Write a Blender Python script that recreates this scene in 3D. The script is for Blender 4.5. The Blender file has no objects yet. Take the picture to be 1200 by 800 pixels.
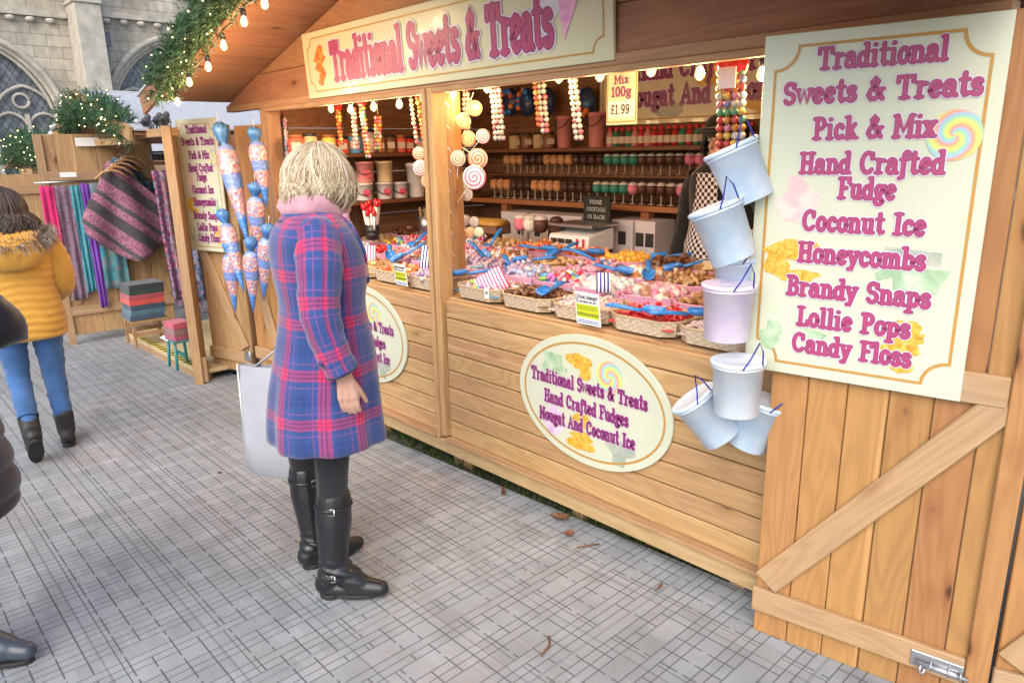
import bpy, bmesh, math, random
from mathutils import Vector, Matrix, Euler
import numpy as np
random.seed(7); RNG = np.random.default_rng(7)
PI = math.pi; R_ = math.radians
scn = bpy.context.scene; COL = scn.collection
# ------------------------------------------------------------------ camera
FPX, YAW, PIT, ROL, HCAM = 851.9, R_(47.076), R_(-14.716), R_(-1.0786), 1.6
cF = Vector((-math.sin(YAW)*math.cos(PIT), math.cos(YAW)*math.cos(PIT), math.sin(PIT)))
r0 = Vector((math.cos(YAW), math.sin(YAW), 0)); u0 = r0.cross(cF)
cR = r0*math.cos(ROL)+u0*math.sin(ROL); cU = u0*math.cos(ROL)-r0*math.sin(ROL)
CAM = Vector((0, 0, HCAM))
cd = bpy.data.cameras.new('camera'); cam = bpy.data.objects.new('camera', cd); COL.objects.link(cam)
m = Matrix((cR, cU, -cF)).transposed().to_4x4(); m.translation = CAM; cam.matrix_world = m
cd.sensor_width = 36; cd.lens = 36*FPX/1200; cd.clip_start = .05; cd.clip_end = 500
scn.camera = cam
# ------------------------------------------------------------------ world, sun, exposure
w = bpy.data.worlds.new('World'); scn.world = w; w.use_nodes = True
nt = w.node_tree; bg = nt.nodes['Background']; sk = nt.nodes.new('ShaderNodeTexSky'); sk.sky_type = 'NISHITA'
SUN_EL, SUN_AZ = R_(42), R_(-62)      # azimuth of the sun measured from +x towards +y
sk.sun_disc = False; sk.sun_elevation = SUN_EL; sk.sun_rotation = R_(90)-SUN_AZ
sk.dust_density = 3; sk.air_density = 1.0; sk.ozone_density = .6
nt.links.new(sk.outputs[0], bg.inputs[0]); bg.inputs[1].default_value = .15
sl = bpy.data.lights.new('sun', 'SUN'); sl.energy = .95; sl.angle = R_(60); sl.color = (1, .97, .93)
so = bpy.data.objects.new('sun', sl); COL.objects.link(so)
sd = Vector((math.cos(SUN_AZ)*math.cos(SUN_EL), math.sin(SUN_AZ)*math.cos(SUN_EL), math.sin(SUN_EL)))
so.rotation_euler = sd.to_track_quat('Z', 'Y').to_euler()
so.location = (0, -6, 9)
vs = scn.view_settings; vs.view_transform = 'Standard'; vs.look = 'None'; vs.gamma = 1; vs.exposure = 1.0

def ray(px, py): return cR*((px-600)/FPX)-cU*((py-400)/FPX)+cF
def at(px, py, Y): d = ray(px, py); return CAM+d*(Y/d.y)
def onz(px, py, z=0.): d = ray(px, py); return CAM+d*((z-HCAM)/d.z)
def onx(px, py, X): d = ray(px, py); return CAM+d*(X/d.x)
def onplane(px, py, P, n): d = ray(px, py); return CAM+d*((P-CAM).dot(n)/d.dot(n))

# ------------------------------------------------------------------ mesh builder
def frame(x, y, z, o=(0, 0, 0)):
    M = Matrix((Vector(x), Vector(y), Vector(z))).transposed().to_4x4(); M.translation = Vector(o); return M
def rotm(rx=0, ry=0, rz=0, loc=(0, 0, 0), s=1):
    return Matrix.Translation(loc) @ Euler((rx, ry, rz)).to_matrix().to_4x4() @ Matrix.Scale(s, 4)
class MB:
    def __init__(s): s.v = []; s.f = []; s.uv = []; s.mi = []; s.sm = []
    def add(s, vs, fs, mat=0, smooth=False, uvs=None, M=None):
        b = len(s.v)
        for p in vs:
            p = Vector(p); s.v.append(M @ p if M is not None else p)
        for k, f in enumerate(fs):
            s.f.append([b+i for i in f]); s.mi.append(mat); s.sm.append(smooth)
            if uvs is None: s.uv.append([(vs[i][0], vs[i][1]) for i in f])
            elif isinstance(uvs, dict): s.uv.append(uvs[k])
            else: s.uv.append([uvs[i] for i in f])
    def box(s, x0, x1, y0, y1, z0, z1, mat=0, M=None):
        P = [(x, y, z) for x in (x0, x1) for y in (y0, y1) for z in (z0, z1)]
        F = [(0, 1, 3, 2), (4, 6, 7, 5), (0, 4, 5, 1), (2, 3, 7, 6), (0, 2, 6, 4), (1, 5, 7, 3)]
        N = [0, 0, 1, 1, 2, 2]; d = [x1-x0, y1-y0, z1-z0]; L = d.index(max(d)); ou, ov = random.random()*60, random.random()*60
        uvs = {}
        for k, f in enumerate(F):
            ax = [a for a in (0, 1, 2) if a != N[k]]
            if L in ax: ua, va = L, [a for a in ax if a != L][0]
            else: ua, va = ax
            uvs[k] = [(P[i][ua]+ou, P[i][va]+ov+k*.37) for i in f]
        s.add(P, F, mat, False, uvs, M); return s
    def bar(s, p0, p1, wd, th, nrm=(0, 0, 1), mat=0):
        p0, p1 = Vector(p0), Vector(p1); x = (p1-p0); L = x.length; x.normalize(); z = Vector(nrm); z = (z-x*z.dot(x)).normalized(); y = z.cross(x)
        s.box(0, L, -wd/2, wd/2, -th/2, th/2, mat, frame(x, y, z, p0)); return s
    def rings(s, rs, mat=0, smooth=True, closed=True, cap=(True, True), M=None, uv=None):
        n = len(rs[0]); vs = [p for r in rs for p in r]; fs = []; uvs = {}; k = 0
        for i in range(len(rs)-1):
            for j in range(n if closed else n-1):
                a, b, c, d = i*n+j, i*n+(j+1) % n, (i+1)*n+(j+1) % n, (i+1)*n+j
                fs.append((a, b, c, d))
                if uv: uvs[k] = [uv(i, j), uv(i, j+1), uv(i+1, j+1), uv(i+1, j)]
                else: uvs[k] = [(i*.05, j/n), (i*.05, (j+1)/n), ((i+1)*.05, (j+1)/n), ((i+1)*.05, j/n)]
                k += 1
        for q, on in ((0, cap[0]), (len(rs)-1, cap[1])):
            if on and closed:
                f = [q*n+j for j in range(n)]
                if q == 0: f = f[::-1]
                fs.append(f); uvs[k] = [uvs[0][0]]*n if q == 0 else [uvs[max(0, k-1)][0]]*n; k += 1
        s.add(vs, fs, mat, smooth, uvs, M); return s
    def lathe(s, prof, n=16, mat=0, M=None, smooth=True, cap=(True, True)):
        rs = [[(r*math.cos(2*PI*j/n), r*math.sin(2*PI*j/n), z) for j in range(n)] for r, z in prof]
        s.rings(rs, mat, smooth, True, cap, M); return s
    def tube(s, pts, rad, n=8, mat=0, cap=True, flat=1.0):
        pts = [Vector(p) for p in pts]; rs = []; prev = None
        for i, p in enumerate(pts):
            t = (pts[min(i+1, len(pts)-1)]-pts[max(i-1, 0)]).normalized()
            a = prev if prev else (Vector((0, 0, 1)) if abs(t.z) < .9 else Vector((1, 0, 0)))
            a = (a-t*a.dot(t)).normalized(); prev = a; b = t.cross(a); r = rad[i] if isinstance(rad, (list, tuple)) else rad
            rs.append([p+a*(r*math.cos(2*PI*j/n))+b*(r*flat*math.sin(2*PI*j/n)) for j in range(n)])
        s.rings(rs, mat, True, True, (cap, cap)); return s
    def ball(s, c, r, nu=12, nv=8, mat=0, M=None):
        r = (r, r, r) if not isinstance(r, (tuple, list)) else r; c = Vector(c)
        rs = []
        for i in range(nv+1):
            t = PI*i/nv; q = max(math.sin(t), .002)
            rs.append([c+Vector((r[0]*q*math.cos(2*PI*j/nu), r[1]*q*math.sin(2*PI*j/nu), -r[2]*math.cos(t))) for j in range(nu)])
        s.rings(rs, mat, True, True, (True, True), M); return s
    def prism(s, poly, z0, z1, mat=0, M=None, uvs=1.0):
        n = len(poly); vs = [(x, y, z0) for x, y in poly]+[(x, y, z1) for x, y in poly]
        fs = [list(range(n))[::-1], list(range(n, 2*n))]+[(i, (i+1) % n, n+(i+1) % n, n+i) for i in range(n)]
        s.add(vs, fs, mat, False, [(p[0]*uvs, p[1]*uvs) for p in vs], M); return s
    def ribbon(s, pts, wd, z, mat=0, closed=False, caps=True, M=None):
        P = [Vector((p[0], p[1])) for p in pts]; n = len(P); h = wd/2; L = []; Rr = []
        for i in range(n):
            a = P[i-1] if (i > 0 or closed) else None; b = P[(i+1) % n] if (i < n-1 or closed) else None
            d1 = (P[i]-a).normalized() if a is not None else None; d2 = (b-P[i]).normalized() if b is not None else None
            if d1 is None: t = d2; k = 1
            elif d2 is None: t = d1; k = 1
            else:
                t = d1+d2
                if t.length < 1e-3: t = d2
                t.normalize(); k = 1/max(.82, t.dot(d1))
            nn = Vector((-t.y, t.x)); L.append(P[i]+nn*h*k); Rr.append(P[i]-nn*h*k)
        vs = [(p.x, p.y, z) for p in L]+[(p.x, p.y, z) for p in Rr]; fs = []
        for i in range(n if closed else n-1): j = (i+1) % n; fs.append((n+i, n+j, j, i))
        if caps and not closed:
            for e in (0, n-1):
                c = P[e]; d = (P[0]-P[1] if e == 0 else P[-1]-P[-2]).normalized(); nn = Vector((-d.y, d.x)); b = len(vs); arc = []
                for q in range(6):
                    an = PI*q/5; o = nn*math.cos(an)*-h+d*math.sin(an)*h; vs.append((c.x+o.x, c.y+o.y, z)); arc.append(b+q)
                fs.append(arc)
        s.add(vs, fs, mat, False, None, M); return s
    def build(s, name, mats, parent=None, off=None, bevel=0, link=True, loc=None):
        me = bpy.data.meshes.new(name); o = Vector(off) if off is not None else Vector((0, 0, 0))
        me.from_pydata([tuple(p-o) for p in s.v], [], s.f)
        if not isinstance(mats, (list, tuple)): mats = [mats]
        for mt in mats: me.materials.append(mt)
        me.polygons.foreach_set('material_index', s.mi); me.polygons.foreach_set('use_smooth', s.sm)
        ul = me.uv_layers.new(name='UVMap'); flat = [c for f in s.uv for q in f for c in q]; ul.data.foreach_set('uv', flat)
        me.update(); ob = bpy.data.objects.new(name, me); COL.objects.link(ob)
        if parent: ob.parent = parent
        if loc is not None: ob.location = loc
        if bevel:
            bv = ob.modifiers.new('bevel', 'BEVEL'); bv.width = bevel; bv.segments = 1; bv.limit_method = 'ANGLE'
        return ob
def tag(o, label=None, cat=None, group=None, kind=None):
    for k, v in (('label', label), ('category', cat), ('group', group), ('kind', kind)):
        if v: o[k] = v
    return o
def thing(name, label, cat, loc=(0, 0, 0), rz=0, group=None, M=None):
    o = bpy.data.objects.new(name, None); COL.objects.link(o); o.empty_display_size = .1
    if M is not None: o.matrix_world = M
    else: o.location = loc; o.rotation_euler = (0, 0, rz)
    return tag(o, label, cat, group)
def dup(root, label=None, loc=None, rot=None, group=None, M=None, scale=None):
    def cp(o, par):
        c = o.copy(); COL.objects.link(c); c.parent = par
        for ch in list(o.children): cp(ch, c)
        return c
    kids = list(root.children); r = root.copy(); COL.objects.link(r)
    for ch in kids: cp(ch, r)
    if M is not None: r.matrix_world = M
    if loc is not None: r.location = loc
    if rot is not None: r.rotation_euler = rot
    if scale is not None: r.scale = (scale,)*3
    if label: r['label'] = label
    if group: r['group'] = group
    return r
ORD = ['leftmost', 'second', 'third', 'fourth', 'fifth', 'sixth', 'seventh', 'eighth', 'ninth', 'tenth', 'eleventh', 'twelfth', 'thirteenth', 'fourteenth', 'fifteenth', 'sixteenth', 'seventeenth', 'eighteenth', 'nineteenth', 'twentieth']
TEN = {20: 'twenty', 30: 'thirty', 40: 'forty'}
def nth(i):
    if i < 20: w_ = ORD[i]
    else:
        n = i+1; b = n-n % 10; w_ = TEN[b]+'-'+['', 'first', 'second', 'third', 'fourth', 'fifth', 'sixth', 'seventh', 'eighth', 'ninth'][n % 10] if n % 10 else TEN[b][:-1]+'ieth'
    return w_ if i == 0 else w_+' from left'

# ------------------------------------------------------------------ materials
class NG:
    def __init__(s, name, rough=.6, spec=.5):
        s.m = bpy.data.materials.new(name); s.m.use_nodes = True; s.t = s.m.node_tree; s.b = s.t.nodes['Principled BSDF']
        s.b.inputs['Roughness'].default_value = rough; s.b.inputs['Specular IOR Level'].default_value = spec
    def n(s, typ, **kw):
        o = s.t.nodes.new('ShaderNode'+typ)
        for k, v in kw.items(): setattr(o, k, v)
        return o
    def put(s, sock, v):
        if isinstance(v, bpy.types.NodeSocket): s.t.links.new(v, sock)
        elif isinstance(v, (tuple, list)) and len(v) == 3 and sock.type == 'RGBA': sock.default_value = (*v, 1)
        else: sock.default_value = v
    def math(s, op, a, b=0., c=None, clamp=False):
        o = s.n('Math', operation=op, use_clamp=clamp); s.put(o.inputs[0], a); s.put(o.inputs[1], b)
        if c is not None: s.put(o.inputs[2], c)
        return o.outputs[0]
    def mix(s, f, a, b, mode='MIX'):
        o = s.n('MixRGB', blend_type=mode); s.put(o.inputs[0], f); s.put(o.inputs[1], a); s.put(o.inputs[2], b); return o.outputs[0]
    def uv(s): return s.n('UVMap').outputs[0]
    def obj(s): return s.n('TexCoord').outputs['Object']
    def map(s, v, sc, loc=(0, 0, 0)):
        o = s.n('Mapping'); s.put(o.inputs[0], v); o.inputs['Scale'].default_value = sc; o.inputs['Location'].default_value = loc; return o.outputs[0]
    def noise(s, v, sc=1, det=3, dist=0, rough=.5):
        o = s.n('TexNoise'); s.put(o.inputs['Vector'], v); o.inputs['Scale'].default_value = sc; o.inputs['Detail'].default_value = det; o.inputs['Distortion'].default_value = dist; o.inputs['Roughness'].default_value = rough
        return o.outputs['Fac']
    def vor(s, v, sc=1, rnd=1):
        o = s.n('TexVoronoi'); s.put(o.inputs['Vector'], v); o.inputs['Scale'].default_value = sc; o.inputs['Randomness'].default_value = rnd
        return o.outputs['Distance'], o.outputs['Color']
    def ramp(s, f, *st):
        o = s.n('ValToRGB'); s.put(o.inputs[0], f); e = o.color_ramp.elements
        while len(e) < len(st): e.new(.5)
        for k, (p, c) in enumerate(st):
            e[k].position = p; e[k].color = (*c, 1) if isinstance(c, tuple) else (c, c, c, 1)
        return o.outputs[0]
    def sep(s, v): o = s.n('SeparateXYZ'); s.put(o.inputs[0], v); return o.outputs
    def isl(s): return s.n('NewGeometry').outputs['Random Per Island']
    def hsv(s, c, h=.5, sa=1., v=1.):
        o = s.n('HueSaturation'); s.put(o.inputs['Hue'], h); s.put(o.inputs['Saturation'], sa); s.put(o.inputs['Value'], v); s.put(o.inputs['Color'], c); return o.outputs[0]
    def bump(s, h, st=.3, d=.01):
        o = s.n('Bump'); o.inputs['Strength'].default_value = st; o.inputs['Distance'].default_value = d; s.put(o.inputs['Height'], h); s.t.links.new(o.outputs[0], s.b.inputs['Normal'])
    def out(s, c, **kw):
        s.put(s.b.inputs['Base Color'], c)
        for k, v in kw.items(): s.put(s.b.inputs[k.replace('_', ' ')], v)
        return s.m
def wood(name, c1, c2, kn=.6, rough=.62, var=.25, sat=1., grey=0.):
    g = NG(name, rough, .35); uv = g.uv(); isl = g.isl()
    n0 = g.noise(g.map(uv, (.9, 7, 1)), 1, 2, .4); ring = g.math('SINE', g.math('MULTIPLY', n0, 70.)); ring = g.math('MULTIPLY_ADD', ring, .5, .5)
    n2 = g.noise(g.map(uv, (5, 170, 1)), 1, 4); n3 = g.noise(g.map(uv, (1.2, 3, 1)), 1, 3)
    f = g.math('ADD', g.math('MULTIPLY', ring, .42), g.math('MULTIPLY', n2, .7)); f = g.math('ADD', f, g.math('MULTIPLY', n3, .35)); f = g.math('SUBTRACT', f, .2, clamp=True)
    c = g.mix(f, c1, c2); c = g.mix(g.math('MULTIPLY', g.ramp(g.noise(g.map(uv, (.35, 22, 1)), 1, 2), (.60, 0.), (.68, 1.)), .5), c, tuple(min(.7, x*1.18+.03) for x in c1))
    kv = g.map(uv, (3.2, 8., 1)); kn0 = g.noise(uv, 14, 2); dd, cc = g.vor(kv, 1, 1)
    dd = g.math('ADD', dd, g.math('MULTIPLY', g.math('SUBTRACT', kn0, .5), .12)); pick = g.math('GREATER_THAN', g.sep(cc)[0], 1-kn)
    k2 = g.math('MULTIPLY', g.ramp(dd, (.05, 1.), (.115, 0.)), pick); k1 = g.math('MULTIPLY', g.ramp(dd, (.08, 1.), (.27, 0.)), pick)
    c = g.mix(g.math('MULTIPLY', k1, .55), c, (c2[0]*.75, c2[1]*.5, c2[2]*.45)); c = g.mix(g.math('MULTIPLY', k2, .85), c, (.055, .026, .014))
    if grey: c = g.mix(g.math('MULTIPLY', g.ramp(g.noise(uv, 2.3, 4), (.45, 0.), (.7, 1.)), grey), c, (.26, .23, .19))
    v = g.math('MULTIPLY_ADD', isl, var*2, 1-var); h = g.math('MULTIPLY_ADD', g.math('FRACT', g.math('MULTIPLY', isl, 7.31)), .015, .4925)
    c = g.hsv(c, h, sat, v); g.bump(g.math('ADD', g.math('MULTIPLY', n2, .6), g.math('MULTIPLY', ring, .25)), .6, .0015)
    return g.out(c)
def plain(name, c, rough=.5, var=.08, metal=0., bump=0., spec=.5, coat=0., scale=30, trans=0., alpha=1., sheen=0., emit=None, es=1., island=0.):
    g = NG(name, rough, spec); o = g.obj(); f = g.noise(o, scale, 3)
    k = g.ramp(f, (.25, 1-var*1.6), (.75, 1+var*.0)); col = g.mix(1., c, k, 'MULTIPLY')
    if island: col = g.hsv(col, g.math('MULTIPLY_ADD', g.isl(), .03, .485), 1., g.math('MULTIPLY_ADD', g.isl(), island*2, 1-island))
    if bump: g.bump(f, bump, .004)
    g.out(col, Metallic=metal, Coat_Weight=coat, Transmission_Weight=trans, Alpha=alpha, Sheen_Weight=sheen)
    if emit: g.b.inputs['Emission Color'].default_value = (*emit, 1); g.b.inputs['Emission Strength'].default_value = es
    return g.m
def cloth(name, c, rough=.9, var=.12, bump=.25, scale=180):
    g = NG(name, rough, .2); o = g.obj(); f = g.noise(o, scale, 2); lo = g.noise(o, 9, 3)
    col = g.mix(1., c, g.ramp(lo, (.3, 1-var*1.5), (.7, 1.)), 'MULTIPLY'); g.bump(f, bump, .002); return g.out(col, Sheen_Weight=.25)
def multi(name, cols, rough=.35, coat=.2, trans=0., sub=0.):
    """sweets: a hue of its own for each piece"""
    g = NG(name, rough); n = len(cols); r = g.n('ValToRGB'); r.color_ramp.interpolation = 'CONSTANT'; e = r.color_ramp.elements
    while len(e) < n: e.new(.5)
    for i, c in enumerate(cols): e[i].position = i/n; e[i].color = (*c, 1)
    g.put(r.inputs[0], g.isl()); f = g.noise(g.obj(), 90, 3); col = g.mix(1., r.outputs[0], g.ramp(f, (.3, .8), (.7, 1.)), 'MULTIPLY'); g.bump(f, .2, .003)
    return g.out(col, Coat_Weight=coat, Transmission_Weight=trans)
M = {}
M['front'] = wood('pale pine cladding', (.50, .31, .145), (.335, .195, .084), .6, .6, .09, .98)
M['door'] = wood('orange pine boards', (.415, .218, .082), (.30, .148, .053), .75, .6, .09, 1.)
M['rail'] = wood('weathered pine rail', (.42, .275, .145), (.30, .185, .09), .4, .65, .12, 1., .3)
M['skirt'] = wood('yellow treated timber', (.46, .34, .18), (.34, .23, .105), .4, .6, .1)
M['soffit'] = wood('orange roof boards', (.37, .18, .092), (.26, .115, .055), .4, .6, .11, .95)
M['trim'] = wood('beige timber trim', (.42, .25, .135), (.29, .165, .085), .3, .6, .08)
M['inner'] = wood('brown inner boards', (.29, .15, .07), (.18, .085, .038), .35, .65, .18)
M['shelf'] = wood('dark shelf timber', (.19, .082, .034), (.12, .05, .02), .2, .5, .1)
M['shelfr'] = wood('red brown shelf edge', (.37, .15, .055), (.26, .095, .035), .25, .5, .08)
M['stallb'] = wood('sandy stall boards', (.40, .25, .125), (.27, .155, .072), .45, .65, .2)
M['roofw'] = plain('grey roofing felt', (.42, .44, .47), .8, .15, bump=.2)
M['white'] = plain('white paint', (.8, .8, .78), .5, .05)
M['offwhite'] = plain('white card', (.74, .70, .68), .6, .06)
M['black'] = plain('black plastic', (.02, .02, .022), .4, .1)
M['dark'] = plain('dark recess', (.03, .028, .026), .6, .1)
M['steel'] = plain('galvanised steel', (.55, .57, .6), .3, .12, metal=.9, bump=.1)
M['sign'] = plain('cream sign board', (.55, .58, .455), .3, .03, coat=.15, scale=6)
M['signw'] = plain('ivory sign board', (.58, .57, .385), .3, .03, coat=.2, scale=6)
M['gold'] = plain('gold border line', (.46, .25, .055), .4, .06)
M['halo'] = plain('lavender lettering halo', (.68, .60, .70), .35, .02)
M['lout'] = plain('plum lettering edge', (.20, .03, .16), .35, .04)
M['lfill'] = plain('magenta lettering', (.38, .05, .15), .4, .08)
M['lfill2'] = plain('plum lettering', (.22, .03, .15), .35, .06)
M['ink'] = plain('black ink', (.015, .015, .02), .6, .02)
M['glassw'] = plain('clear plastic', (.9, .92, .95), .08, .02, trans=.9, spec=.4)
M['blue'] = plain('blue plastic scoop', (.035, .22, .62), .3, .06, coat=.3)
M['red'] = plain('red gloss', (.62, .02, .03), .3, .1, coat=.3)
M['pinkp'] = plain('pink plastic tray', (.70, .36, .50), .35, .08, coat=.2)
M['cord'] = plain('blue cord', (.012, .03, .33), .6, .1)

# ------------------------------------------------------------------ lettering
def arc(cx, cy, rx, ry, a0, a1, n=None):
    n = n or max(4, int(abs(a1-a0)/24)); return [(cx+rx*math.cos(R_(a0+(a1-a0)*i/n)), cy+ry*math.sin(R_(a0+(a1-a0)*i/n))) for i in range(n+1)]
def st(x, a, b): return [(x, a), (x, b)]
def sf(a, b, y): return ['s', (a, y), (b, y)]
G = {
 'T': (.8, [st(.4, 0, .95), sf(.22, .58, .02), [(.08, .72), (.08, .93), (.72, .93), (.72, .72)]]),
 'r': (.5, [st(.16, 0, .62), sf(.02, .32, .02), sf(.02, .16, .64), [(.16, .42), (.26, .6), (.42, .58)]]),
 'a': (.58, [arc(.24, .2, .17, .18, 0, 360), [(.42, .5)]+[(.42, .1), (.54, .02)], arc(.26, .47, .16, .16, 0, 165)]),
 'd': (.6, [arc(.25, .31, .19, .29, 0, 360), st(.44, .02, .98), sf(.3, .44, .98), sf(.44, .58, .02)]),
 'i': (.34, [st(.17, 0, .62), sf(.03, .31, .02), sf(.03, .17, .64), [(.16, .9), (.18, .9)]]),
 't': (.44, [[(.2, .92), (.2, .14), (.28, .03), (.4, .08)], sf(.04, .38, .66)]),
 'o': (.54, [arc(.27, .33, .2, .31, 0, 360)]), 'O': (.8, [arc(.4, .5, .33, .47, 0, 360)]),
 'n': (.64, [st(.15, 0, .62), sf(.02, .28, .02), sf(.0, .15, .64), arc(.32, .4, .17, .23, 160, 0)+[(.49, .02)], sf(.37, .62, .02)]),
 'h': (.64, [st(.15, 0, .98), sf(.02, .28, .02), sf(.0, .15, .98), arc(.32, .4, .17, .23, 160, 0)+[(.49, .02)], sf(.37, .62, .02)]),
 'm': (.92, [st(.15, 0, .62), sf(.02, .28, .02), sf(.0, .15, .64), arc(.3, .42, .15, .21, 160, 0)+[(.45, .02)], arc(.61, .42, .15, .21, 160, 0)+[(.76, .02)], sf(.36, .54, .02), sf(.66, .9, .02)]),
 'l': (.34, [st(.17, 0, .98), sf(.03, .31, .02), sf(.03, .17, .98)]),
 'S': (.62, [arc(.31, .72, .21, .23, 25, 270)+arc(.31, .26, .22, .24, 90, -155)[1:], st(.52, .74, .9)]),
 's': (.46, [arc(.23, .48, .15, .15, 25, 270)+arc(.23, .18, .16, .16, 90, -155)[1:]]),
 'w': (.74, [[(.05, .62), (.2, .05), (.36, .58), (.52, .05), (.68, .62)], sf(-.03, .14, .64), sf(.58, .76, .64)]),
 'v': (.54, [[(.05, .62), (.26, .05), (.48, .62)], sf(-.03, .14, .64), sf(.4, .56, .64)]),
 'e': (.52, [[(.08, .27), (.44, .42)]+arc(.27, .33, .19, .31, 20, 318)]),
 '&': (.78, [[(.7, .04), (.26, .62), (.2, .8), (.32, .96), (.45, .82), (.38, .62), (.14, .42), (.07, .22), (.2, .04), (.38, .05), (.54, .22), (.62, .46)], sf(.5, .74, .47)]),
 'P': (.64, [st(.18, 0, .96), sf(.02, .36, .02), [(.04, .95), (.3, .95)]+arc(.32, .71, .22, .24, 85, -85)+[(.18, .47)]]),
 'R': (.72, [st(.18, 0, .96), sf(.02, .36, .02), [(.04, .95), (.3, .95)]+arc(.32, .71, .22, .24, 85, -85)+[(.18, .47)], [(.34, .47), (.62, .02)]]),
 'B': (.66, [st(.18, 0, .96), [(.04, .95), (.3, .95)]+arc(.32, .74, .2, .21, 85, -85)+[(.18, .53)], [(.04, .03), (.32, .03)]+arc(.34, .28, .23, .25, -85, 85)+[(.18, .53)]]),
 'D': (.76, [st(.18, 0, .96), [(.04, .95), (.3, .95)]+arc(.3, .49, .36, .46, 85, -85)+[(.04, .03)]]),
 'E': (.66, [st(.18, 0, .96), [(.04, .95), (.56, .95), (.56, .8)], [(.04, .03), (.58, .03), (.58, .2)], [(.18, .5), (.42, .5)]]),
 'c': (.5, [arc(.27, .33, .19, .31, 40, 318), [(.4, .5), (.42, .5)]]),
 'C': (.74, [arc(.39, .49, .3, .46, 42, 318), st(.6, .68, .9)]),
 'G': (.78, [arc(.39, .49, .3, .46, 42, 340), [(.46, .42), (.68, .42), (.68, .1)]]),
 'k': (.6, [st(.15, 0, .98), sf(.02, .28, .02), sf(.0, .15, .98), [(.16, .26), (.46, .64)], [(.26, .4), (.5, .04)], sf(.4, .62, .02)]),
 'K': (.74, [st(.18, 0, .96), sf(.02, .34, .02), sf(.02, .34, .95), [(.2, .42), (.6, .95)], [(.3, .55), (.64, .03)]]),
 'M': (.94, [st(.15, 0, .95), st(.79, 0, .95), [(.15, .95), (.47, .28), (.79, .95)], sf(.02, .3, .02), sf(.66, .94, .02), sf(.02, .15, .95), sf(.79, .92, .95)]),
 'x': (.54, [[(.08, .62), (.46, .03)], [(.46, .62), (.08, .03)], sf(.0, .2, .02), sf(.34, .56, .02), sf(.0, .18, .64), sf(.38, .54, .64)]),
 'H': (.8, [st(.18, 0, .96), st(.62, 0, .96), [(.18, .5), (.62, .5)], sf(.03, .33, .02), sf(.47, .77, .02), sf(.03, .33, .95), sf(.47, .77, .95)]),
 'f': (.44, [[(.44, .84)]+arc(.32, .8, .12, .16, 40, 180)+[(.2, -.16), (.06, -.22)], sf(.04, .4, .63)]),
 'F': (.62, [st(.18, 0, .96), sf(.02, .38, .02), [(.04, .95), (.58, .95), (.58, .76)], [(.18, .5), (.44, .5)]]),
 'u': (.64, [[(.15, .62)]+arc(.31, .22, .16, .19, 180, 330)+[(.48, .3)], st(.48, .02, .62), sf(.0, .15, .64), sf(.36, .48, .64), sf(.48, .62, .02)]),
 'U': (.74, [[(.16, .95)]+arc(.37, .28, .21, .25, 180, 360)+[(.58, .95)], sf(.02, .3, .95), sf(.46, .7, .95)]),
 'g': (.54, [arc(.25, .42, .17, .2, 0, 360), arc(.25, -.1, .19, .15, 0, 360), [(.14, .2), (.2, .07)], [(.38, .56), (.5, .62)]]),
 'I': (.4, [st(.2, 0, .96), sf(.03, .37, .02), sf(.03, .37, .95)]),
 'y': (.56, [[(.08, .62), (.28, .08)], [(.48, .62), (.22, -.2), (.08, -.22)], sf(-.01, .18, .64), sf(.38, .56, .64)]),
 'b': (.6, [st(.15, .02, .98), arc(.33, .31, .19, .29, 0, 360), sf(.0, .15, .98)]),
 'p': (.6, [st(.15, -.28, .62), arc(.33, .33, .19, .29, 0, 360), sf(.0, .3, -.28), sf(.0, .15, .64)]),
 'L': (.6, [st(.18, 0, .96), sf(.03, .34, .95), [(.04, .03), (.56, .03), (.56, .24)]]),
 'N': (.82, [st(.15, 0, .95), st(.66, .02, .95), [(.15, .95), (.66, .04)], sf(.02, .3, .02), sf(.02, .15, .95), sf(.54, .8, .95)]),
 'A': (.76, [[(.1, .02), (.38, .96), (.66, .02)], [(.2, .34), (.56, .34)], sf(.0, .24, .02), sf(.52, .78, .02)]),
 'q': (.6, [arc(.25, .33, .19, .29, 0, 360), st(.44, -.28, .62)]),
 '1': (.4, [st(.2, 0, .95), sf(.05, .36, .02), [(.08, .78), (.2, .94)]]), '0': (.56, [arc(.28, .48, .2, .46, 0, 360)]),
 '9': (.56, [arc(.27, .66, .19, .27, 0, 360), [(.46, .66), (.42, .25), (.26, .03), (.12, .08)]]),
 '5': (.56, [[(.46, .94), (.16, .94), (.12, .55)]+arc(.27, .3, .2, .28, 110, -150)]), '3': (.54, [arc(.25, .7, .18, .24, 150, -80)+arc(.25, .25, .2, .24, 80, -150)]),
 '£': (.62, [[(.5, .8)]+arc(.36, .74, .14, .2, 30, 180)+[(.24, .3), (.12, .04), (.54, .04)], [(.08, .46), (.44, .46)]]),
 '.': (.26, [[(.12, .06), (.14, .06)]]), '?': (.5, [arc(.25, .72, .17, .22, 170, -60)+[(.25, .26)], [(.25, .05), (.26, .05)]]), ' ': (.38, []), "'": (.2, [st(.1, .75, .95)]),
}
TK = [0]
def text_w(t): return sum(G[c][0]+.05 for c in t)
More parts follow.
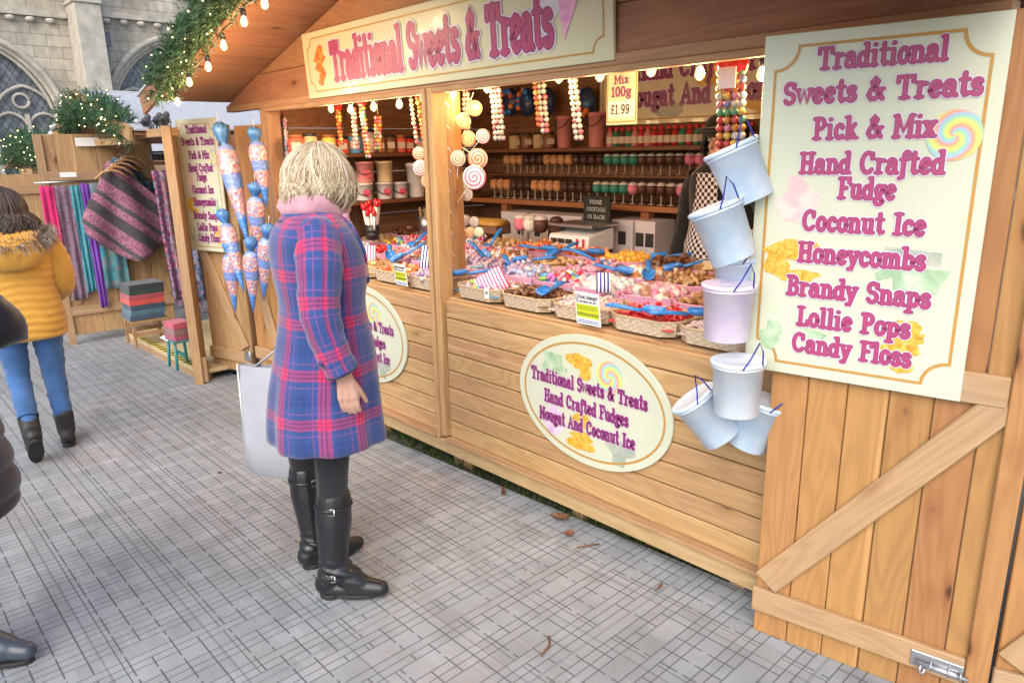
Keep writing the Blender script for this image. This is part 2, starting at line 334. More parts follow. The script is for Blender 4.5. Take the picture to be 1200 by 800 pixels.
def text(mb, t, x0, x1, y, h, layers=((.33, 0), (.245, 1), (.175, 2)), z=.003, slope=0.):
    """baseline from x0 to x1 at height y (slope rises per metre); h = capital height"""
    W = text_w(t); kx = (x1-x0)/W; ux = x0
    sc = min(kx, h*1.15); ks = (kx+h)/2
    for c in t:
        wdt, strokes = G[c]
        for li, (lw, mat) in enumerate(layers):
            for s_ in strokes:
                k = 1.
                if s_[0] == 's': s_ = s_[1:]; k = .72
                P = [(ux+p[0]*kx, y+p[1]*h+slope*(ux+p[0]*kx-x0)) for p in s_]; TK[0] = (TK[0]+1) % 30
                d = lw*ks if k == 1 else (lw-.05)*ks
                mb.ribbon(P, d, z+li*.0005+TK[0]*.000016, mat)
        ux += (wdt+.05)*kx
def rrect(x0, x1, y0, y1, r):
    P = []
    for cx, cy, a in ((x1, y0, 180), (x1, y1, 270), (x0, y1, 0), (x0, y0, 90)):
        P += arc(cx, cy, r, r, a, a-90, 6)
    return P
# ================================================================== THE GROUND
g = NG('grey plastic paving mats', .55, .4); o = g.obj(); X, Y_, Z_ = g.sep(o)
def fr(v, per, off): return g.math('FRACT', g.math('ADD', g.math('DIVIDE', g.math('SUBTRACT', v, off), per), 200.))
fx = fr(X, .149, .0); fy = fr(Y_, .31, .206)
def line(f, pos, hw): return g.math('LESS_THAN', g.math('ABSOLUTE', g.math('SUBTRACT', f, pos)), hw)
def orr(*a):
    r = a[0]
    for b in a[1:]: r = g.math('MAXIMUM', r, b)
    return r
xl = orr(line(fx, .02, .0135), line(fx, .262, .0135), line(fx, .497, .0135))
dash = g.math('LESS_THAN', g.math('ABSOLUTE', g.math('SUBTRACT', fx, .77)), .07); dash = g.math('SUBTRACT', 1., dash)
yl = orr(g.math('MULTIPLY', orr(line(fy, .02, .0085), line(fy, .262, .0085), line(fy, .81, .0085)), dash), line(fy, .497, .0085), line(fy, .75, .006))
sc3 = g.n('CombineXYZ'); g.put(sc3.inputs[0], g.math('ADD', g.math('MULTIPLY', g.math('FLOOR', g.math('DIVIDE', X, .149)), 3.), g.math('ADD', g.math('GREATER_THAN', fx, .262), g.math('GREATER_THAN', fx, .497)))); g.put(sc3.inputs[1], g.math('FLOOR', g.math('DIVIDE', g.math('SUBTRACT', Y_, .17), .0775)))
wn3 = g.n('TexWhiteNoise'); g.put(wn3.inputs[0], sc3.outputs[0]); keep = g.math('GREATER_THAN', wn3.outputs['Value'], g.math('MULTIPLY', g.ramp(g.math('MULTIPLY_ADD', X, .4, 1.35), (.2, 0.), (.6, 1.)), .24))
yl = g.math('MULTIPLY', yl, keep); slit0 = None
groove = line(fy, .615, .013); edge = g.math('LESS_THAN', g.math('ABSOLUTE', g.math('SUBTRACT', fr(X, .596, .11), .5)), .008)
slit = orr(xl, yl, g.math('MULTIPLY', edge, .35))
pt = g.n('CombineXYZ'); g.put(pt.inputs[0], g.math('FLOOR', g.math('DIVIDE', X, .596))); g.put(pt.inputs[1], g.math('FLOOR', g.math('DIVIDE', g.math('SUBTRACT', Y_, .396), .31)))
wn = g.n('TexWhiteNoise'); g.put(wn.inputs[0], pt.outputs[0]); rn = wn.outputs['Value']
pc = g.n('CombineXYZ'); g.put(pc.inputs[0], g.math('FLOOR', g.math('DIVIDE', X, .0745))); g.put(pc.inputs[1], g.math('FLOOR', g.math('DIVIDE', g.math('SUBTRACT', Y_, .396), .0775)))
wn2 = g.n('TexWhiteNoise'); g.put(wn2.inputs[0], pc.outputs[0])
big = g.noise(o, .9, 4); mid = g.noise(o, 7, 4); fine = g.noise(o, 150, 2)
c = g.ramp(rn, (0, (.262, .292, .312)), (.5, (.274, .302, .320)), (1, (.288, .310, .326)))
c = g.mix(g.math('MULTIPLY', g.ramp(g.noise(o, 1.6, 3), (.56, 0.), (.70, 1.)), .4), c, (.36, .315, .30))
c = g.mix(1., c, g.ramp(big, (.3, .82), (.7, 1.12)), 'MULTIPLY'); c = g.mix(1., c, g.ramp(mid, (.3, .86), (.7, 1.08)), 'MULTIPLY')
c = g.mix(1., c, g.math('MULTIPLY_ADD', wn2.outputs['Value'], .16, .92), 'MULTIPLY')
scr = g.noise(g.map(o, (2.2, 26, 1)), 1, 4); c = g.mix(g.math('MULTIPLY', g.ramp(scr, (.62, 0.), (.78, 1.)), .35), c, (.52, .52, .54))
c = g.mix(g.math('MULTIPLY', groove, .45), c, (.10, .105, .12)); c = g.mix(g.math('MULTIPLY', slit, .74), c, (.03, .036, .045))
hgt = g.math('ADD', g.math('SUBTRACT', 1., g.math('MAXIMUM', slit, g.math('MULTIPLY', groove, .5))), g.math('MULTIPLY', fine, .06)); g.bump(hgt, .5, .003)
M['mat'] = g.out(c, Roughness=g.ramp(mid, (.3, .42), (.7, .62)))
g = NG('soil and worn tarmac', .9, .2); o = g.obj(); f = g.noise(o, 3, 5); f2 = g.noise(o, 60, 3)
M['soil'] = g.out(g.mix(f2, g.mix(f, (.06, .055, .045), (.12, .11, .095)), (.16, .15, .13))); g.bump(f2, .4, .02)
mb = MB(); mb.add([(-120, -80, -.03), (80, -80, -.03), (80, 120, -.03), (-120, 120, -.03)], [(0, 1, 2, 3)])
tag(mb.build('ground', M['soil']), kind='structure')
mb = MB(); poly = [(-24, -9), (7, -9), (7, 2.42), (-1.0, 2.262), (-5.45, 2.042), (-5.45, 3.0), (-24, 3.0)]
mb.prism(poly, -.028, 0, 0); tag(mb.build('paving', M['mat']), kind='structure')
mb = MB(); mb.add([(-26, 3.0, -.012), (-5.45, 3.0, -.012), (-5.45, 30, -.012), (-26, 30, -.012)], [(0, 1, 2, 3)])
tag(mb.build('pavement', M['mat']), kind='structure')
# grass under the stall
gm = NG('grass blades', .7, .2); M['grass'] = gm.out(gm.hsv((.07, .12, .025), gm.math('MULTIPLY_ADD', gm.isl(), .06, .46), 1., gm.math('MULTIPLY_ADD', gm.isl(), 1., .4)))
mb = MB()
for i in range(5200):
    x = random.uniform(-5.2, -1.0); ye = 2.042+(x+5.45)*.0494; y = ye+random.random()**1.5*.5+.005; h = random.uniform(.02, .055); a = random.random()*PI; wd = .004
    lx, ly = random.gauss(0, .02), random.gauss(-.006, .02); dx, dy = math.cos(a)*wd, math.sin(a)*wd
    mb.add([(x-dx, y-dy, -.03), (x+dx, y+dy, -.03), (x+lx, y+ly, -.03+h)], [(0, 1, 2)])
tag(mb.build('grass', M['grass']), 'thin strip of trodden grass under the front edge of the sweet stall', 'grass', kind='stuff')
# fallen leaves on the mats
M['leaf'] = plain('dry brown leaf', (.22, .095, .04), .7, .3, scale=60)
def leaf(name, px, py, s, lab, kind=0):
    p = onz(px, py, .004); mb = MB(); n = 13; rr = []
    for i in range(n):
        a = 2*PI*i/n; r = s*(.45+.55*abs(math.cos(a*2.5)))*(.8+.4*random.random()) if kind == 0 else s*(1 if i % 2 else .85)*abs(math.cos(a))**.4*(.3+.7*abs(math.cos(a)))
        rr.append((r*math.cos(a), r*math.sin(a)*(.55 if kind else .9), .006+.012*random.random()))
    mb.add([(0, 0, .002)]+rr, [(0, i+1, (i+1) % n+1) for i in range(n)])
    o = mb.build(name, M['leaf'], loc=p); o.rotation_euler = (0, 0, random.random()*6)
    sol = o.modifiers.new('thick', 'SOLIDIFY'); sol.thickness = .001
    return tag(o, lab, 'leaf', 'dead leaves on the paving')
leaf('fallen_leaf', 772, 690, .030, 'curled orange brown leaf lying nearest the right door', 1)
leaf('fallen_leaf', 657, 607, .045, 'spread brown leaf on paving close to the grass strip')
leaf('fallen_leaf', 667, 626, .03, 'small shrivelled leaf just in front of the spread brown leaf')
leaf('fallen_leaf', 590, 577, .04, 'brown leaf on paving edge left of the oval sign', 1)
leaf('fallen_leaf', 763, 640, .03, 'leaf caught at the paving edge under the oval sign', 1)
leaf('fallen_leaf', 258, 555, .02, 'tiny brown leaf on paving left of the carrier bag', 1)
def twig(px, py, qx, qy, lab):
    a, b = onz(px, py, .006), onz(qx, qy, .006); mb = MB(); mid = (a+b)/2+Vector((.01, .012, .004)); mb.tube([a-mid, Vector((0, 0, 0)), b-mid], .0035, 5)
    tag(mb.build('twig', M['leaf'], loc=mid), lab, 'twig', 'twigs on the paving')
twig(634, 768, 643, 745, 'short forked twig on paving in front of the stall'); twig(676, 641, 702, 637, 'straight thin twig on paving beneath the oval sign')

# ================================================================== THE CHURCH
g = NG('weathered limestone blocks', .9, .2); o = g.obj(); br = g.n('TexBrick'); sx, sy, sz = g.sep(o); cv = g.n('CombineXYZ'); g.put(cv.inputs[0], sy); g.put(cv.inputs[1], sz)
g.put(br.inputs['Vector'], cv.outputs[0]); br.inputs['Scale'].default_value = 1; br.inputs['Brick Width'].default_value = .75; br.inputs['Row Height'].default_value = .32; br.inputs['Mortar Size'].default_value = .012
br.inputs['Color1'].default_value = (.52, .47, .385, 1); br.inputs['Color2'].default_value = (.43, .39, .32, 1); br.inputs['Mortar'].default_value = (.29, .275, .245, 1)
f = g.noise(o, 1.1, 5); f2 = g.noise(o, 6, 4); st_ = g.noise(g.map(o, (1, 3, .35)), 1.2, 4)
c = g.mix(1., br.outputs[0], g.ramp(f, (.3, .72), (.7, 1.15)), 'MULTIPLY'); c = g.mix(g.math('MULTIPLY', g.ramp(st_, (.5, 0.), (.72, 1.)), .4), c, (.19, .18, .165)); c = g.mix(1., c, g.ramp(f2, (.3, .85), (.7, 1.1)), 'MULTIPLY')
c = g.mix(g.math('MULTIPLY', g.ramp(g.noise(o, .8, 3), (.6, 0.), (.7, 1.)), .3), c, (.36, .24, .10))
g.bump(g.math('ADD', f2, br.outputs['Fac']), .4, .03); M['stone'] = g.out(c)
M['stone2'] = plain('dressed pale stone', (.55, .51, .43), .85, .25, bump=.3, scale=4)
g = NG('leaded church glass', .25, .6); o = g.obj(); sx, sy, sz = g.sep(o)
d1 = g.math('FRACT', g.math('MULTIPLY', g.math('ADD', sy, g.math('MULTIPLY', sz, .62)), 5.)); d2 = g.math('FRACT', g.math('ADD', g.math('MULTIPLY', g.math('SUBTRACT', sy, g.math('MULTIPLY', sz, .62)), 5.), 50.))
ld = orr(g.math('LESS_THAN', d1, .12), g.math('LESS_THAN', d2, .12)); pn = g.noise(o, 5, 3)
M['leadglass'] = g.out(g.mix(ld, g.ramp(pn, (.35, (.10, .115, .14)), (.65, (.22, .24, .27))), (.05, .052, .056)))
CX = -26.0
def pointed(yc, hw, z0, zs, ztop, n=10):
    P = [(yc-hw, z0), (yc+hw, z0), (yc+hw, zs)]; H = ztop-zs; r = (hw*hw+H*H)/(2*hw); cx = yc+hw-r
    a1 = math.atan2(H, yc-cx)
    for i in range(1, n+1): a = a1*i/n; P.append((cx+r*math.cos(a), zs+r*math.sin(a)))
    for i in range(n-1, -1, -1): a = a1*i/n; P.append((2*yc-(cx+r*math.cos(a)), zs+r*math.sin(a)))
    return P
church = thing('church', 'pale weathered limestone church with tall pointed tracery windows behind the stalls', 'church', (CX, 6.5, 0))
WINS = [(4.1, 1.75, .9, 2.55, 4.95), (8.95, 1.8, .9, 2.6, 5.2), (-.7, 1.75, .9, 2.55, 4.95), (13.8, 1.8, .9, 2.6, 5.2), (-5.5, 1.75, .9, 2.55, 4.95)]
cu = bpy.data.curves.new('wallcurve', 'CURVE'); cu.dimensions = '2D'; cu.fill_mode = 'BOTH'; cu.extrude = .3
def spl(P):
    s = cu.splines.new('POLY'); s.points.add(len(P)-1)
    for p, q in zip(s.points, P): p.co = (q[0], q[1], 0, 1)
    s.use_cyclic_u = True
spl([(-30, -.2), (42, -.2), (42, 13), (-30, 13)])
for w_ in WINS: spl(pointed(*w_))
tmp = bpy.data.objects.new('tmp', cu); me = bpy.data.meshes.new_from_object(tmp); bpy.data.objects.remove(tmp)
T = Matrix(((0, 0, 1, 0), (1, 0, 0, -6.5), (0, 1, 0, 0), (0, 0, 0, 1))); me.transform(T)
wl = bpy.data.objects.new('wall', me); COL.objects.link(wl); wl.parent = church; wl.location = (-.3, 0, 0); me.materials.append(M['stone'])
def offs(P, d, yc, zs):
    return [(yc+(y-yc)*(1+d/1.75), z+(d if z > zs else 0)*(1 if z > zs else 0)) for y, z in P]
for (yc, hw, z0, zs, zt) in WINS:
    P = pointed(yc, hw, z0, zs, zt); wm = MB()
    for d, rr, xx in ((.10, .09, .03), (-.02, .07, -.08), (-.12, .06, -.18)):
        Q = offs(P[2:], d, yc, zs); wm.tube([(xx, y-6.5, z) for y, z in [(Q[0][0], z0)]+Q+[(Q[-1][0], z0)]], rr, 8)
    wn_ = wm.build('window', M['stone2'], church); tr = MB()
    for q in (-.5, 0, .5):
        top = zs+.9 if q == 0 else zs+.35
        tr.bar((-.3, yc+q*hw-6.5, z0), (-.3, yc+q*hw-6.5, top), .11, .16, (1, 0, 0))
    for a, b in ((-1, -.5), (-.5, 0), (0, .5), (.5, 1)):
        c_ = (a+b)/2; Q = pointed(yc+c_*hw, hw*.25, zs-.3, zs-.1, zs+.38, 6)[2:]; tr.tube([(-.3, y-6.5, z) for y, z in Q], .045, 6)
    for a in (-.5, .5):
        Q = pointed(yc+a*hw, hw*.5, zs-.1, zs+.05, zs+1.15, 8)[2:]; tr.tube([(-.3, y-6.5, z) for y, z in Q], .055, 6)
    for cy, cz, r in ((0, zs+1.45, .34), (-.45, zs+.72, .2), (.45, zs+.72, .2)):
        tr.tube([(-.3, yc+cy*hw-6.5+r*math.cos(t*PI/8), cz+r*math.sin(t*PI/8)) for t in range(17)], .045, 6)
    tr.bar((-.3, yc-hw-6.5, z0+.85), (-.3, yc+hw-6.5, z0+.85), .08, .1, (1, 0, 0))
    tr.build('tracery', M['stone2'], wn_)
    gl = MB(); P2 = [(y-6.5, z) for y, z in pointed(yc, hw+.05, z0-.05, zs, zt+.05)]
    gl.prism(P2, -.02, .02, 0, Matrix(((0, 0, 1, -.42), (1, 0, 0, 0), (0, 1, 0, 0), (0, 0, 0, 1)))); gl.build('glass', M['leadglass'], wn_)
for yb in (6.73, 11.4, 1.7, -3.1):
    b = MB(); b.box(.0, .95, yb-.36-6.5, yb+.36-6.5, 0, 5.95); b.box(.0, .62, yb-.33-6.5, yb+.33-6.5, 6.05, 13); b.box(.0, 1.0, yb-.4-6.5, yb+.4-6.5, 5.95, 6.05); b.build('buttress', M['stone2'] if yb > 6 else M['stone'], church, bevel=.02)
for (ya, yb, z) in ((-4, 1.3, 5.6), (1.3+.8, 6.35, 5.6), (7.12, 11, 5.75), (11.8, 18, 5.75)):
    b = MB(); b.box(.003, .14, ya-6.5, yb-6.5, z, z+.16)
    for k in range(int((yb-ya)/.5)): b.ball((.1, ya-6.5+.3+k*.5, z-.1), (.09, .13, .08), 8, 5)
    b.build('string_course', M['stone2'], church)
b = MB(); b.tube([(.12, .78, 0), (.12, .78, 5.4), (.12, .72, 13)], .055, 8); b.box(.02, .3, .64, .92, 4.9, 5.3); b.build('downpipe', plain('grey lead pipe', (.17, .18, .2), .5, .1), church)
for (ya, yb) in ((9.6, 10.9), (7.6, 8.2)):
    b = MB(); b.box(.0, .06, ya-6.5, yb-6.5, 6.5, 7.6); b.build('window_slot', M['leadglass'], church)

# ================================================================== THE SWEET STALL (structure of one wooden hut)
Y0, XL, XR, XP = 2.187, -4.62, -1.08, -2.875; YB = 4.0; SL = .27
def zroof(x): return 1.935+.02+(min(x+5.22, -.53-x))*SL if True else 0
stall = thing('market_stall', 'large open wooden sweet stall with orange gable roof and plank counter front', 'market stall', (XP, Y0, 0))
OFF = (XP, Y0, 0)
mb = MB()                                            # roof: two slopes of boards running front to back is wrong in the photo: boards run along the slope edge
RY0, RY1 = 1.66, 4.15
for sgn in (-1, 1):
    n = 15; half = 2.345; L = math.hypot(half, half*SL)
    for k in range(n):
        a0, a1 = k/n, (k+1)/n-.0015; x0, x1 = XP+sgn*half*(1-a0), XP+sgn*half*(1-a1); z0, z1 = 1.955+half*SL*a0-.0, 1.955+half*SL*a1
        A = Vector((x0, RY0, z0)); B = Vector((x1, RY0, z1)); wd = (B-A).length
        mb.bar((A+B)/2+Vector((0, 0, .011)), (A+B)/2+Vector((0, RY1-RY0, .011)), wd, .02, (-sgn*-(z1-z0)*1., 0, abs(x1-x0)))
roof = mb.build('roof', M['soffit'], stall, OFF)
mb = MB()
for sgn in (-1, 1):
    A = Vector((XP+sgn*2.36, 1.645, 1.93)); B = Vector((XP, 1.645, 1.93+2.36*SL)); mb.bar(A, B, .13, .022, (0, 1, 0))
mb.build('bargeboard', M['soffit'], roof, OFF)
mb = MB()
for sgn in (-1, 1):
    A = Vector((XP+sgn*2.4, 2.9, 1.985)); B = Vector((XP, 2.9, 1.985+2.4*SL)); mb.bar(A, B, 2.55, .014, (0, 0, 1))
mb.build('felt', M['roofw'], roof, OFF)
mb = MB(); hb = .165                                  # front gable boards
zz = 1.932
while zz < 2.6:
    z1 = min(zz+hb-.004, 2.585); xa = -5.22+max(0, (z1-1.95))/SL+.0; xb = 2*XP-xa
    xa0 = -5.20+max(0, (zz-1.95))/SL
    vs = [(xa0, zz), (2*XP-xa0, zz), (xb, z1), (xa, z1)]
    if xb-xa > .02:
        r_ = random.random()*40; mb.add([(x, y, z) for y in (Y0, Y0+.02) for x, z in vs], [(0, 1, 2, 3), (7, 6, 5, 4), (0, 3, 7, 4), (1, 5, 6, 2), (0, 4, 5, 1), (3, 2, 6, 7)], 0, False, [(x+r_, z) for y in (0, 1) for x, z in vs])
    zz += hb
mb.build('gable_wall', M['soffit'], stall, OFF)
mb = MB(); mb.box(-5.2, -.55, Y0-.012, Y0+.045, 1.888, 1.93); mb.build('header_beam', M['trim'], stall, OFF, bevel=.003)
mb = MB(); mb.box(XL+.04, XP-.04, Y0-.03, Y0+.012, 1.862, 1.8865); mb.box(XP+.04, -1.1, Y0-.03, Y0+.012, 1.862, 1.8865); mb.build('header_trim', M['trim'], stall, OFF, bevel=.003)
mb = MB(); NB = 8; h = (.885-.155)/NB                   # counter front
for (xa, xb) in ((XL+.05, XP-.035), (XP+.035, -1.06)):
    for k in range(NB):
        mb.box(xa+.001*k, xb, Y0, Y0+.022, .155+h*k+.0025, .155+h*(k+1)-.0025)
mb.build('counter_front', M['front'], stall, OFF, bevel=.004)
mb = MB(); mb.box(XL, -1.06, Y0+.024, Y0+.03, .1, .88); mb.build('front_backing', M['inner'], stall, OFF)
mb = MB(); mb.box(XL, XP-.036, Y0-.045, Y0+.022, .142, .157); mb.box(XP+.036, -1.04, Y0-.045, Y0+.022, .142, .157); mb.build('plinth_ledge', M['trim'], stall, OFF, bevel=.002)
mb = MB(); mb.box(-5.05, -1.02, Y0-.03, Y0+.02, .070, .1415); mb.build('plinth_board', M['skirt'], stall, OFF, bevel=.004)
for x in (-4.5, -3.55, -2.86, -2.78, -2.0, -1.2):
    mb = MB(); mb.box(x-.03, x+.03, Y0+.06, Y0+.5, -.03, .14); mb.build('floor_joist', M['rail'], stall, OFF)
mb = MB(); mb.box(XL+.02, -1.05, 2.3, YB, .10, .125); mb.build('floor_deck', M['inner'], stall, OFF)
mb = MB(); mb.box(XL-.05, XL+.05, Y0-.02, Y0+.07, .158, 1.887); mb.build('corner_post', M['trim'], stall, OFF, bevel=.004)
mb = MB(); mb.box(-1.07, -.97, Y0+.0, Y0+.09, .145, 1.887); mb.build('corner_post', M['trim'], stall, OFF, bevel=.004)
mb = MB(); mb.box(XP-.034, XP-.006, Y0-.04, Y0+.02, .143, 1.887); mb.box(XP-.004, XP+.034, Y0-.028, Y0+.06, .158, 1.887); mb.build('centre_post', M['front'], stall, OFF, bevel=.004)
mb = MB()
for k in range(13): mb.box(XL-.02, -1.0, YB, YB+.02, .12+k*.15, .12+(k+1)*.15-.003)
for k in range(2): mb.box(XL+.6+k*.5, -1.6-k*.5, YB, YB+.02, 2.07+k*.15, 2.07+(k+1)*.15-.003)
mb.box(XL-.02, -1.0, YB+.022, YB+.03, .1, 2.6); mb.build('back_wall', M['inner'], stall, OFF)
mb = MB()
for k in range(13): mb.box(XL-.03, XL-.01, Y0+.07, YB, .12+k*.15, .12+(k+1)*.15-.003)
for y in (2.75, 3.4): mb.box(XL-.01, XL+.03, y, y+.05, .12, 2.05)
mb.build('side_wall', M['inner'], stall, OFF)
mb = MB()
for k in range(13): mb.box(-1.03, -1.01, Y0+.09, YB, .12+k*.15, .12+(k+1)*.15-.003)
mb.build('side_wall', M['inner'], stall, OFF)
# inside shelving (fixed to the hut)
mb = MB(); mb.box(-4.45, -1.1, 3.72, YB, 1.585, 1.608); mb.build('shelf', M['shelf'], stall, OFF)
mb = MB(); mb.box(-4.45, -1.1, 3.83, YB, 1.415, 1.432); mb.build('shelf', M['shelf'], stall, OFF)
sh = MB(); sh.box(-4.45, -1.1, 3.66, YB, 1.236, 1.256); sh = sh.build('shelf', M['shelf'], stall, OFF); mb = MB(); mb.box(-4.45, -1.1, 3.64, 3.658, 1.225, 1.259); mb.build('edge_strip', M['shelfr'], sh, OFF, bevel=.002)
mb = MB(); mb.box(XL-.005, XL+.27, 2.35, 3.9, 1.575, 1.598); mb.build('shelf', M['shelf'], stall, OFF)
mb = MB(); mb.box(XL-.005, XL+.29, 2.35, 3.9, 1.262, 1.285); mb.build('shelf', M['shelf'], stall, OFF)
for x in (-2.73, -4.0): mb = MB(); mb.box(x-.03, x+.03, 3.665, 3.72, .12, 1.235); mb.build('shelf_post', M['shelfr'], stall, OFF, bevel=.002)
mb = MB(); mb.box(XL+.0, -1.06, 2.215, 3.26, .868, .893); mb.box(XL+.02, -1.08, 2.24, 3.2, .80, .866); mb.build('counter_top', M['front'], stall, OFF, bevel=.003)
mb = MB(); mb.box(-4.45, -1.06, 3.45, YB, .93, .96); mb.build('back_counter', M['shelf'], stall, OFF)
for k in range(6):
    mb = MB(); x = XL+.3+k*.62; mb.box(x, x+.04, 2.3, 2.36, .126, .80); mb.build('counter_leg', M['inner'], stall, OFF)
mb = MB(); mb.box(XL, -1.0, 2.21, 2.25, 2.03, 2.09); mb.box(XL, -1.0, 3.05, 3.1, 2.02, 2.1); mb.build('tie_beam', M['inner'], stall, OFF)

# doors ---------------------------------------------------------------------------------------------------
A9 = R_(9)
def door(name, label, P, ang, wd, z0, z1, boards, brace_up=True, mt='door', th=.022, rails=(.09, .93), mirror=False, stile=True, bracez=None):
    d = thing(name, label, 'stall door', (P[0], P[1], 0), ang); mb = MB(); bw = wd/boards
    for k in range(boards): mb.box(bw*k+.0012, bw*(k+1)-.0012, 0, th, z0, z1)
    mb.build('door_panel', M[mt], d, bevel=.003)
    for z in rails:
        mb = MB(); mb.box(-.004, wd-(.055 if stile else -.004), -.022, -.001, z, z+.085); mb.build('rail', M['rail'], d, bevel=.004)
    if stile: mb = MB(); mb.box(wd-.053, wd+.004, -.024, -.001, z0-.01, z1); mb.build('stile', M['door'], d, bevel=.004)
    mb = MB(); za, zb = rails[0]+.09, rails[1]-.008; xa, xb = (.035, wd-.06)
    if mirror: xa, xb = xb, xa
    a, b = Vector((xa, -.0105, za+.02)), Vector((xb, -.0105, zb+.02)); mb.bar(a, b, .085, .017, (0, -1, 0)); mb.build('brace', M['rail'], d, bevel=.004)
    return d
dR = door('stall_door', 'big orange plank door beside the counter with diagonal brace and steel bolt', (-1.03, 2.058), A9, .665, .0, 1.9, 6)
# metal bolt on the right door
b = MB(); b.box(.475, .61, -.028, -.0225, .105, .155); bp = b.build('bolt', M['steel'], dR, bevel=.002)
b = MB(); b.tube([(.485, -.036, .125), (.625, -.036, .125)], .0065, 10); b.tube([(.505, -.036, .125), (.505, -.046, .108), (.505, -.04, .095), (.515, -.034, .097), (.515, -.036, .112)], .004, 6)
for x in (.53, .575, .605): b.tube([(x, -.028, .113), (x, -.043, .118), (x, -.045, .126), (x, -.04, .136), (x, -.028, .138)], .003, 6)
b.build('bolt_rod', M['steel'], bp)
dR2 = door('stall_door', 'second plank door at the far right edge, angled behind the door stile', (-.361, 2.168), R_(19), .62, .0, 1.9, 5, rails=(.09, 1.02))
b = MB(); b.box(.006, .1, -.03, -.023, 1.66, 1.86); b.tube([(.03, -.036, 1.68), (.03, -.036, 1.84)], .008, 8); b.build('bolt', M['steel'], dR2, bevel=.002)
dL1 = door('stall_door', 'plank door left of the counter carrying the narrow cream menu board', (-5.42, 1.955), R_(16), .45, .06, 1.80, 4, mirror=True, mt='stallb', rails=(.14, .95), stile=False)
dL2 = door('stall_door', 'dark folded door leaf behind the hanging candy cones', (-4.955, 2.105), R_(12), .30, .10, 1.79, 3, mirror=True, mt='door', rails=(.19, .95), stile=False)
b = MB(); b.box(.40, .47, -.034, -.024, .17, .23); b.tube([(.455, -.03, .16), (.455, -.03, .24)], .007, 8); b.build('hinge', M['steel'], dL1)
b = MB(); b.box(.2, .27, -.03, -.02, 1.62, 1.78); b.tube([(.25, -.04, 1.63), (.25, -.04, 1.77)], .009, 8); b.build('bolt', M['steel'], dL2)
sc = thing('side_screen', 'narrow upright timber screen end standing beside the left menu board', 'screen', (-5.24, 1.77, 0), R_(150)); b = MB()
for k in range(2): b.box(.005+k*.14, .14+k*.14, -.012, .012, .02, 1.79)
b.build('screen_panel', M['stallb'], sc, bevel=.003); b = MB(); b.box(-.02, .0035, -.03, .03, .0, 1.8); b.build('stile', M['rail'], sc, bevel=.003)
b = MB(); b.add([(.0, -.06, .01), (.24, -.06, .01), (.0, -.06, .2), (.0, -.032, .01), (.24, -.032, .01), (.0, -.032, .2)], [(0, 1, 2), (5, 4, 3), (0, 3, 4, 1), (1, 4, 5, 2), (2, 5, 3, 0)]); b.build('foot', M['rail'], sc)

# ================================================================== SIGNS
g = NG('rainbow lollipop swirl', .3); uv = g.uv(); ux, uy, _ = g.sep(uv)
rr_ = g.math('POWER', g.math('ADD', g.math('MULTIPLY', ux, ux), g.math('MULTIPLY', uy, uy)), .5); an = g.math('DIVIDE', g.math('ARCTAN2', uy, ux), 2*PI)
sp = g.math('FRACT', g.math('ADD', g.math('ADD', g.math('MULTIPLY', an, 2.), g.math('MULTIPLY', rr_, 1.6)), 10.)); rp = g.ramp(sp, (0, (.72, .22, .14)), (.2, (.75, .5, .12)), (.4, (.62, .68, .10)), (.6, (.28, .58, .30)), (.8, (.20, .48, .68)), (.95, (.70, .28, .30)))
M['swirl'] = g.out(g.mix(.12, rp, (.8, .75, .7)))
def blot(name, a, b, c, sc=40):
    g = NG(name, .4); o = g.obj(); f = g.noise(o, sc, 4, 1.); return g.out(g.ramp(f, (.3, a), (.5, b), (.68, c)))
M['honey'] = blot('printed honeycomb', (.50, .20, .02), (.62, .38, .04), (.64, .50, .14), 55)
M['greenf'] = blot('printed green sweets', (.25, .40, .23), (.36, .50, .33), (.52, .58, .46), 18)
M['greyf'] = blot('printed mint fudge', (.20, .32, .27), (.32, .38, .32), (.46, .44, .38), 16)
M['floss'] = blot('printed candy floss', (.66, .42, .44), (.66, .54, .50), (.64, .60, .52), 14)
M['flossl'] = blot('printed lilac candy floss', (.48, .30, .60), (.58, .44, .62), (.62, .56, .60), 18)
M['orangep'] = blot('printed orange sweets', (.50, .06, .015), (.66, .16, .02), (.74, .34, .06), 30)
M['bluep'] = blot('printed blue cone', (.50, .56, .66), (.62, .62, .70), (.74, .70, .74), 14)
M['pinkc'] = blot('printed pink cone', (.60, .22, .50), (.70, .36, .56), (.78, .58, .66), 14)
def blob2(cx, cy, rx, ry, n=26, j=.16):
    ph = [random.random()*6 for _ in range(4)]
    return [(cx+rx*math.cos(a)*(1+j*math.sin(3*a+ph[0])+j*.6*math.sin(5*a+ph[1])), cy+ry*math.sin(a)*(1+j*math.sin(2*a+ph[2])+j*.6*math.sin(7*a+ph[3]))) for a in (2*PI*i/n for i in range(n))]
def pic(parent, poly, mat, z, name='picture'):
    mb = MB(); mb.prism(poly, z-.0015, z); return mb.build(name, M[mat], parent)
def swirl(parent, cx, cy, r, z, ry=None):
    mb = MB(); P = [(cx+r*math.cos(a), cy+(ry or r)*math.sin(a)) for a in (2*PI*i/32 for i in range(32))]
    vs = [(p[0], p[1], z) for p in P]; mb.add(vs, [list(range(32))], 0, False, [((p[0]-cx)/r, (p[1]-cy)/(ry or r)) for p in P]); return mb.build('picture', M['swirl'], parent)
LET = [M['halo'], M['lout'], M['lfill']]; LET2 = [M['halo'], M['lout'], M['lfill2']]
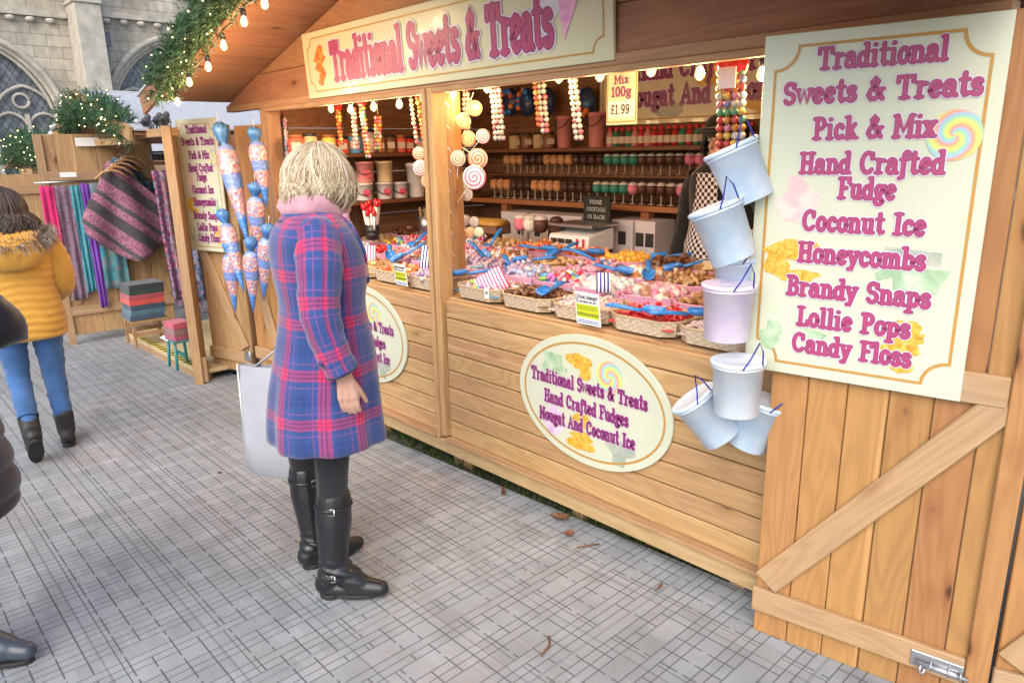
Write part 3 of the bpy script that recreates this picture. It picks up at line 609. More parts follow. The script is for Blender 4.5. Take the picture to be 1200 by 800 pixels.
def bars2(cx, cy, w_, h_, n, sl=.3):
    out = []
    for k in range(n): y = cy-h_/2+h_*(k+.5)/n; out.append([(cx-w_/2+sl*h_*.2*k, y-h_/n*.36), (cx+w_/2, y-h_/n*.30+sl*.03), (cx+w_/2-.01, y+h_/n*.34+sl*.03), (cx-w_/2+.01, y+h_/n*.36)])
    return out
# the long header sign
MH = frame((1, 0, 0), (0, -math.sin(R_(3)), math.cos(R_(3))), (0, -math.cos(R_(3)), -math.sin(R_(3))), (-4.0, 2.165, 1.905))
hs = thing('sign_board', 'long cream header sign reading Traditional Sweets & Treats over the counter', 'sign', M=MH)
WS, HS = 2.235, .345
mb = MB(); mb.box(0, WS, 0, HS, -.016, 0); mb.build('board', M['signw'], hs, bevel=.002)
mb = MB(); mb.ribbon(rrect(.045, WS-.045, .035, HS-.035, .05), .0075, .0012, 0, True); mb.build('border_line', M['gold'], hs)
def loc(Mx, px, py): Mi = Mx.inverted(); n = Mx.col[2].to_3d(); return Mi @ onplane(px, py, Mx.translation, n)
a, b = loc(MH, 391, 92), loc(MH, 650, 50)
mb = MB(); text(mb, 'Traditional Sweets & Treats', .295, b.x, .08, .195, z=.0036); mb.build('lettering', LET, hs)
pic(hs, [(.10, .19), (.17, .27), (.215, .265), (.205, .225), (.235, .205), (.19, .17), (.225, .12), (.17, .06), (.135, .075), (.16, .13), (.11, .15), (.14, .185)], 'orangep', .0025)
pic(hs, [(1.86, .23), (1.93, .29), (2.02, .29), (1.98, .2), (1.9, .13)], 'bluep', .0025); pic(hs, [(1.965, .3), (2.12, .31), (2.06, .2), (2.0, .09), (1.985, .18)], 'pinkc', .0035)
# the tall menu board on the right door and its small twin on the left door
MR = frame((math.cos(A9), math.sin(A9), 0), (0, 0, 1), (math.sin(A9), -math.cos(A9), 0), (-1.105, 2.0215, .931))
LINES = [('Traditional', 958, 82, 1112, 70), ('Sweets & Treats', 918, 124, 1153, 109), ('Pick & Mix', 953, 164, 1097, 159), ('Hand Crafted', 937, 204, 1108, 202), ('Fudge', 982, 233, 1050, 233),
         ('Coconut Ice', 940, 270, 1085, 275), ('Honeycombs', 935, 306, 1085, 316), ('Brandy Snaps', 922, 346, 1091, 359), ('Lollie Pops', 934, 381, 1067, 395), ('Candy Floss', 928, 411, 1068, 429)]
LL = []
for t, xa, ya, xb, yb in LINES:
    p, q = loc(MR, xa, ya), loc(MR, xb, yb); LL.append((t, p.x, q.x, (p.y+q.y)/2))
WB, HB = .585, .965
def menu(name_lab, Mx, sx=1., sy=1., let=LET, hk=1.):
    s = thing('menu_board', name_lab, 'sign', M=Mx)
    mb = MB(); mb.box(0, WB*sx, 0, HB*sy, -.012, 0); mb.build('board', M['sign'], s, bevel=.0015)
    mb = MB(); P = rrect(.035*sx, (WB-.035)*sx, .035*sy, (HB-.035)*sy, .062*sx); mb.ribbon(P, .0085*sx, .0012, 0, True); mb.build('border_line', M['gold'], s)
    mb = MB()
    for t, x0, x1, y in LL: text(mb, t, x0*sx, x1*sx, y*sy, .056*sy*hk, z=.0026)
    mb.build('lettering', let, s)
    swirl(s, .492*sx, .685*sy, .062*sx, .0022, .062*sy)
    for P, mt in ((blob2(.125, .50, .06, .05), 'floss'), (blob2(.12, .53, .035, .06), 'floss'), (blob2(.13, .375, .085, .026), 'honey'), (blob2(.075, .335, .035, .04), 'honey'), (blob2(.135, .30, .065, .02), 'honey'), (blob2(.43, .185, .05, .02), 'honey'), (blob2(.44, .155, .05, .02), 'honey'), (blob2(.43, .12, .055, .018), 'honey'), (blob2(.44, .075, .028, .02), 'honey'),
                  ([(.36, .365), (.50, .355), (.50, .39), (.365, .40)], 'greyf'), ([(.395, .285), (.43, .255), (.50, .285), (.525, .345), (.38, .35), (.345, .325), (.355, .305), (.39, .32)], 'greenf'), (blob2(.085, .15, .02, .05), 'greenf'), (blob2(.19, .125, .045, .02), 'greenf'), (blob2(.07, .10, .03, .03), 'greenf')):
        pic(s, [(x*sx, y*sy) for x, y in P], mt, .0012+.0004*(TK[0] % 3)); TK[0] += 1
    return s
menu('tall cream menu board listing Pick & Mix to Candy Floss on the right door', MR)
A16 = R_(16); ML = frame((math.cos(A16), math.sin(A16), 0), (0, 0, 1), (math.sin(A16), -math.cos(A16), 0), (-5.445, 1.905, .945))
menu('narrow cream menu board hanging on the left plank door', ML, .72, .935, LET2, 1.)
# ovals
def oval(label, cx):
    Mx = frame((1, 0, 0), (0, 0, 1), (0, -1, 0), (cx, Y0-.014, .583)); s = thing('oval_sign', label, 'sign', M=Mx)
    E_ = lambda rx, ry, n=56: [(rx*math.cos(2*PI*i/n), ry*math.sin(2*PI*i/n)) for i in range(n)]
    mb = MB(); mb.prism(E_(.415, .283), -.012, 0); mb.build('board', M['sign'], s, bevel=.0015)
    mb = MB(); mb.ribbon(E_(.378, .248), .009, .0012, 0, True); mb.build('border_line', M['gold'], s)
    mb = MB(); k = .0485
    text(mb, 'Traditional Sweets & Treats', -.335, .30, .038, .058, z=.0026); text(mb, 'Hand Crafted Fudges', -.255, .21, -.052, .058, z=.0026); text(mb, 'Nougat And Coconut Ice', -.285, .245, -.14, .058, z=.0026)
    mb.build('lettering', LET2, s); z = .0008
    pic(s, [(-.26, .07), (-.14, .06), (-.12, .12), (-.15, .125), (-.15, .17), (-.26, .18), (-.255, .13), (-.275, .10)], 'greenf', z); pic(s, blob2(-.055, .165, .075, .03), 'honey', z); pic(s, blob2(-.02, .125, .03, .04), 'honey', z+.0007); swirl(s, .105, .13, .068, z)
    pic(s, blob2(-.2, -.13, .06, .06), 'flossl', z); pic(s, blob2(-.035, -.09, .055, .035), 'honey', z); pic(s, blob2(-.04, -.16, .06, .025), 'honey', z+.0007); pic(s, blob2(-.05, -.20, .08, .027), 'honey', z+.0014)
    pic(s, [(.10, -.12), (.24, -.13), (.25, -.17), (.2, -.19), (.19, -.235), (.13, -.235), (.13, -.19), (.09, -.16)], 'greyf', z)
oval('oval cream sign in full view on the right bay of the counter front', -1.875)
oval('oval cream sign on the left bay, half hidden by the shopper', -3.59)
# sign on the back wall, and the price board hung in the opening
PB = at(905, 133, 3.9); PA = at(690, 150, 3.9)
Mb = frame((1, 0, 0), (0, 0, 1), (0, -1, 0), (-3.32, 3.93, 1.745)); s = thing('sign_board', 'wide cream sign at the back of the stall above the bottle shelf', 'sign', M=Mb)
mb = MB(); mb.box(0, 1.75, 0, .62, -.012, 0); mb.build('board', M['signw'], s); mb = MB()
for t, xa, xb, y in (('Traditional Sweets & Treats', .12, 1.62, .43), ('Hand Crafted Fudges', .30, 1.45, .27), ('Nougat And Coconut Ice', .22, 1.52, .11)): text(mb, t, xa, xb, y, .12, z=.0026)
mb.build('lettering', LET2, s)
for P, mt in ((blob2(.5, .5, .16, .06), 'greenf'), (blob2(.85, .3, .15, .09), 'honey'), (blob2(.55, .08, .12, .05), 'greyf'), (blob2(1.2, .1, .15, .06), 'honey'), (blob2(1.3, .35, .1, .1), 'greenf')): pic(s, P, mt, .003)
mb = MB(); mb.ribbon(rrect(.03, 1.72, .03, .59, .06), .01, .0012, 0, True); mb.build('border_line', M['gold'], s)
p0, p1 = at(710.5, 147, 2.62), at(746, 143, 2.62); wdp = p1.x-p0.x; Mp = frame((1, 0, 0), (0, 0, 1), (0, -1, 0), (p0.x, 2.62, p0.z))
s = thing('price_board', 'yellow price board reading Pick & Mix 100g hung under the header', 'sign', M=Mp); mb = MB(); mb.box(0, wdp, 0, .315, -.005, 0); mb.build('board', M['signw'], s)
mb = MB(); cx = wdp/2
for t, hw, y, h in (('Pick', .045, .262, .034), ('&', .012, .218, .03), ('Mix', .04, .17, .034), ('100g', .055, .118, .04)): text(mb, t, cx-hw, cx+hw, y, h, layers=((.18, 0),), z=.003)
mb.build('lettering', [M['lout']], s); mb = MB(); mb.prism([(.01, .03), (wdp-.01, .03), (wdp-.01, .10), (.01, .10)], .0005, .0012); mb.build('price_patch', M['offwhite'], s)
mb = MB(); text(mb, '£1.99', .025, wdp-.035, .045, .04, layers=((.14, 0),), z=.003); mb.build('price', [M['ink']], s)
mb = MB(); mb.ribbon([(.006, .012), (wdp-.006, .012), (wdp-.006, .308), (.006, .308)], .006, .001, 0, True); mb.build('border_line', M['gold'], s)

# ================================================================== BULB STRINGS
g = NG('lit bulb', .1); g.out((1, .8, .5)); g.b.inputs['Emission Color'].default_value = (1, .58, .22, 1); g.b.inputs['Emission Strength'].default_value = 60; M['bulb'] = g.m
M['globe'] = plain('clear bulb glass', (1, .95, .88), .03, .0, trans=1., emit=(1, .58, .25), es=.45)
g = NG('fairy light', .2); g.out((1, .85, .5)); g.b.inputs['Emission Color'].default_value = (1, .72, .3, 1); g.b.inputs['Emission Strength'].default_value = 6; M['fairy'] = g.m
mb = MB(); mb.lathe([(.016, .0), (.017, .03), (.013, .045), (.004, .047)], 10); sock = mb
def bulb0():
    o = thing('light_bulb', 'x', 'light bulb'); mb = MB(); mb.lathe([(.0165, .0), (.0175, .032), (.012, .046), (.003, .048)], 10); mb.build('socket', M['black'], o)
    mb = MB(); mb.lathe([(.003, -.058), (.012, -.055), (.021, -.045), (.024, -.032), (.02, -.016), (.013, -.004), (.012, .002)], 14, cap=(True, False)); mb.build('glass', M['globe'], o)
    mb = MB(); mb.tube([(0, 0, 0), (.004, .003, -.016), (-.004, 0, -.024), (.004, -.003, -.034), (0, 0, -.042)], .0048, 6); mb.build('filament', M['bulb'], o)
    l = bpy.data.lights.new('bulb_light', 'POINT'); l.energy = 2.5; l.color = (1, .62, .3); l.shadow_soft_size = .05; lo = bpy.data.objects.new('bulb_light', l); COL.objects.link(lo); lo.parent = o; lo.location = (0, 0, -.085); return o
B0 = bulb0(); used = [False]
def bulb(p, label, grp, e=None):
    if not used[0]: o = B0; used[0] = True; o.location = p; o['label'] = label; o['group'] = grp; o.scale = (.78,)*3
    else: o = dup(B0, label, p, group=grp)
    return o
eave = [at(px, py, 1.64) for px, py in ((310, 4), (286, 25), (262, 53), (244, 78), (222, 96), (208, 119))]
for i, p in enumerate(eave): bulb(p+Vector((0, 0, .02)), ['clear bulb highest on the roof edge string', 'clear bulb second from the top on the roof edge string', 'clear bulb third from the top on the roof edge string', 'clear bulb fourth from the top of the roof edge string', 'clear bulb next to lowest on the roof edge string', 'clear bulb at the lowest end of the roof edge string'][i], 'bulbs along the roof edge')
def cable(pts, label, sag=.02):
    mb = MB(); Q = []
    for i, p in enumerate(pts):
        Q.append(p)
        if i < len(pts)-1: Q.append((p+pts[i+1])/2-Vector((0, 0, sag)))
    o = mb; c0 = Q[0]; mb.tube([q-c0 for q in Q], .0045, 6); tag(mb.build('light_cable', M['black'], loc=c0), label, 'cable')
top = at(330, -22, 1.64)
cable([top+Vector((0, 0, .07))]+[p+Vector((0, 0, .068)) for p in eave], 'black cable carrying bulbs down the left roof edge')
HBP = [(388, 129), (411, 130), (438, 127), (468, 124), (496, 117), (531, 113), (571, 105), (655, 93), (703, 91), (763, 85), (820, 89), (893, 90)]
hbp = [at(px, py, 2.33) for px, py in HBP]
for i, p in enumerate(hbp): bulb(p+Vector((0, 0, .03)), 'lit bulb under the header, %s of its row' % nth(i), 'bulbs under the header')
cable([p+Vector((0, 0, .078)) for p in hbp], 'black cable carrying the bulbs under the header', .008)

# ================================================================== GARLANDS
gm = NG('fir needles', .6, .3); M['fir'] = gm.out(gm.hsv((.038, .105, .036), gm.math('MULTIPLY_ADD', gm.isl(), .07, .47), .9, gm.math('MULTIPLY_ADD', gm.isl(), 1.1, .45)))
M['stem'] = plain('brown twig', (.07, .045, .025), .8)
LP = []
def garland(label, path, r, ntw, nl, base):
    o = thing('garland', label, 'garland', base, group='fir garlands on the stall roofs'); path = [Vector(p)-Vector(base) for p in path]; mb = MB()
    seg = [(path[i+1]-path[i]).length for i in range(len(path)-1)]; T = sum(seg)
    def pt(t):
        d = t*T
        for i, L in enumerate(seg):
            if d <= L or i == len(seg)-1: return path[i]+(path[i+1]-path[i])*(d/L), (path[i+1]-path[i]).normalized()
            d -= L
    for k in range(ntw):
        p, t = pt(random.random()); d = Vector((random.gauss(0, 1), random.gauss(0, 1), random.gauss(0, 1))); d = (d-t*d.dot(t)*.6).normalized(); L = r*random.uniform(.75, 1.35)
        tip = p+d*L+Vector((0, 0, -.2*L*random.random())); a = p+d*L*.25
        ax = (tip-a); al = ax.length; ax.normalize(); s1 = ax.orthogonal().normalized(); s2 = ax.cross(s1); nn = 16
        for q in range(nn):
            f = q/nn; c = a+ax*al*f; th = q*2.4+random.random(); nd = (s1*math.cos(th)+s2*math.sin(th))*.75+ax*.65; ln = .042*(1-.35*f)*random.uniform(.8, 1.2)*(r/.12)**.5; sd_ = ax.cross(nd).normalized()*.0034*(r/.1)**.5
            mb.add([c-sd_, c+sd_, c+nd*ln], [(0, 1, 2)])
    mb.build('foliage', M['fir'], o); mb = MB(); mb.tube(path, .012, 6); mb.build('stem', M['stem'], o); lm = None
    for k in range(nl):
        p, t = pt(random.random()); d = Vector((random.gauss(.25, 1), random.gauss(-.5, 1), random.gauss(0, 1))).normalized(); q = p+d*r*random.uniform(.85, 1.15)
        if lm is None:
            mb = MB(); mb.ball((0, 0, 0), .0042*(r/.11)**.7, 6, 4); lm = mb.build('fairy_light', M['fairy'], o); lm.location = q
        else: c = lm.copy(); COL.objects.link(c); c.parent = o; c.location = q
    return o
b0 = Vector((-5.3, 1.6, 1.86)); garland('thick fir garland with fairy lights along the sweet stall roof edge', [at(184, 104, 1.57), at(200, 76, 1.57), at(226, 34, 1.57), at(258, -10, 1.57), at(300, -58, 1.57)], .102, 900, 46, b0)
ga, gb, gc = at(78, 158, 1.72), at(97, 122, 1.72), at(150, 150, 1.72)
garland('fir garland arched over the gable of the clothing stall', [ga+Vector((-.0, 0, .0)), at(80, 135, 1.72), gb, at(120, 128, 1.72), gc], .135, 700, 50, ga)
gd, ge, gf = at(14, 192, 1.9), at(30, 164, 1.9), at(58, 183, 1.9)
garland('fir garland on the farthest stall gable at the left edge', [gd, at(18, 175, 1.9), ge, at(42, 172, 1.9), gf], .18, 620, 36, gd)

# ================================================================== THE SWEETS ON THE COUNTER
S_ = {
 'fudge': multi('fudge pieces', [(.42, .24, .10), (.55, .36, .18), (.30, .15, .06), (.60, .46, .28)], .6, 0),
 'nuts': multi('caramel nuts', [(.50, .32, .14), (.58, .42, .22), (.42, .25, .10)], .55, 0),
 'choc': multi('chocolates', [(.10, .035, .015), (.16, .06, .025), (.24, .11, .05), (.07, .025, .012)], .4, .15),
 'white': multi('white sweets', [(.64, .66, .68), (.58, .63, .68), (.66, .65, .62)], .55, 0),
 'pink': multi('pink sweets', [(.66, .24, .36), (.70, .38, .46), (.64, .46, .48), (.58, .14, .28)], .5, .05),
 'red': multi('red sweets', [(.55, .02, .03), (.66, .05, .05), (.42, .012, .03)], .35, .2),
 'yellow': multi('yellow sweets', [(.80, .46, .04), (.82, .58, .12), (.78, .36, .03)], .5, .1),
 'orange': multi('orange sweets', [(.74, .22, .05), (.80, .34, .12), (.70, .12, .06), (.78, .5, .3)], .4, .15),
 'mix': multi('mixed sweets', [(.70, .05, .10), (.80, .50, .05), (.80, .78, .74), (.62, .20, .50), (.10, .35, .60), (.35, .15, .06), (.80, .40, .50), (.30, .50, .10)], .4, .15),
 'pastel': multi('pastel sweets', [(.52, .38, .58), (.34, .44, .64), (.62, .44, .52), (.60, .56, .60), (.36, .28, .52)], .35, .2),
 'brownw': multi('brown and white sweets', [(.60, .54, .46), (.30, .15, .08), (.78, .74, .70), (.42, .26, .15), (.16, .07, .04)], .45, .1),
 'orw': multi('orange and white sweets', [(.80, .78, .74), (.72, .30, .10), (.80, .76, .72), (.40, .20, .10)], .45, .1),
 'pinkw': multi('pink and white sweets', [(.66, .58, .54), (.66, .34, .44), (.62, .48, .46), (.58, .20, .30), (.42, .24, .16)], .45, .1),
}
g = NG('woven wicker', .7, .25); uv = g.uv(); a_, b_, _ = g.sep(uv)
chk = g.n('TexChecker'); g.put(chk.inputs[0], g.map(uv, (70, 110, 1))); chk.inputs['Scale'].default_value = 1; wv = g.noise(g.obj(), 60, 3)
g.bump(chk.outputs['Fac'], .8, .004); M['wicker'] = g.out(g.mix(1., g.mix(chk.outputs['Fac'], (.52, .41, .28), (.62, .51, .37)), g.ramp(wv, (.3, .75), (.7, 1.1)), 'MULTIPLY'))
M['wickerr'] = plain('wicker rim', (.56, .42, .26), .7, .2, bump=.5, scale=120)
def piece(kind, s=1.):
    mb = MB(); r = random.uniform
    if kind == 'cube': d = .013*s; mb.box(-d*r(.9, 1.3), d*r(.9, 1.3), -d, d, -d*.8, d*.8)
    elif kind == 'ball': mb.ball((0, 0, 0), (.014*s, .013*s, .012*s), 9, 6)
    elif kind == 'drum': mb.lathe([(.004, -.013), (.014, -.013), (.0165, -.009), (.0165, .009), (.014, .013), (.004, .013)], 10, M=Matrix.Scale(s, 4))
    elif kind == 'bean': mb.tube([(-.018*s, 0, 0), (-.012*s, .001, .002), (0, .004*s, .002), (.012*s, .001, .002), (.018*s, 0, 0)], [.003*s, .008*s, .009*s, .008*s, .003*s], 8)
    elif kind == 'ring': mb.tube([(.013*s*math.cos(t*PI/6), .013*s*math.sin(t*PI/6), 0) for t in range(13)], .006*s, 6)
    elif kind == 'lace': mb.tube([(-.035*s+.007*s*t, .008*s*math.sin(t*1.1), .004*s*math.sin(t*1.7)) for t in range(11)], .0045*s, 6)
    elif kind == 'wrap':
        mb.lathe([(.011, -.03), (.006, -.019), (.003, -.015), (.010, -.011), (.012, 0), (.010, .011), (.003, .015), (.006, .019), (.011, .03)], 8, M=rotm(PI/2, 0, 0, s=s))
    elif kind == 'chunk':
        bm = bmesh.new(); bmesh.ops.create_icosphere(bm, subdivisions=1, radius=.017*s)
        for v in bm.verts: v.co *= r(.65, 1.2)
        vs = [v.co.copy() for v in bm.verts]; fs = [[v.index for v in f.verts] for f in bm.faces]; bm.free(); mb.add(vs, fs, 0, False)
    return mb
PIECES = []          # (tray key, kind, matname, Matrix, seed)
TRAYS = []
def heap(x0, x1, y0, y1, z, dome, kind, mat, s, n, key):
    L, W_ = x1-x0, y1-y0
    for i in range(n):
        u, v = random.uniform(.06, .94), random.uniform(.08, .92)
        if kind == 'lace': u, v = .13+.74*u, .2+.6*v
        hh = dome*(1-(2*u-1)**4)*(1-(2*v-1)**4)*random.uniform(.75, 1.0)
        if i < n*.3: hh *= .6
        Mx = rotm(random.gauss(0, .5), random.gauss(0, .5), random.random()*6.3, (x0+u*L, y0+v*W_, z+hh), s*random.uniform(.85, 1.15)); PIECES.append((key, kind, mat, Mx))
def tray(key, label, x0, x1, y0, y1, zb, zr, wick, kind, mat, s, n, dome):
    c = Vector(((x0+x1)/2, (y0+y1)/2, zb)); hx, hy, H = (x1-x0)/2-.003, (y1-y0)/2-.003, zr-zb
    t = thing('wicker_basket' if wick else 'sweet_tray', label, 'basket' if wick else 'tray', c, group='wicker baskets along the counter front' if wick else 'pink trays of sweets')
    mb = MB(); k = .93; th = .006
    def ringp(sx, sy, z):
        P = []
        for a in range(16):
            an = 2*PI*(a+.5)/16; cx_, sy_ = math.cos(an), math.sin(an); q = 1/max(abs(cx_), abs(sy_)); q = 1+(q-1)*.98; P.append((sx*cx_*q, sy*sy_*q, z))
        return P
    jj = (lambda: 0) if wick else (lambda: random.gauss(0, .0018))
    rs = [ringp(hx*k, hy*k, 0), ringp(hx*(k+.035), hy*(k+.035), H*.5), ringp(hx, hy, H), ringp(hx-th, hy-th, H), ringp(hx*k-th, hy*k-th, .006)]
    mb.rings(rs, 0, False, True, (True, True), uv=lambda i, j: (j*.05, [0, H*.5, H, H+.006, 0][i])); mb.build('tub', M['wicker'] if wick else M['pinkp'], t)
    mb = MB(); rp = [(p[0], p[1], H+jj()) for p in ringp(hx-.003, hy-.003, H)]; mb.tube(rp+[rp[0]], .0055 if wick else .004, 6); mb.build('rim', M['wickerr'] if wick else M['pinkp'], t)
    mb = MB(); ng = 8; vs = []; fs = []                       # bed of sweets under the top layer
    for a in range(ng+1):
        for b in range(ng+1):
            u, v = a/ng, b/ng; vs.append(((u-.5)*2*(hx*.95), (v-.5)*2*(hy*.95), H-.03+dome*(1-(2*u-1)**4)*(1-(2*v-1)**4)*.8+random.gauss(0, .002)))
    for a in range(ng):
        for b in range(ng): q = a*(ng+1)+b; fs.append((q, q+ng+1, q+ng+2, q+1))
    mb.add(vs, fs, 0, False); mb.build('sweet_bed', S_[mat], t)
    heap(x0+.012, x1-.012, y0+.012, y1-.012, zr-.018, dome, kind, mat, s, n, key); TRAYS.append((key, mat, kind, label))
DESC = {'fudge': 'tan fudge', 'nuts': 'pale brown nutty sweets', 'choc': 'dark chocolates', 'white': 'white marshmallows', 'pink': 'pink sweets', 'red': 'red laces', 'yellow': 'yellow honeycomb', 'orange': 'orange jellies', 'mix': 'many coloured sweets', 'pastel': 'pastel wrapped sweets', 'brownw': 'brown and white cubes', 'orw': 'orange and white sweets', 'pinkw': 'pink and white sweets'}
ROWS = [(2.212, 2.462, .905, .962), (2.465, 2.715, .905, .985), (2.718, 2.966, .905, 1.005), (2.969, 3.215, .905, 1.028)]
LAY = {
 ('right', 0): (-2.82, .327, [('mix', 'bean', 1.), ('choc', 'bean', 1.1), ('pinkw', 'wrap', .9), ('red', 'lace', 1.), ('pinkw', 'ring', .8)]),
 ('right', 1): (-2.82, .276, [('pastel', 'wrap', 1.2), ('mix', 'bean', 1.1), ('white', 'drum', 1.15), ('pinkw', 'drum', 1.1), ('fudge', 'chunk', .9), ('brownw', 'cube', 1.25)]),
 ('right', 2): (-2.82, .276, [('nuts', 'bean', .9), ('pink', 'wrap', 1.), ('orw', 'drum', 1.), ('fudge', 'wrap', 1.), ('mix', 'ring', 1.1), ('nuts', 'chunk', 1.)]),
 ('right', 3): (-2.82, .276, [('orange', 'chunk', 1.), ('yellow', 'chunk', 1.05), ('choc', 'cube', 1.2), ('fudge', 'cube', 1.4), ('yellow', 'ring', 1.35), ('choc', 'chunk', 1.)]),
 ('left', 0): (-4.55, .327, [('mix', 'wrap', 1.), ('pink', 'bean', 1.), ('nuts', 'cube', 1.), ('orange', 'bean', 1.), ('pastel', 'wrap', 1.)]),
 ('left', 1): (-4.55, .327, [('white', 'drum', 1.), ('red', 'bean', 1.), ('pinkw', 'wrap', 1.), ('mix', 'wrap', 1.), ('pastel', 'wrap', 1.1)]),
 ('left', 2): (-4.55, .327, [('nuts', 'cube', 1.), ('mix', 'wrap', 1.), ('fudge', 'cube', 1.2), ('pink', 'wrap', 1.1), ('orw', 'wrap', 1.)]),
 ('left', 3): (-4.55, .327, [('choc', 'cube', 1.), ('pink', 'chunk', 1.), ('mix', 'wrap', 1.1), ('nuts', 'chunk', 1.2), ('orange', 'wrap', 1.1)]),
}
RN = ['front row', 'second row', 'third row', 'back row']
for (bay, r), (xs, wd, cols) in LAY.items():
    y0, y1, zb, zr = ROWS[r]
    for i, (mat, kind, s) in enumerate(cols):
        wk = r == 0
        lab = '%s of %s, %s in %s bay %s' % ('wicker basket' if wk else 'pink tray', DESC[mat], nth(i), bay, RN[r])
        nn = int((95 if bay == 'right' else 60)/(s**1.6)*(wd/.3)*.72)
        tray((bay, r, i), lab, xs+wd*i, xs+wd*(i+1), y0, y1, zb, zr, wk, kind, mat, s*1.22, nn, .045 if r else .03)
# the 300 sweets that show largest stand alone, the rest of each tray is one heap
PIECES.sort(key=lambda p: (p[3].translation-CAM).length+(.25 if p[0][0] == 'left' else 0)-(p[3].translation.z-ROWS[p[0][1]][3])*3)
LAB = {k: lab for k, _, _, lab in TRAYS}; proto = {}
KN = {'cube': 'cube', 'ball': 'ball', 'drum': 'drum shaped', 'bean': 'long', 'ring': 'ring shaped', 'lace': 'lace', 'wrap': 'wrapped', 'chunk': 'rough lump'}
for key, kind, mat, Mx in PIECES[:300]:
    q = (kind, mat, random.randrange(5))
    if q not in proto: o = piece(kind).build('sweet', S_[mat]); proto[q] = o
    else: o = proto[q].copy(); COL.objects.link(o)
    o.matrix_world = Mx; bay, r, i = key
    tag(o, '%s sweet on %s, %s, %s bay %s' % (KN[kind], DESC[mat], nth(i), bay, RN[r]), 'sweet', 'loose %s in tray %s of %s' % (DESC[mat], nth(i), RN[r]+' '+bay))
rest = {}
for key, kind, mat, Mx in PIECES[300:]: rest.setdefault(key, []).append((kind, mat, Mx))
for key, L in rest.items():
    mb = MB()
    for kind, mat, Mx in L:
        p = piece(kind); mb.add(p.v, p.f, 0, kind not in ('cube', 'chunk'), None, Mx)
    c = L[0][2].translation.copy(); tag(mb.build('loose_sweets', S_[L[0][1]], None, c, loc=c), LAB[key].replace('wicker basket of', 'heap of').replace('pink tray of', 'heap of'), 'sweets', kind='stuff')

# blue scoops -------------------------------------------------------------------------------------------
def scoop0():
    o = thing('scoop', 'x', 'scoop'); mb = MB(); mb.tube([(0, 0, .006), (.05, 0, .012), (.10, 0, .016), (.125, 0, .014)], [.006, .007, .008, .005], 8, flat=1.7); mb.build('handle', M['blue'], o)
    mb = MB(); n = 9; rs = []; ths = .0022
    for x, r, b in ((-.002, .012, .0), (-.012, .024, .002), (-.045, .027, .0), (-.075, .024, -.002)):
        out = [(x, r*math.cos(PI+PI*j/(n-1)), .02+b+r*.9*math.sin(PI+PI*j/(n-1))) for j in range(n)]; inn = [(x, (r-ths)*math.cos(2*PI-PI*j/(n-1)), .021+b+(r-ths)*.9*math.sin(2*PI-PI*j/(n-1))) for j in range(n)]; rs.append(out+inn)
    mb.rings(rs, 0, True); mb.build('bowl', M['blue'], o); return o
S0 = scoop0(); S0.scale = (1.18,)*3; first = [True]
SC = [(575, 288, 50, 'blue scoop standing up among the orange jellies near the lollipop stand', 35), (562, 296, 120, 'blue scoop crossed under the upright scoop by the centre post', 15), (620, 306, -2, 'blue scoop lying level left of the white marshmallows', 0), (596, 312, 100, 'small angle view of blue scoop left of the level scoop', 10), (634, 293, 150, 'blue scoop in the back row in front of the kitchen scale', 0), (688, 297, 160, 'blue scoop in the back row right of the kitchen scale', 0),
      (703, 309, 175, 'blue scoop with bowl tilted up above the pink and white sweets', 20), (722, 318, 130, 'blue scoop sloping down over the brown and white sweets', 0), (783, 302, 3, 'topmost blue scoop at the right of the counter', 0), (800, 314, 12, 'longest looking blue scoop lying over brown lumps at the right', 5), (760, 320, 80, 'blue scoop seen end on left of the long right scoop', 10), (752, 366, 150, 'blue scoop on the red laces', 0), (806, 370, 185, 'blue scoop on the front basket nearest the hanging buckets', 0),
      (645, 341, 60, 'blue scoop in the front basket right of the dark chocolates', 0), (548, 322, 10, 'blue scoop on the pastel sweets just right of the centre post', 0), (475, 300, 30, 'blue scoop in the left bay over the food allergy card', 20), (457, 298, 100, 'leftmost blue scoop in the left bay', 10), (487, 286, 60, 'blue scoop highest in the left bay', 20), (656, 296, 40, 'blue scoop just left of the second back scoop', 10)]
for px, py, rz, lab, pit in SC:
    best = None
    for zz in np.arange(.99, 1.11, .005):
        q = onz(px, py, float(zz)); rr = [r for r in ROWS if r[0] <= q.y <= r[1]]
        if rr and zz >= rr[0][3]+.022: best = q; break
    p = best if best else onz(px, py, 1.05)
    # rotation: degrees anticlockwise as seen in the picture, with picture-right along the counter
    o = S0 if first[0] else dup(S0); first[0] = False
    o.location = p; o.rotation_euler = (0, -R_(pit), R_(rz+47)); o['label'] = lab; o['group'] = 'blue scoops'
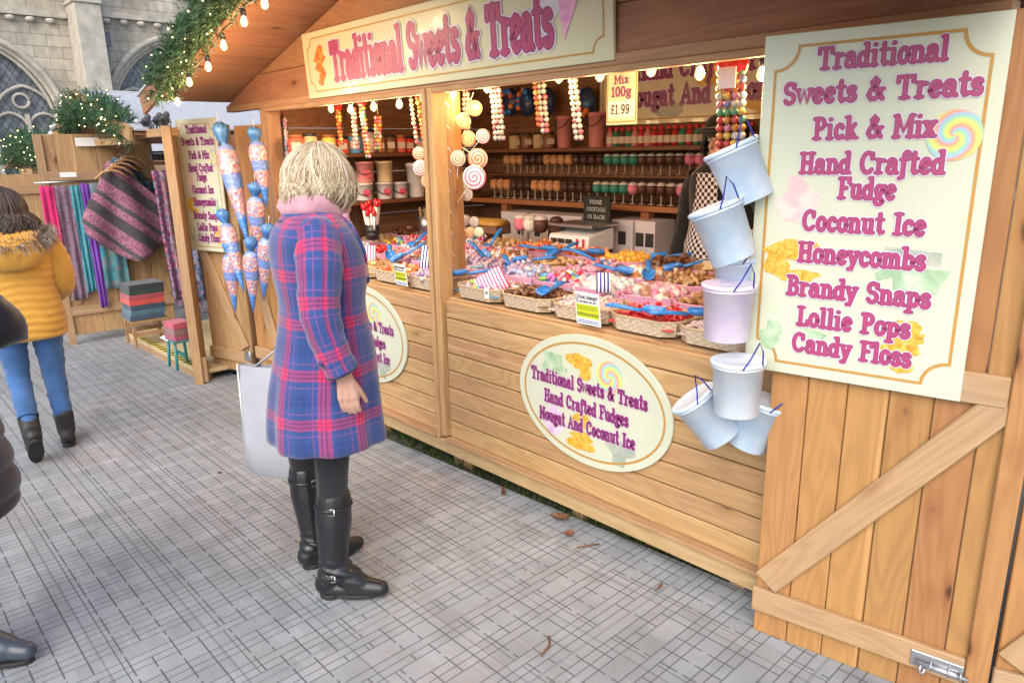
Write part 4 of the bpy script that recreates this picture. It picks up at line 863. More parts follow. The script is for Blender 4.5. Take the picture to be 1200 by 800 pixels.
# striped paper bags, price tags, allergy cards -----------------------------------------------------------
def stripem(name, a, b, k):
    g = NG(name, .7, .2); x = g.sep(g.uv())[0]; return g.out(g.mix(g.math('LESS_THAN', g.math('FRACT', g.math('MULTIPLY', x, k)), .5), a, b))
M['stripep'] = stripem('pink striped paper', (.80, .78, .78), (.66, .10, .26), 62); M['stripeb'] = stripem('navy striped paper', (.80, .80, .82), (.03, .05, .26), 62)
def bag(px, py, Y, w_, h_, mat, rz, tilt, lab):
    p = at(px, py, Y); o = MB(); rs = []
    for z, a, d in ((0, 1, .012), (h_*.4, 1.02, .02), (h_*.8, 1., .014), (h_, 1.0, .006)):
        n = 16; rs.append([(w_/2*a*math.copysign(abs(math.cos(t))**.5, math.cos(t)), d*math.copysign(abs(math.sin(t))**.6, math.sin(t))+.003*math.sin(5*t), z+(.004*(j % 2) if z == h_ else 0)) for j, t in ((j, 2*PI*j/n) for j in range(n))])
    o.rings(rs, 0, True, uv=lambda i, j: (rs[i][j % 16][0]*1.0, rs[i][j % 16][2])); ob = o.build('paper_bag', M[mat], loc=p); ob.rotation_euler = (-tilt, rz, .75); return tag(ob, lab, 'paper bag', 'striped paper bags')
bag(583, 344, 2.3, .145, .115, 'stripep', -.5, .35, 'pink striped paper bag leaning right of the centre post'); bag(431, 312, 2.3, .10, .12, 'stripep', 0, .2, 'pink striped paper bag beside the plaid coat'); bag(501, 319, 2.35, .09, .14, 'stripeb', .1, .25, 'navy striped paper bag left of the centre post'); bag(707, 343, 2.42, .06, .085, 'stripeb', 0, .3, 'small navy striped bag behind the front allergy card')
M['lime'] = plain('lime printed band', (.60, .66, .02), .5, .04)
def allergy(px, py, Y, w_, h_, lab):
    p = at(px, py, Y); Mx = frame((1, 0, 0), (0, -math.sin(.12), math.cos(.12)), (0, -math.cos(.12), -math.sin(.12)), p); o = thing('allergy_card', lab, 'card', M=Mx)
    mb = MB(); mb.box(0, w_, 0, h_, -.003, 0); mb.build('card', M['white'], o); mb = MB(); mb.prism([(.006, h_*.22), (w_-.006, h_*.22), (w_-.006, h_*.64), (.006, h_*.64)], .0002, .0008); mb.build('lime_band', M['lime'], o)
    mb = MB(); L = ((.2, 0),); text(mb, 'Food Allergy?', w_*.17, w_*.95, h_*.82, h_*.10, L, .0015); text(mb, 'Ask before you eat', w_*.17, w_*.88, h_*.70, h_*.065, L, .0015)
    for k in range(8): cx = w_*(.10+.115*k); mb.ribbon([(cx+w_*.04*math.cos(t*PI/6), h_*.33+w_*.04*math.sin(t*PI/6)) for t in range(12)], .0028, .0015, 0, True)
    for k in range(2): mb.ribbon([(w_*.06+k*.008, h_*.68), (w_*.06+k*.008, h_*.93)], .003, .0015, 0)
    mb.build('lettering', [M['ink']], o)
    mb = MB()
    for k, y in enumerate((.13, .07)): mb.ribbon([(w_*.06, h_*y), (w_*.92, h_*y)], .0035, .0015, 0)
    for k, y in enumerate((.58, .53, .48)): mb.ribbon([(w_*.06, h_*y), (w_*.92, h_*y)], .0022, .0019, 1)
    mb.build('small_print', [plain('blue ink', (.18, .25, .5), .5), plain('olive ink', (.25, .27, .03), .5)], o); return o
allergy(676, 378, 2.17, .128, .135, 'white and lime food allergy card on the baskets above the oval sign'); allergy(464.5, 333, 2.17, .105, .115, 'white and lime food allergy card in the left bay')
def pricetag(px, py, Y, lab, w_=.032, h_=.05):
    p = at(px, py, Y); o = thing('price_tag', lab, 'price tag', p, group='small price tags on the baskets'); mb = MB(); mb.box(0, w_, -.002, 0, 0, h_); mb.build('card', M['white'], o)
    mb = MB(); text(mb, '99', .008, w_-.006, h_*.4, h_*.25, ((.2, 0),), 0, 0); me = mb.build('price', [M['ink']], o); me.matrix_local = frame((1, 0, 0), (0, 0, 1), (0, -1, 0), (0, -.003, 0))
pricetag(568, 349, 2.16, 'small white price tag on the basket rim right of the centre post')

# goods standing behind the trays ---------------------------------------------------------------------------
M['slab'] = plain('yellow honey fudge crust', (.52, .29, .06), .55, .2, bump=.3, scale=25); M['slabb'] = plain('brown fudge', (.20, .10, .06), .6, .15)
p = at(573, 277, 3.2); o = thing('fudge_block', 'large brown fudge block with yellow top behind the orange jellies', 'fudge', (p.x, p.y, p.z+.02))
mb = MB(); mb.box(-.10, .12, -.05, .08, 0, .055); mb.build('base', M['slabb'], o, bevel=.008); mb = MB()
mb.rings([[(x, .015+(.07+.004*math.sin(x*90))*math.cos(PI*j/8-0), .055+.045*math.sin(PI*j/8)) for j in range(9)]+[(x, .01, .054)] for x in (-.105, -.05, 0, .06, .125)], 0, True); mb.build('crust', M['slab'], o)
# kitchen scale
p = at(641, 293, 3.2); o = thing('kitchen_scale', 'white shop scale with sloping display below the chalkboard', 'scale', (p.x+.0, p.y, p.z+.005)); o.scale = (1.0, 1.0, 1.35); mb = MB()
mb.add([(0, 0, 0), (.32, 0, 0), (.32, .25, 0), (0, .25, 0), (0, .02, .07), (.32, .02, .07), (.32, .25, .10), (0, .25, .10)], [(3, 2, 1, 0), (0, 1, 5, 4), (1, 2, 6, 5), (2, 3, 7, 6), (3, 0, 4, 7), (4, 5, 6, 7)]); mb.build('body', M['white'], o, bevel=.006)
mb = MB(); mb.box(-.01, .34, .02, .28, .105, .118); mb.build('pan', M['steel'], o, bevel=.004); mb = MB()
for k in range(3): mb.box(.03+k*.06, .08+k*.06, -.003+.004, .002+.003, .035, .055)
mb.build('display', M['dark'], o); mb = MB(); mb.box(.235, .25, .0, .004, .02, .06); mb.box(.285, .30, .0, .004, .02, .06); mb.build('label_strip', M['red'], o)
# chalkboard
p = at(683.5, 270, 3.45); q = at(716, 268, 3.45); wc = q.x-p.x; o = thing('chalkboard', 'small black chalkboard listing fudge cocktails below the lower glass row', 'chalkboard', (p.x, 3.45, p.z), R_(-4)); hc = .215
mb = MB(); mb.box(0, wc, 0, .012, 0, hc); mb.build('board', plain('chalkboard black', (.018, .024, .02), .7, .2), o, bevel=.002); mb = MB(); ch = plain('chalk', (.62, .64, .58), .9, .2)
for t, a, b, y in (('FUDGE', .25, .72, .78), ('COCKTAILS', .14, .86, .58), ('£5 EACH', .18, .84, .37), ('3 for £10', .22, .8, .15)):
    if t[0] == '3': t = '3 for £10'
    text(mb, t, wc*a, wc*b, hc*y, .022, ((.13, 0),), 0)
me = mb.build('chalk_writing', [ch], o); me.matrix_local = frame((1, 0, 0), (0, 0, 1), (0, -1, 0), (0, -.002, 0)); mb = MB(); mb.box(wc*.3, wc*.34, .012, .10, -.01, .012); mb.box(wc*.66, wc*.7, .012, .10, -.01, .012); mb.build('foot', M['dark'], o)
# white boxes with square windows
M['box'] = plain('white carton', (.66, .60, .60), .7, .06)
def carton(x, y, z, w_, d_, h_, lab, win=2):
    o = thing('carton', lab, 'carton', (x, y, z), group='white cartons under the glass shelf'); mb = MB(); mb.box(0, w_, 0, d_, 0, h_); mb.build('box', M['box'], o, bevel=.002)
    for k in range(win): mb = MB(); a = w_*(k+.5)/win; mb.box(a-.03, a+.03, -.0015, .0, h_*.3, h_*.68); mb.build('window', M['dark'], o)
    mb = MB(); mb.box(-.002, w_+.002, -.002, d_+.002, h_*.80, h_+.002); mb.build('lid', M['box'], o, bevel=.002)
for i, (px0, px1, lab) in enumerate(((588, 618, 'white carton second from left under the glass shelf, beside the fudge block'), (622, 655, 'white carton behind the cocktail glasses'), (657, 682, 'white carton just left of the chalkboard'), (717, 742, 'white carton just right of the chalkboard'), (744, 768, 'white carton left of the shelf post'), (838, 864, 'white carton right of the shelf post by the shopkeeper'))):
    a, b = at(px0, 270, 3.55), at(px1, 270, 3.55); carton(a.x, 3.55, .962, b.x-a.x-.004, .2, .215 if i < 5 else .19, lab, 2 if i != 3 else 1)
# cocktail glasses of fudge
def fill(name, a, b): return blot(name, a, b, tuple(min(.85, x*1.3) for x in b), 40)
FL = {'caramel': ((.46, .17, .06), (.56, .28, .13)), 'chocolate': ((.045, .018, .012), (.07, .03, .02)), 'mint green': ((.02, .15, .12), (.04, .24, .18)), 'cream topped chocolate': ((.06, .022, .015), (.10, .04, .025)), 'pink': ((.62, .05, .14), (.74, .22, .30)), 'vanilla': ((.70, .62, .48), (.78, .72, .60))}
FLM = {k: fill(k+' fudge filling', *v) for k, v in FL.items()}; M['cream'] = plain('whipped cream', (.74, .68, .62), .7, .1); M['stemp'] = plain('pale plastic stem', (.62, .55, .45), .25, .1, trans=.3)
GL = {}
def glass0(k):
    o = thing('fudge_glass', 'x', 'glass'); mb = MB(); mb.lathe([(.026, 0), (.026, .003), (.006, .006), (.0042, .012), (.0042, .055), (.006, .062)], 12); mb.build('stem', M['stemp'], o)
    mb = MB(); mb.lathe([(.004, .06), (.024, .067), (.035, .083), (.0365, .105), (.034, .122)], 12); mb.build('filling', FLM[k], o)
    mb = MB(); mb.lathe([(.033, .1225), (.030, .132), (.018, .140), (.004, .144)], 12); mb.build('topping', M['cream'] if k not in ('caramel', 'chocolate') else FLM[k], o); return o
def gl(k, loc, lab, grp, sc=1.):
    if k not in GL: o = GL[k] = glass0(k); o.location = loc; o.scale = (sc,)*3; o['label'] = lab; o['group'] = grp
    else: dup(GL[k], lab, loc, group=grp, scale=sc)
seqA = ['caramel']*3+['chocolate']*3+['caramel']*4+['chocolate']*4+['mint green']*4+['cream topped chocolate']*5+['pink']*3
xa, xb = at(595, 200, 3.9).x, at(832, 200, 3.9).x
for i, k in enumerate(seqA): gl(k, (xa+(xb-xa)*i/(len(seqA)-1), 3.90, 1.4335), '%s fudge glass, %s in the upper glass row' % (k, nth(i)), 'fudge glasses in the upper row', .95)
seqB = ['caramel']*3+['chocolate']*3+['caramel']*4+['chocolate']*4+['mint green']*4+['pink']+['cream topped chocolate']*4+['pink']*4
xa, xb = at(578, 225, 3.72).x, at(835, 225, 3.72).x
for i, k in enumerate(seqB): gl(k, (xa+(xb-xa)*i/(len(seqB)-1), 3.735, 1.2585), '%s fudge glass, %s in the lower glass row' % (k, nth(i)), 'fudge glasses in the lower row', .95)
seqC = ['caramel', 'chocolate', 'caramel', 'cream topped chocolate', 'chocolate', 'mint green', 'caramel', 'chocolate', 'cream topped chocolate', 'mint green', 'chocolate', 'pink', 'caramel']
for px, k, lab in ((611, 'pink', 'pink fudge glass standing before the cartons left of the scale'), (622, 'vanilla', 'vanilla fudge glass standing right of the pink one by the scale'), (634, 'cream topped chocolate', 'chocolate glass standing against the left end of the scale'), (652, 'chocolate', 'chocolate glass standing behind the scale')):
    p = at(px, 282, 3.28); gl(k, (p.x, p.y, 1.01), lab, 'fudge glasses by the scale', 1.35)
# bottles with red caps on the upper shelf
M['bott'] = [plain('red syrup', (.45, .03, .04), .15, .1, coat=.4), plain('green syrup', (.04, .22, .13), .15, .1, coat=.4), plain('brown syrup', (.13, .06, .035), .15, .1, coat=.4), plain('pink syrup', (.58, .26, .26), .15, .1, coat=.4)]
M['lab'] = plain('pale bottle label', (.60, .52, .40), .6, .1)
BT = {}
def bottle(k, loc, lab):
    if k in BT: dup(BT[k], lab, loc); return
    o = BT[k] = thing('syrup_bottle', lab, 'bottle', loc, group='small bottles on the upper back shelf'); mb = MB(); mb.lathe([(.020, 0), (.024, .004), (.024, .075), (.012, .09), (.012, .098)], 12); mb.build('bottle', M['bott'][k], o)
    mb = MB(); mb.lathe([(.0135, .0985), (.0145, .1), (.0145, .118), (.004, .12)], 12); mb.build('cap', M['red'], o); mb = MB(); mb.lathe([(.0243, .02), (.0245, .021), (.0245, .06), (.0243, .061)], 12, cap=(False, False)); mb.build('label', M['lab'], o)
xa, xb = at(714, 160, 3.76).x, at(880, 160, 3.76).x
for i in range(21): bottle([3, 1, 2, 1, 3, 0, 3, 0, 0, 2, 0, 1, 0, 1, 2, 0, 3, 0, 1, 0, 2][i], (xa+(xb-xa)*i/20, 3.77, 1.609), 'small syrup bottle with red cap, %s on the upper back shelf' % nth(i))
# buckets and jars
def bucket_prof(r, h): return [(r*.86, 0), (r*.88, .004), (r*.97, h*.9), (r*1.05, h*.9), (r*1.05, h*.95), (r, h*.96), (r*1.0, h)]
M['tubp'] = plain('pink tub', (.62, .24, .22), .4, .1); M['tubw'] = plain('white tub', (.72, .70, .68), .4, .08); M['tuby'] = plain('cream tub', (.66, .50, .28), .4, .1); M['badge'] = plain('red badge', (.55, .06, .1), .5, .1)
def bucket(loc, r, h, mat, lab, badge=False, handle=True, rz=0, name='bucket', lidm=None):
    o = thing(name, lab, 'bucket', loc, rz); mb = MB(); mb.lathe(bucket_prof(r, h), 20, cap=(True, True)); mb.build('tub', M[mat], o)
    if handle: mb = MB(); mb.tube([(r*1.05*math.cos(t), -r*.75*abs(math.sin(t))-r*.35, h*.9-r*1.1*math.sin(t)) for t in (PI*k/10 for k in range(11))], .003, 6); mb.build('handle', M['dark'], o)
    if badge: mb = MB(); mb.prism(blob2(0, 0, r*.42, r*.42, 16, .03), 0, .002, M=frame((1, 0, 0), (0, 0, 1), (0, -1, 0), (r*.2, -r*.985, h*.42))); mb.build('badge', M['badge'], o)
    if lidm: mb = MB(); mb.lathe([(r*1.08, h), (r*1.08, h+.012), (r*.3, h+.016)], 20); mb.build('lid', M[lidm], o)
    return o
rz_ = R_(62)
def side(px, py, zsh, x=-4.42): q = onx(px, py, x); return (x, q.y, zsh)
bucket(side(427, 228, 1.2865), .062, .115, 'tubw', 'white bucket with red badge, leftmost on the lower side shelf', True, True, rz_); bucket(side(451, 228, 1.2865), .062, .115, 'tubw', 'white bucket with red badge under the cream tub', True, True, rz_); bucket(side(469, 228, 1.2865), .058, .11, 'tubw', 'white bucket with red badge third along the lower side shelf', True, True, rz_)
p = side(428, 210, 1.4035); bucket(p, .064, .14, 'tubp', 'pink tub stacked on the leftmost white bucket', True, True, rz_); p = side(451, 210, 1.4035); bucket(p, .06, .14, 'tuby', 'cream tub stacked on the second white bucket', False, False, rz_); bucket(side(488, 228, 1.2865), .068, .24, 'tubw', 'tall white tub at the right end of the lower side shelf', False, False, rz_)
bucket((at(659, 170, 3.8).x, 3.82, 1.609), .055, .21, 'tubp', 'tall pink tub on the upper back shelf left of the price board', False, True); bucket((at(697, 170, 3.8).x, 3.82, 1.609), .06, .22, 'tubp', 'tall pink tub just behind the price board', False, True)
def jar(loc, r, h, mat, lab, lid='black', grp='sweet jars on the side shelf'):
    o = thing('sweet_jar', lab, 'jar', loc, group=grp); mb = MB(); mb.lathe([(r*.94, 0), (r, .006), (r, h*.78), (r*.8, h*.86)], 14); mb.build('contents', S_[mat], o); mb = MB(); mb.lathe([(r*.86, h*.865), (r*.88, h*.87), (r*.88, h), (r*.3, h*1.01)], 14); mb.build('lid', M[lid], o)
    mb = MB(); mb.prism([(-r*.6, h*.25), (r*.6, h*.25), (r*.6, h*.6), (-r*.6, h*.6)], 0, .0015, M=frame((math.cos(rz_), math.sin(rz_), 0), (0, 0, 1), (math.sin(rz_), -math.cos(rz_), 0), (math.sin(rz_)*r, -math.cos(rz_)*r, 0))) ; mb.build('label', M['lab'], o)
for i, (px, r, h, mt) in enumerate(((348, .05, .12, 'orange'), (364, .05, .13, 'nuts'), (386, .05, .12, 'yellow'), (402, .045, .11, 'orange'), (416, .05, .13, 'mix'), (432, .05, .16, 'pinkw'), (446, .04, .11, 'fudge'), (458, .042, .12, 'choc'), (470, .042, .12, 'orange'), (480, .04, .11, 'red'), (492, .042, .12, 'mix'))):
    jar(side(px, 178, 1.599), r, h, mt, 'jar of %s, %s on the upper side shelf' % (DESC[mt], nth(i)), 'black' if i % 2 else 'shelfr')
for i, px in enumerate((601, 615, 629, 641)): jar((at(px, 170, 3.78).x, 3.8, 1.609), .042, .11, 'choc' if i % 2 else 'nuts', 'dark labelled jar, %s of four at the left of the upper back shelf' % nth(i).replace(' from left', ''), 'dark', 'labelled jars on the upper back shelf')
for i, (px, c1) in enumerate(((601, 'blue'), (620, 'badge'), (643, 'blue'), (690, 'cord'))):
    p = at(px, 120, 3.9); o = MB(); o.ball((0, 0, 0), (.075, .05, .10), 12, 8)
    for k in range(9): a = random.random()*6.3; o.ball((.05*math.cos(a), -.045, .08*math.sin(a)), .022, 7, 5, 1+k % 2)
    tag(o.build('gift_bag', [plain('dark blue gift wrap', (.03, .06, .16), .3, .3, scale=20), M['blue'], S_['orange']], loc=(p.x, 3.88, p.z)), 'dark blue bundle of wrapped sweets, %s above the back shelf jars' % nth(i).replace(' from left', ' one'), 'gift bag', 'wrapped bundles above the back shelf')
# red topped candy canes in a black pot
p = at(437, 281, 2.66); o = thing('cane_pot', 'black ribbed pot in the left bay holding red capped sweet tubes', 'pot', (p.x, p.y, p.z)); mb = MB(); mb.lathe([(.035, 0), (.045, .004), (.045, .03), (.048, .035), (.045, .04), (.045, .06), (.048, .065), (.045, .07), (.046, .10), (.03, .1)], 16); mb.build('pot', M['black'], o)
for k in range(14):
    a = k*2.4; r = .022*math.sqrt(k/14+.1)*1.4; t = thing('sweet_tube', 'white sweet tube with red cap standing in the black pot', 'sweet tube', (p.x+r*math.cos(a), p.y+r*math.sin(a), p.z+.03), group='red capped tubes in the black pot'); t.rotation_euler = (-.35*math.sin(a)*r*14, .35*math.cos(a)*r*14, 0)
    mb = MB(); L = random.uniform(.13, .20); mb.lathe([(.008, 0), (.009, L)], 8); mb.build('tube', M['offwhite'], t); mb = MB(); mb.lathe([(.012, L), (.016, L+.015), (.014, L+.035), (.004, L+.045)], 8); mb.build('cap', M['red'], t)
p = at(500, 274, 3.1); o = thing('stick_pot', 'grey metal pot of thin wooden sticks left of the centre post', 'pot', (p.x, p.y, 1.04)); mb = MB(); mb.lathe([(.05, 0), (.055, .12), (.04, .12)], 14); mb.build('pot', M['steel'], o); mb = MB()
for k in range(24): a = random.random()*6.3; r = .035*random.random(); mb.tube([(r*math.cos(a), r*math.sin(a), .05), (r*1.7*math.cos(a), r*1.7*math.sin(a), .17+.02*random.random())], .002, 4)
mb.build('sticks', M['skirt'], o)

# ================================================================== HANGING SWEETS
g = NG('spiral sugar', .3); uv = g.uv(); ux, uy, _ = g.sep(uv); r1 = g.math('POWER', g.math('ADD', g.math('MULTIPLY', ux, ux), g.math('MULTIPLY', uy, uy)), .5); an = g.math('DIVIDE', g.math('ARCTAN2', uy, ux), 2*PI)
def spiral(name, a, b, k=3.):
    g = NG(name, .25); ux, uy, _ = g.sep(g.uv()); r1 = g.math('POWER', g.math('ADD', g.math('MULTIPLY', ux, ux), g.math('MULTIPLY', uy, uy)), .5); an = g.math('DIVIDE', g.math('ARCTAN2', uy, ux), 2*PI)
    s = g.math('FRACT', g.math('ADD', g.math('ADD', an, g.math('MULTIPLY', r1, k)), 10.)); return g.out(g.ramp(s, (.0, a), (.45, a), (.55, b), (.95, b)), Coat_Weight=.4)
SPM = {'pink': spiral('pink and white spiral', (.80, .72, .68), (.70, .20, .28)), 'white': spiral('white and brown spiral', (.80, .76, .70), (.38, .30, .24)), 'orange': spiral('orange and white spiral', (.78, .36, .10), (.80, .62, .42)), 'red': spiral('red and orange spiral', (.72, .16, .10), (.80, .50, .34)), 'green': spiral('pale green spiral', (.55, .60, .30), (.78, .74, .60))}
post = thing('lollipop_stand', 'orange wooden lollipop stand drilled for sticks just behind the centre post', 'stand', (at(533, 200, 2.38).x, 2.38, .895)); mb = MB(); mb.box(-.028, .028, -.02, .03, 0, .99); mb.build('post', M['door'], post, bevel=.003)
def lolly(px, py, Y, r, k, stick, lab, turn=0):
    c = at(px, py, Y); n = (CAM-c); n.z *= .3; n.normalize(); n = Matrix.Rotation(turn, 3, 'Z') @ n; x = Vector((0, 0, 1)).cross(n).normalized(); y = n.cross(x); Mx = frame(x, y, n, c); o = thing('spiral_lollipop', lab, 'lollipop', M=Mx, group='spiral lollipops'); mb = MB(); P = []
    rs = [[(rr*math.cos(2*PI*j/24), rr*math.sin(2*PI*j/24), zz) for j in range(24)] for rr, zz in ((r*.85, -.007), (r, -.002), (r, .004), (r*.86, .008), (r*.3, .0095), (r*.02, .0095))]
    RR = [1, 1, 1, .86, .3, .02]; mb.rings(rs, 0, True, uv=lambda i, j: (RR[i]*math.cos(2*PI*j/24), RR[i]*math.sin(2*PI*j/24))); mb.build('candy', SPM[k], o)
    s_ = Mx.inverted().to_3x3() @ (Vector(stick)-c) if len(stick) == 3 else None
    mb = MB(); e = s_ if s_ is not None else Vector((0, -r-.12, 0)); mb.tube([e.normalized()*r*.9, e], .0025, 6); mb.build('stick', M['offwhite'], o)
LO = [(537, 186, 2.36, .04, 'white', (535, 222), 'white spiral lollipop beside the lollipop stand, above the big pink one'), (560, 186, 2.40, .05, 'red', (538, 170), 'red orange spiral lollipop right of the white one'), (556, 208, 2.34, .058, 'pink', (536, 238), 'largest pink and white spiral lollipop by the lollipop stand'), (541, 213, 2.42, .042, 'green', (533, 230), 'pale green spiral lollipop half behind the largest pink one'),
      (543, 142, 2.36, .038, 'orange', (555, 108), 'orange lollipop high on the lollipop stand'), (556, 127, 2.38, .038, 'orange', (540, 150), 'upper orange lollipop beneath the second bulb right of the centre post'), (493, 197, 2.36, .042, 'pink', (520, 215), 'pink spiral lollipop just left of the centre post'), (491, 180, 2.40, .036, 'red', (515, 190), 'reddish lollipop above the pink one left of the centre post'), (502, 212, 2.42, .04, 'orange', (525, 230), 'orange lollipop low left of the centre post'),
      (549, 163, 2.45, .04, 'orange', (538, 190), 'orange lollipop half hidden above the red orange one'), (566, 160, 2.46, .036, 'pink', (545, 185), 'pink lollipop right of the half hidden orange one'), (547, 228, 2.45, .034, 'white', (534, 246), 'white lollipop below the largest pink one'),
      (546, 258, 2.5, .028, 'white', (546, 285), 'small white swirl lollipop upper left of the cluster by the fudge block'), (556, 260, 2.5, .028, 'white', (553, 285), 'small white swirl lollipop upper right of the cluster by the fudge block'), (541, 270, 2.48, .028, 'pink', (543, 288), 'small pink swirl lollipop lower left of the cluster'), (551, 272, 2.47, .028, 'orange', (550, 290), 'small orange swirl lollipop lowest of the cluster'), (561, 272, 2.49, .027, 'green', (558, 288), 'small pale swirl lollipop lower right of the cluster')]
for i, (px, py, Y, r, k, s_, lab) in enumerate(LO): lolly(px, py, Y, r, k, tuple(at(s_[0], s_[1], Y+.02)), lab, random.gauss(0, .2))
mb = MB(); c0 = Vector((at(533, 200, 2.38).x, 2.37, 1.3))
for k in range(9):
    z = 1.0+k*.105; p = Vector((c0.x-.02, 2.352, z)); mb.tube([p+Vector((-.035, -.03, .055))-c0, p+Vector((.03, .0, -.03))-c0], .0026, 6)
tag(mb.build('lollipop_sticks', M['offwhite'], loc=c0), 'empty white sticks poking out of the lollipop stand', 'sticks', kind='stuff')
BEAD = [multi('candy beads', [(.55, .06, .06), (.60, .42, .08), (.58, .55, .50), (.10, .34, .18), (.58, .22, .30), (.54, .22, .05), (.25, .22, .42)], .3, .3), multi('pale candy beads', [(.52, .46, .40), (.50, .36, .36), (.36, .44, .38), (.46, .12, .15), (.50, .40, .28)], .3, .3), multi('orange candy sticks', [(.74, .30, .06), (.66, .12, .05), (.80, .55, .15), (.5, .1, .06)], .3, .3)]
def tube_sweets(px, y0, y1, Y, n, pal, lab, r=.011, top=None, lean=0):
    a = at(px, y0, Y); b = at(px+lean, y1, Y); o = thing('bead_tube', lab, 'sweet tube', a, group='bead tubes hung under the header'); mb = MB(); L = (b-a); nb = int(L.length/(r*1.85))
    for k in range(n):
        for i in range(nb): f = i/nb; mb.ball(Vector(((k-(n-1)/2)*r*2.1, random.gauss(0, .002), 0))+L*f, r, 8, 5)
    mb.build('beads', BEAD[pal], o); mb = MB(); mb.tube([(0, 0, .02), (0, 0, .10)], .002, 5); mb.build('string', M['offwhite'], o)
    if top: mb = MB(); w_ = n*r*1.15; mb.box(-w_, w_, -r*1.3, r*1.3, -.005, .055); mb.build('topper', M[top], o, bevel=.004)
for px, a, b, Y, n, pal, lab, top, ln in ((396, 128, 172, 2.5, 2, 2, 'orange bead tube leftmost under the header', 'red', 4), (414, 128, 178, 2.44, 2, 1, 'mixed bead tube second from left under the header', None, 4), (424, 122, 188, 2.4, 2, 0, 'bead tube with red top above the shopper hair', 'red', 8), (443, 138, 178, 2.6, 3, 0, 'wide bead tube in front of the side shelf jars', None, 0), (481, 112, 172, 2.4, 1, 1, 'thin pale bead tube left of the centre post', None, 8), (488, 110, 172, 2.42, 1, 2, 'orange stick tube left of the centre post', 'red', 10), (496, 112, 168, 2.44, 2, 2, 'thick orange tube nearest the left side of the centre post', None, 8),
        (546, 105, 172, 2.46, 2, 1, 'bead tube behind the orange lollipops', None, 2), (580, 100, 168, 2.4, 3, 1, 'pale three strand bead tube right of the lollipop stand', None, 6), (627, 96, 152, 2.42, 1, 2, 'thin orange tube beside the middle bead strands', None, 5), (634, 94, 160, 2.42, 2, 1, 'two strand bead tube in the middle of the right bay', None, 5), (671, 88, 168, 2.4, 2, 1, 'two strand bead tube left of the price board', None, 8)):
    tube_sweets(px, a, b, Y, n, pal, lab, .0122, top, ln)
o = None
p = at(857, 75, 2.3); tube_sweets(857, 84, 196, 2.3, 4, 0, 'big four strand bead tube with red top and price card by the hanging buckets', .0135, None, -1)
o = bpy.data.objects[[x.name for x in bpy.data.objects if x.get('label', '').startswith('big four')][0]]; mb = MB()
rs = []
for z, s_ in ((-.005, .052), (.02, .058), (.05, .05), (.085, .052)): rs.append([(s_*math.cos(2*PI*j/20)*(1+.08*(j % 2)), .35*s_*math.sin(2*PI*j/20)*(1+.2*(j % 2)), z) for j in range(20)])
mb.rings(rs, 0, False); mb.build('topper', M['red'], o); mb = MB(); mb.box(-.03, .035, -.03, -.027, -.055, .012); mb.build('price_card', M['offwhite'], o)
# clear bag of sweets at the left post
g = multi('mixed pink bag sweets', [(.70, .20, .30), (.60, .40, .55), (.75, .60, .62), (.30, .25, .45)], .3, .3); S_['bagmix'] = g
p = at(333, 140, 2.3); o = thing('sweet_bag', 'tall clear bag of pink sweets hung inside the left post', 'sweet bag', p); mb = MB()
for k in range(150): f = random.random(); r = .012+.05*max(0, f-.3)*1.2; a = random.random()*6.3; mb.ball((r*math.cos(a), r*.6*math.sin(a), -.33*f), .011, 7, 5)
mb.build('sweets', S_['bagmix'], o); mb = MB(); mb.lathe([(.006, .03), (.012, 0), (.02, -.08), (.045, -.2), (.06, -.31), (.04, -.345)], 14); mb.build('wrap', M['glassw'], o); mb = MB(); mb.tube([(0, 0, .03), (0, 0, .1)], .003, 5); mb.build('string', M['red'], o)
# candy cones on the left doors
g = NG('clear cone packed with layered sweets', .25); o_ = g.obj(); sx, sy, sz = g.sep(o_); d_, c_ = g.vor(o_, 55); base = g.ramp(g.sep(c_)[0], (0, (.60, .10, .14)), (.3, (.62, .36, .38)), (.5, (.60, .54, .54)), (.75, (.56, .26, .2)), (1., (.26, .34, .62)))
lay = g.math('FRACT', g.math('ADD', g.math('ADD', g.math('MULTIPLY', sz, 5.2), g.math('MULTIPLY', g.noise(o_, 12, 2), .35)), 10.3)); bl = g.mix(.14, (.11, .27, .66), base)
c = g.mix(g.math('LESS_THAN', lay, .40), base, bl); tip = g.math('LESS_THAN', sz, -.42); c = g.mix(tip, c, (.06, .22, .62)); g.bump(d_, .5, .01); M['cone'] = g.out(c, Coat_Weight=.7); M['tissue'] = plain('blue crinkled tissue', (.085, .28, .66), .45, .3, bump=.6, scale=50, coat=.2)
CN = None
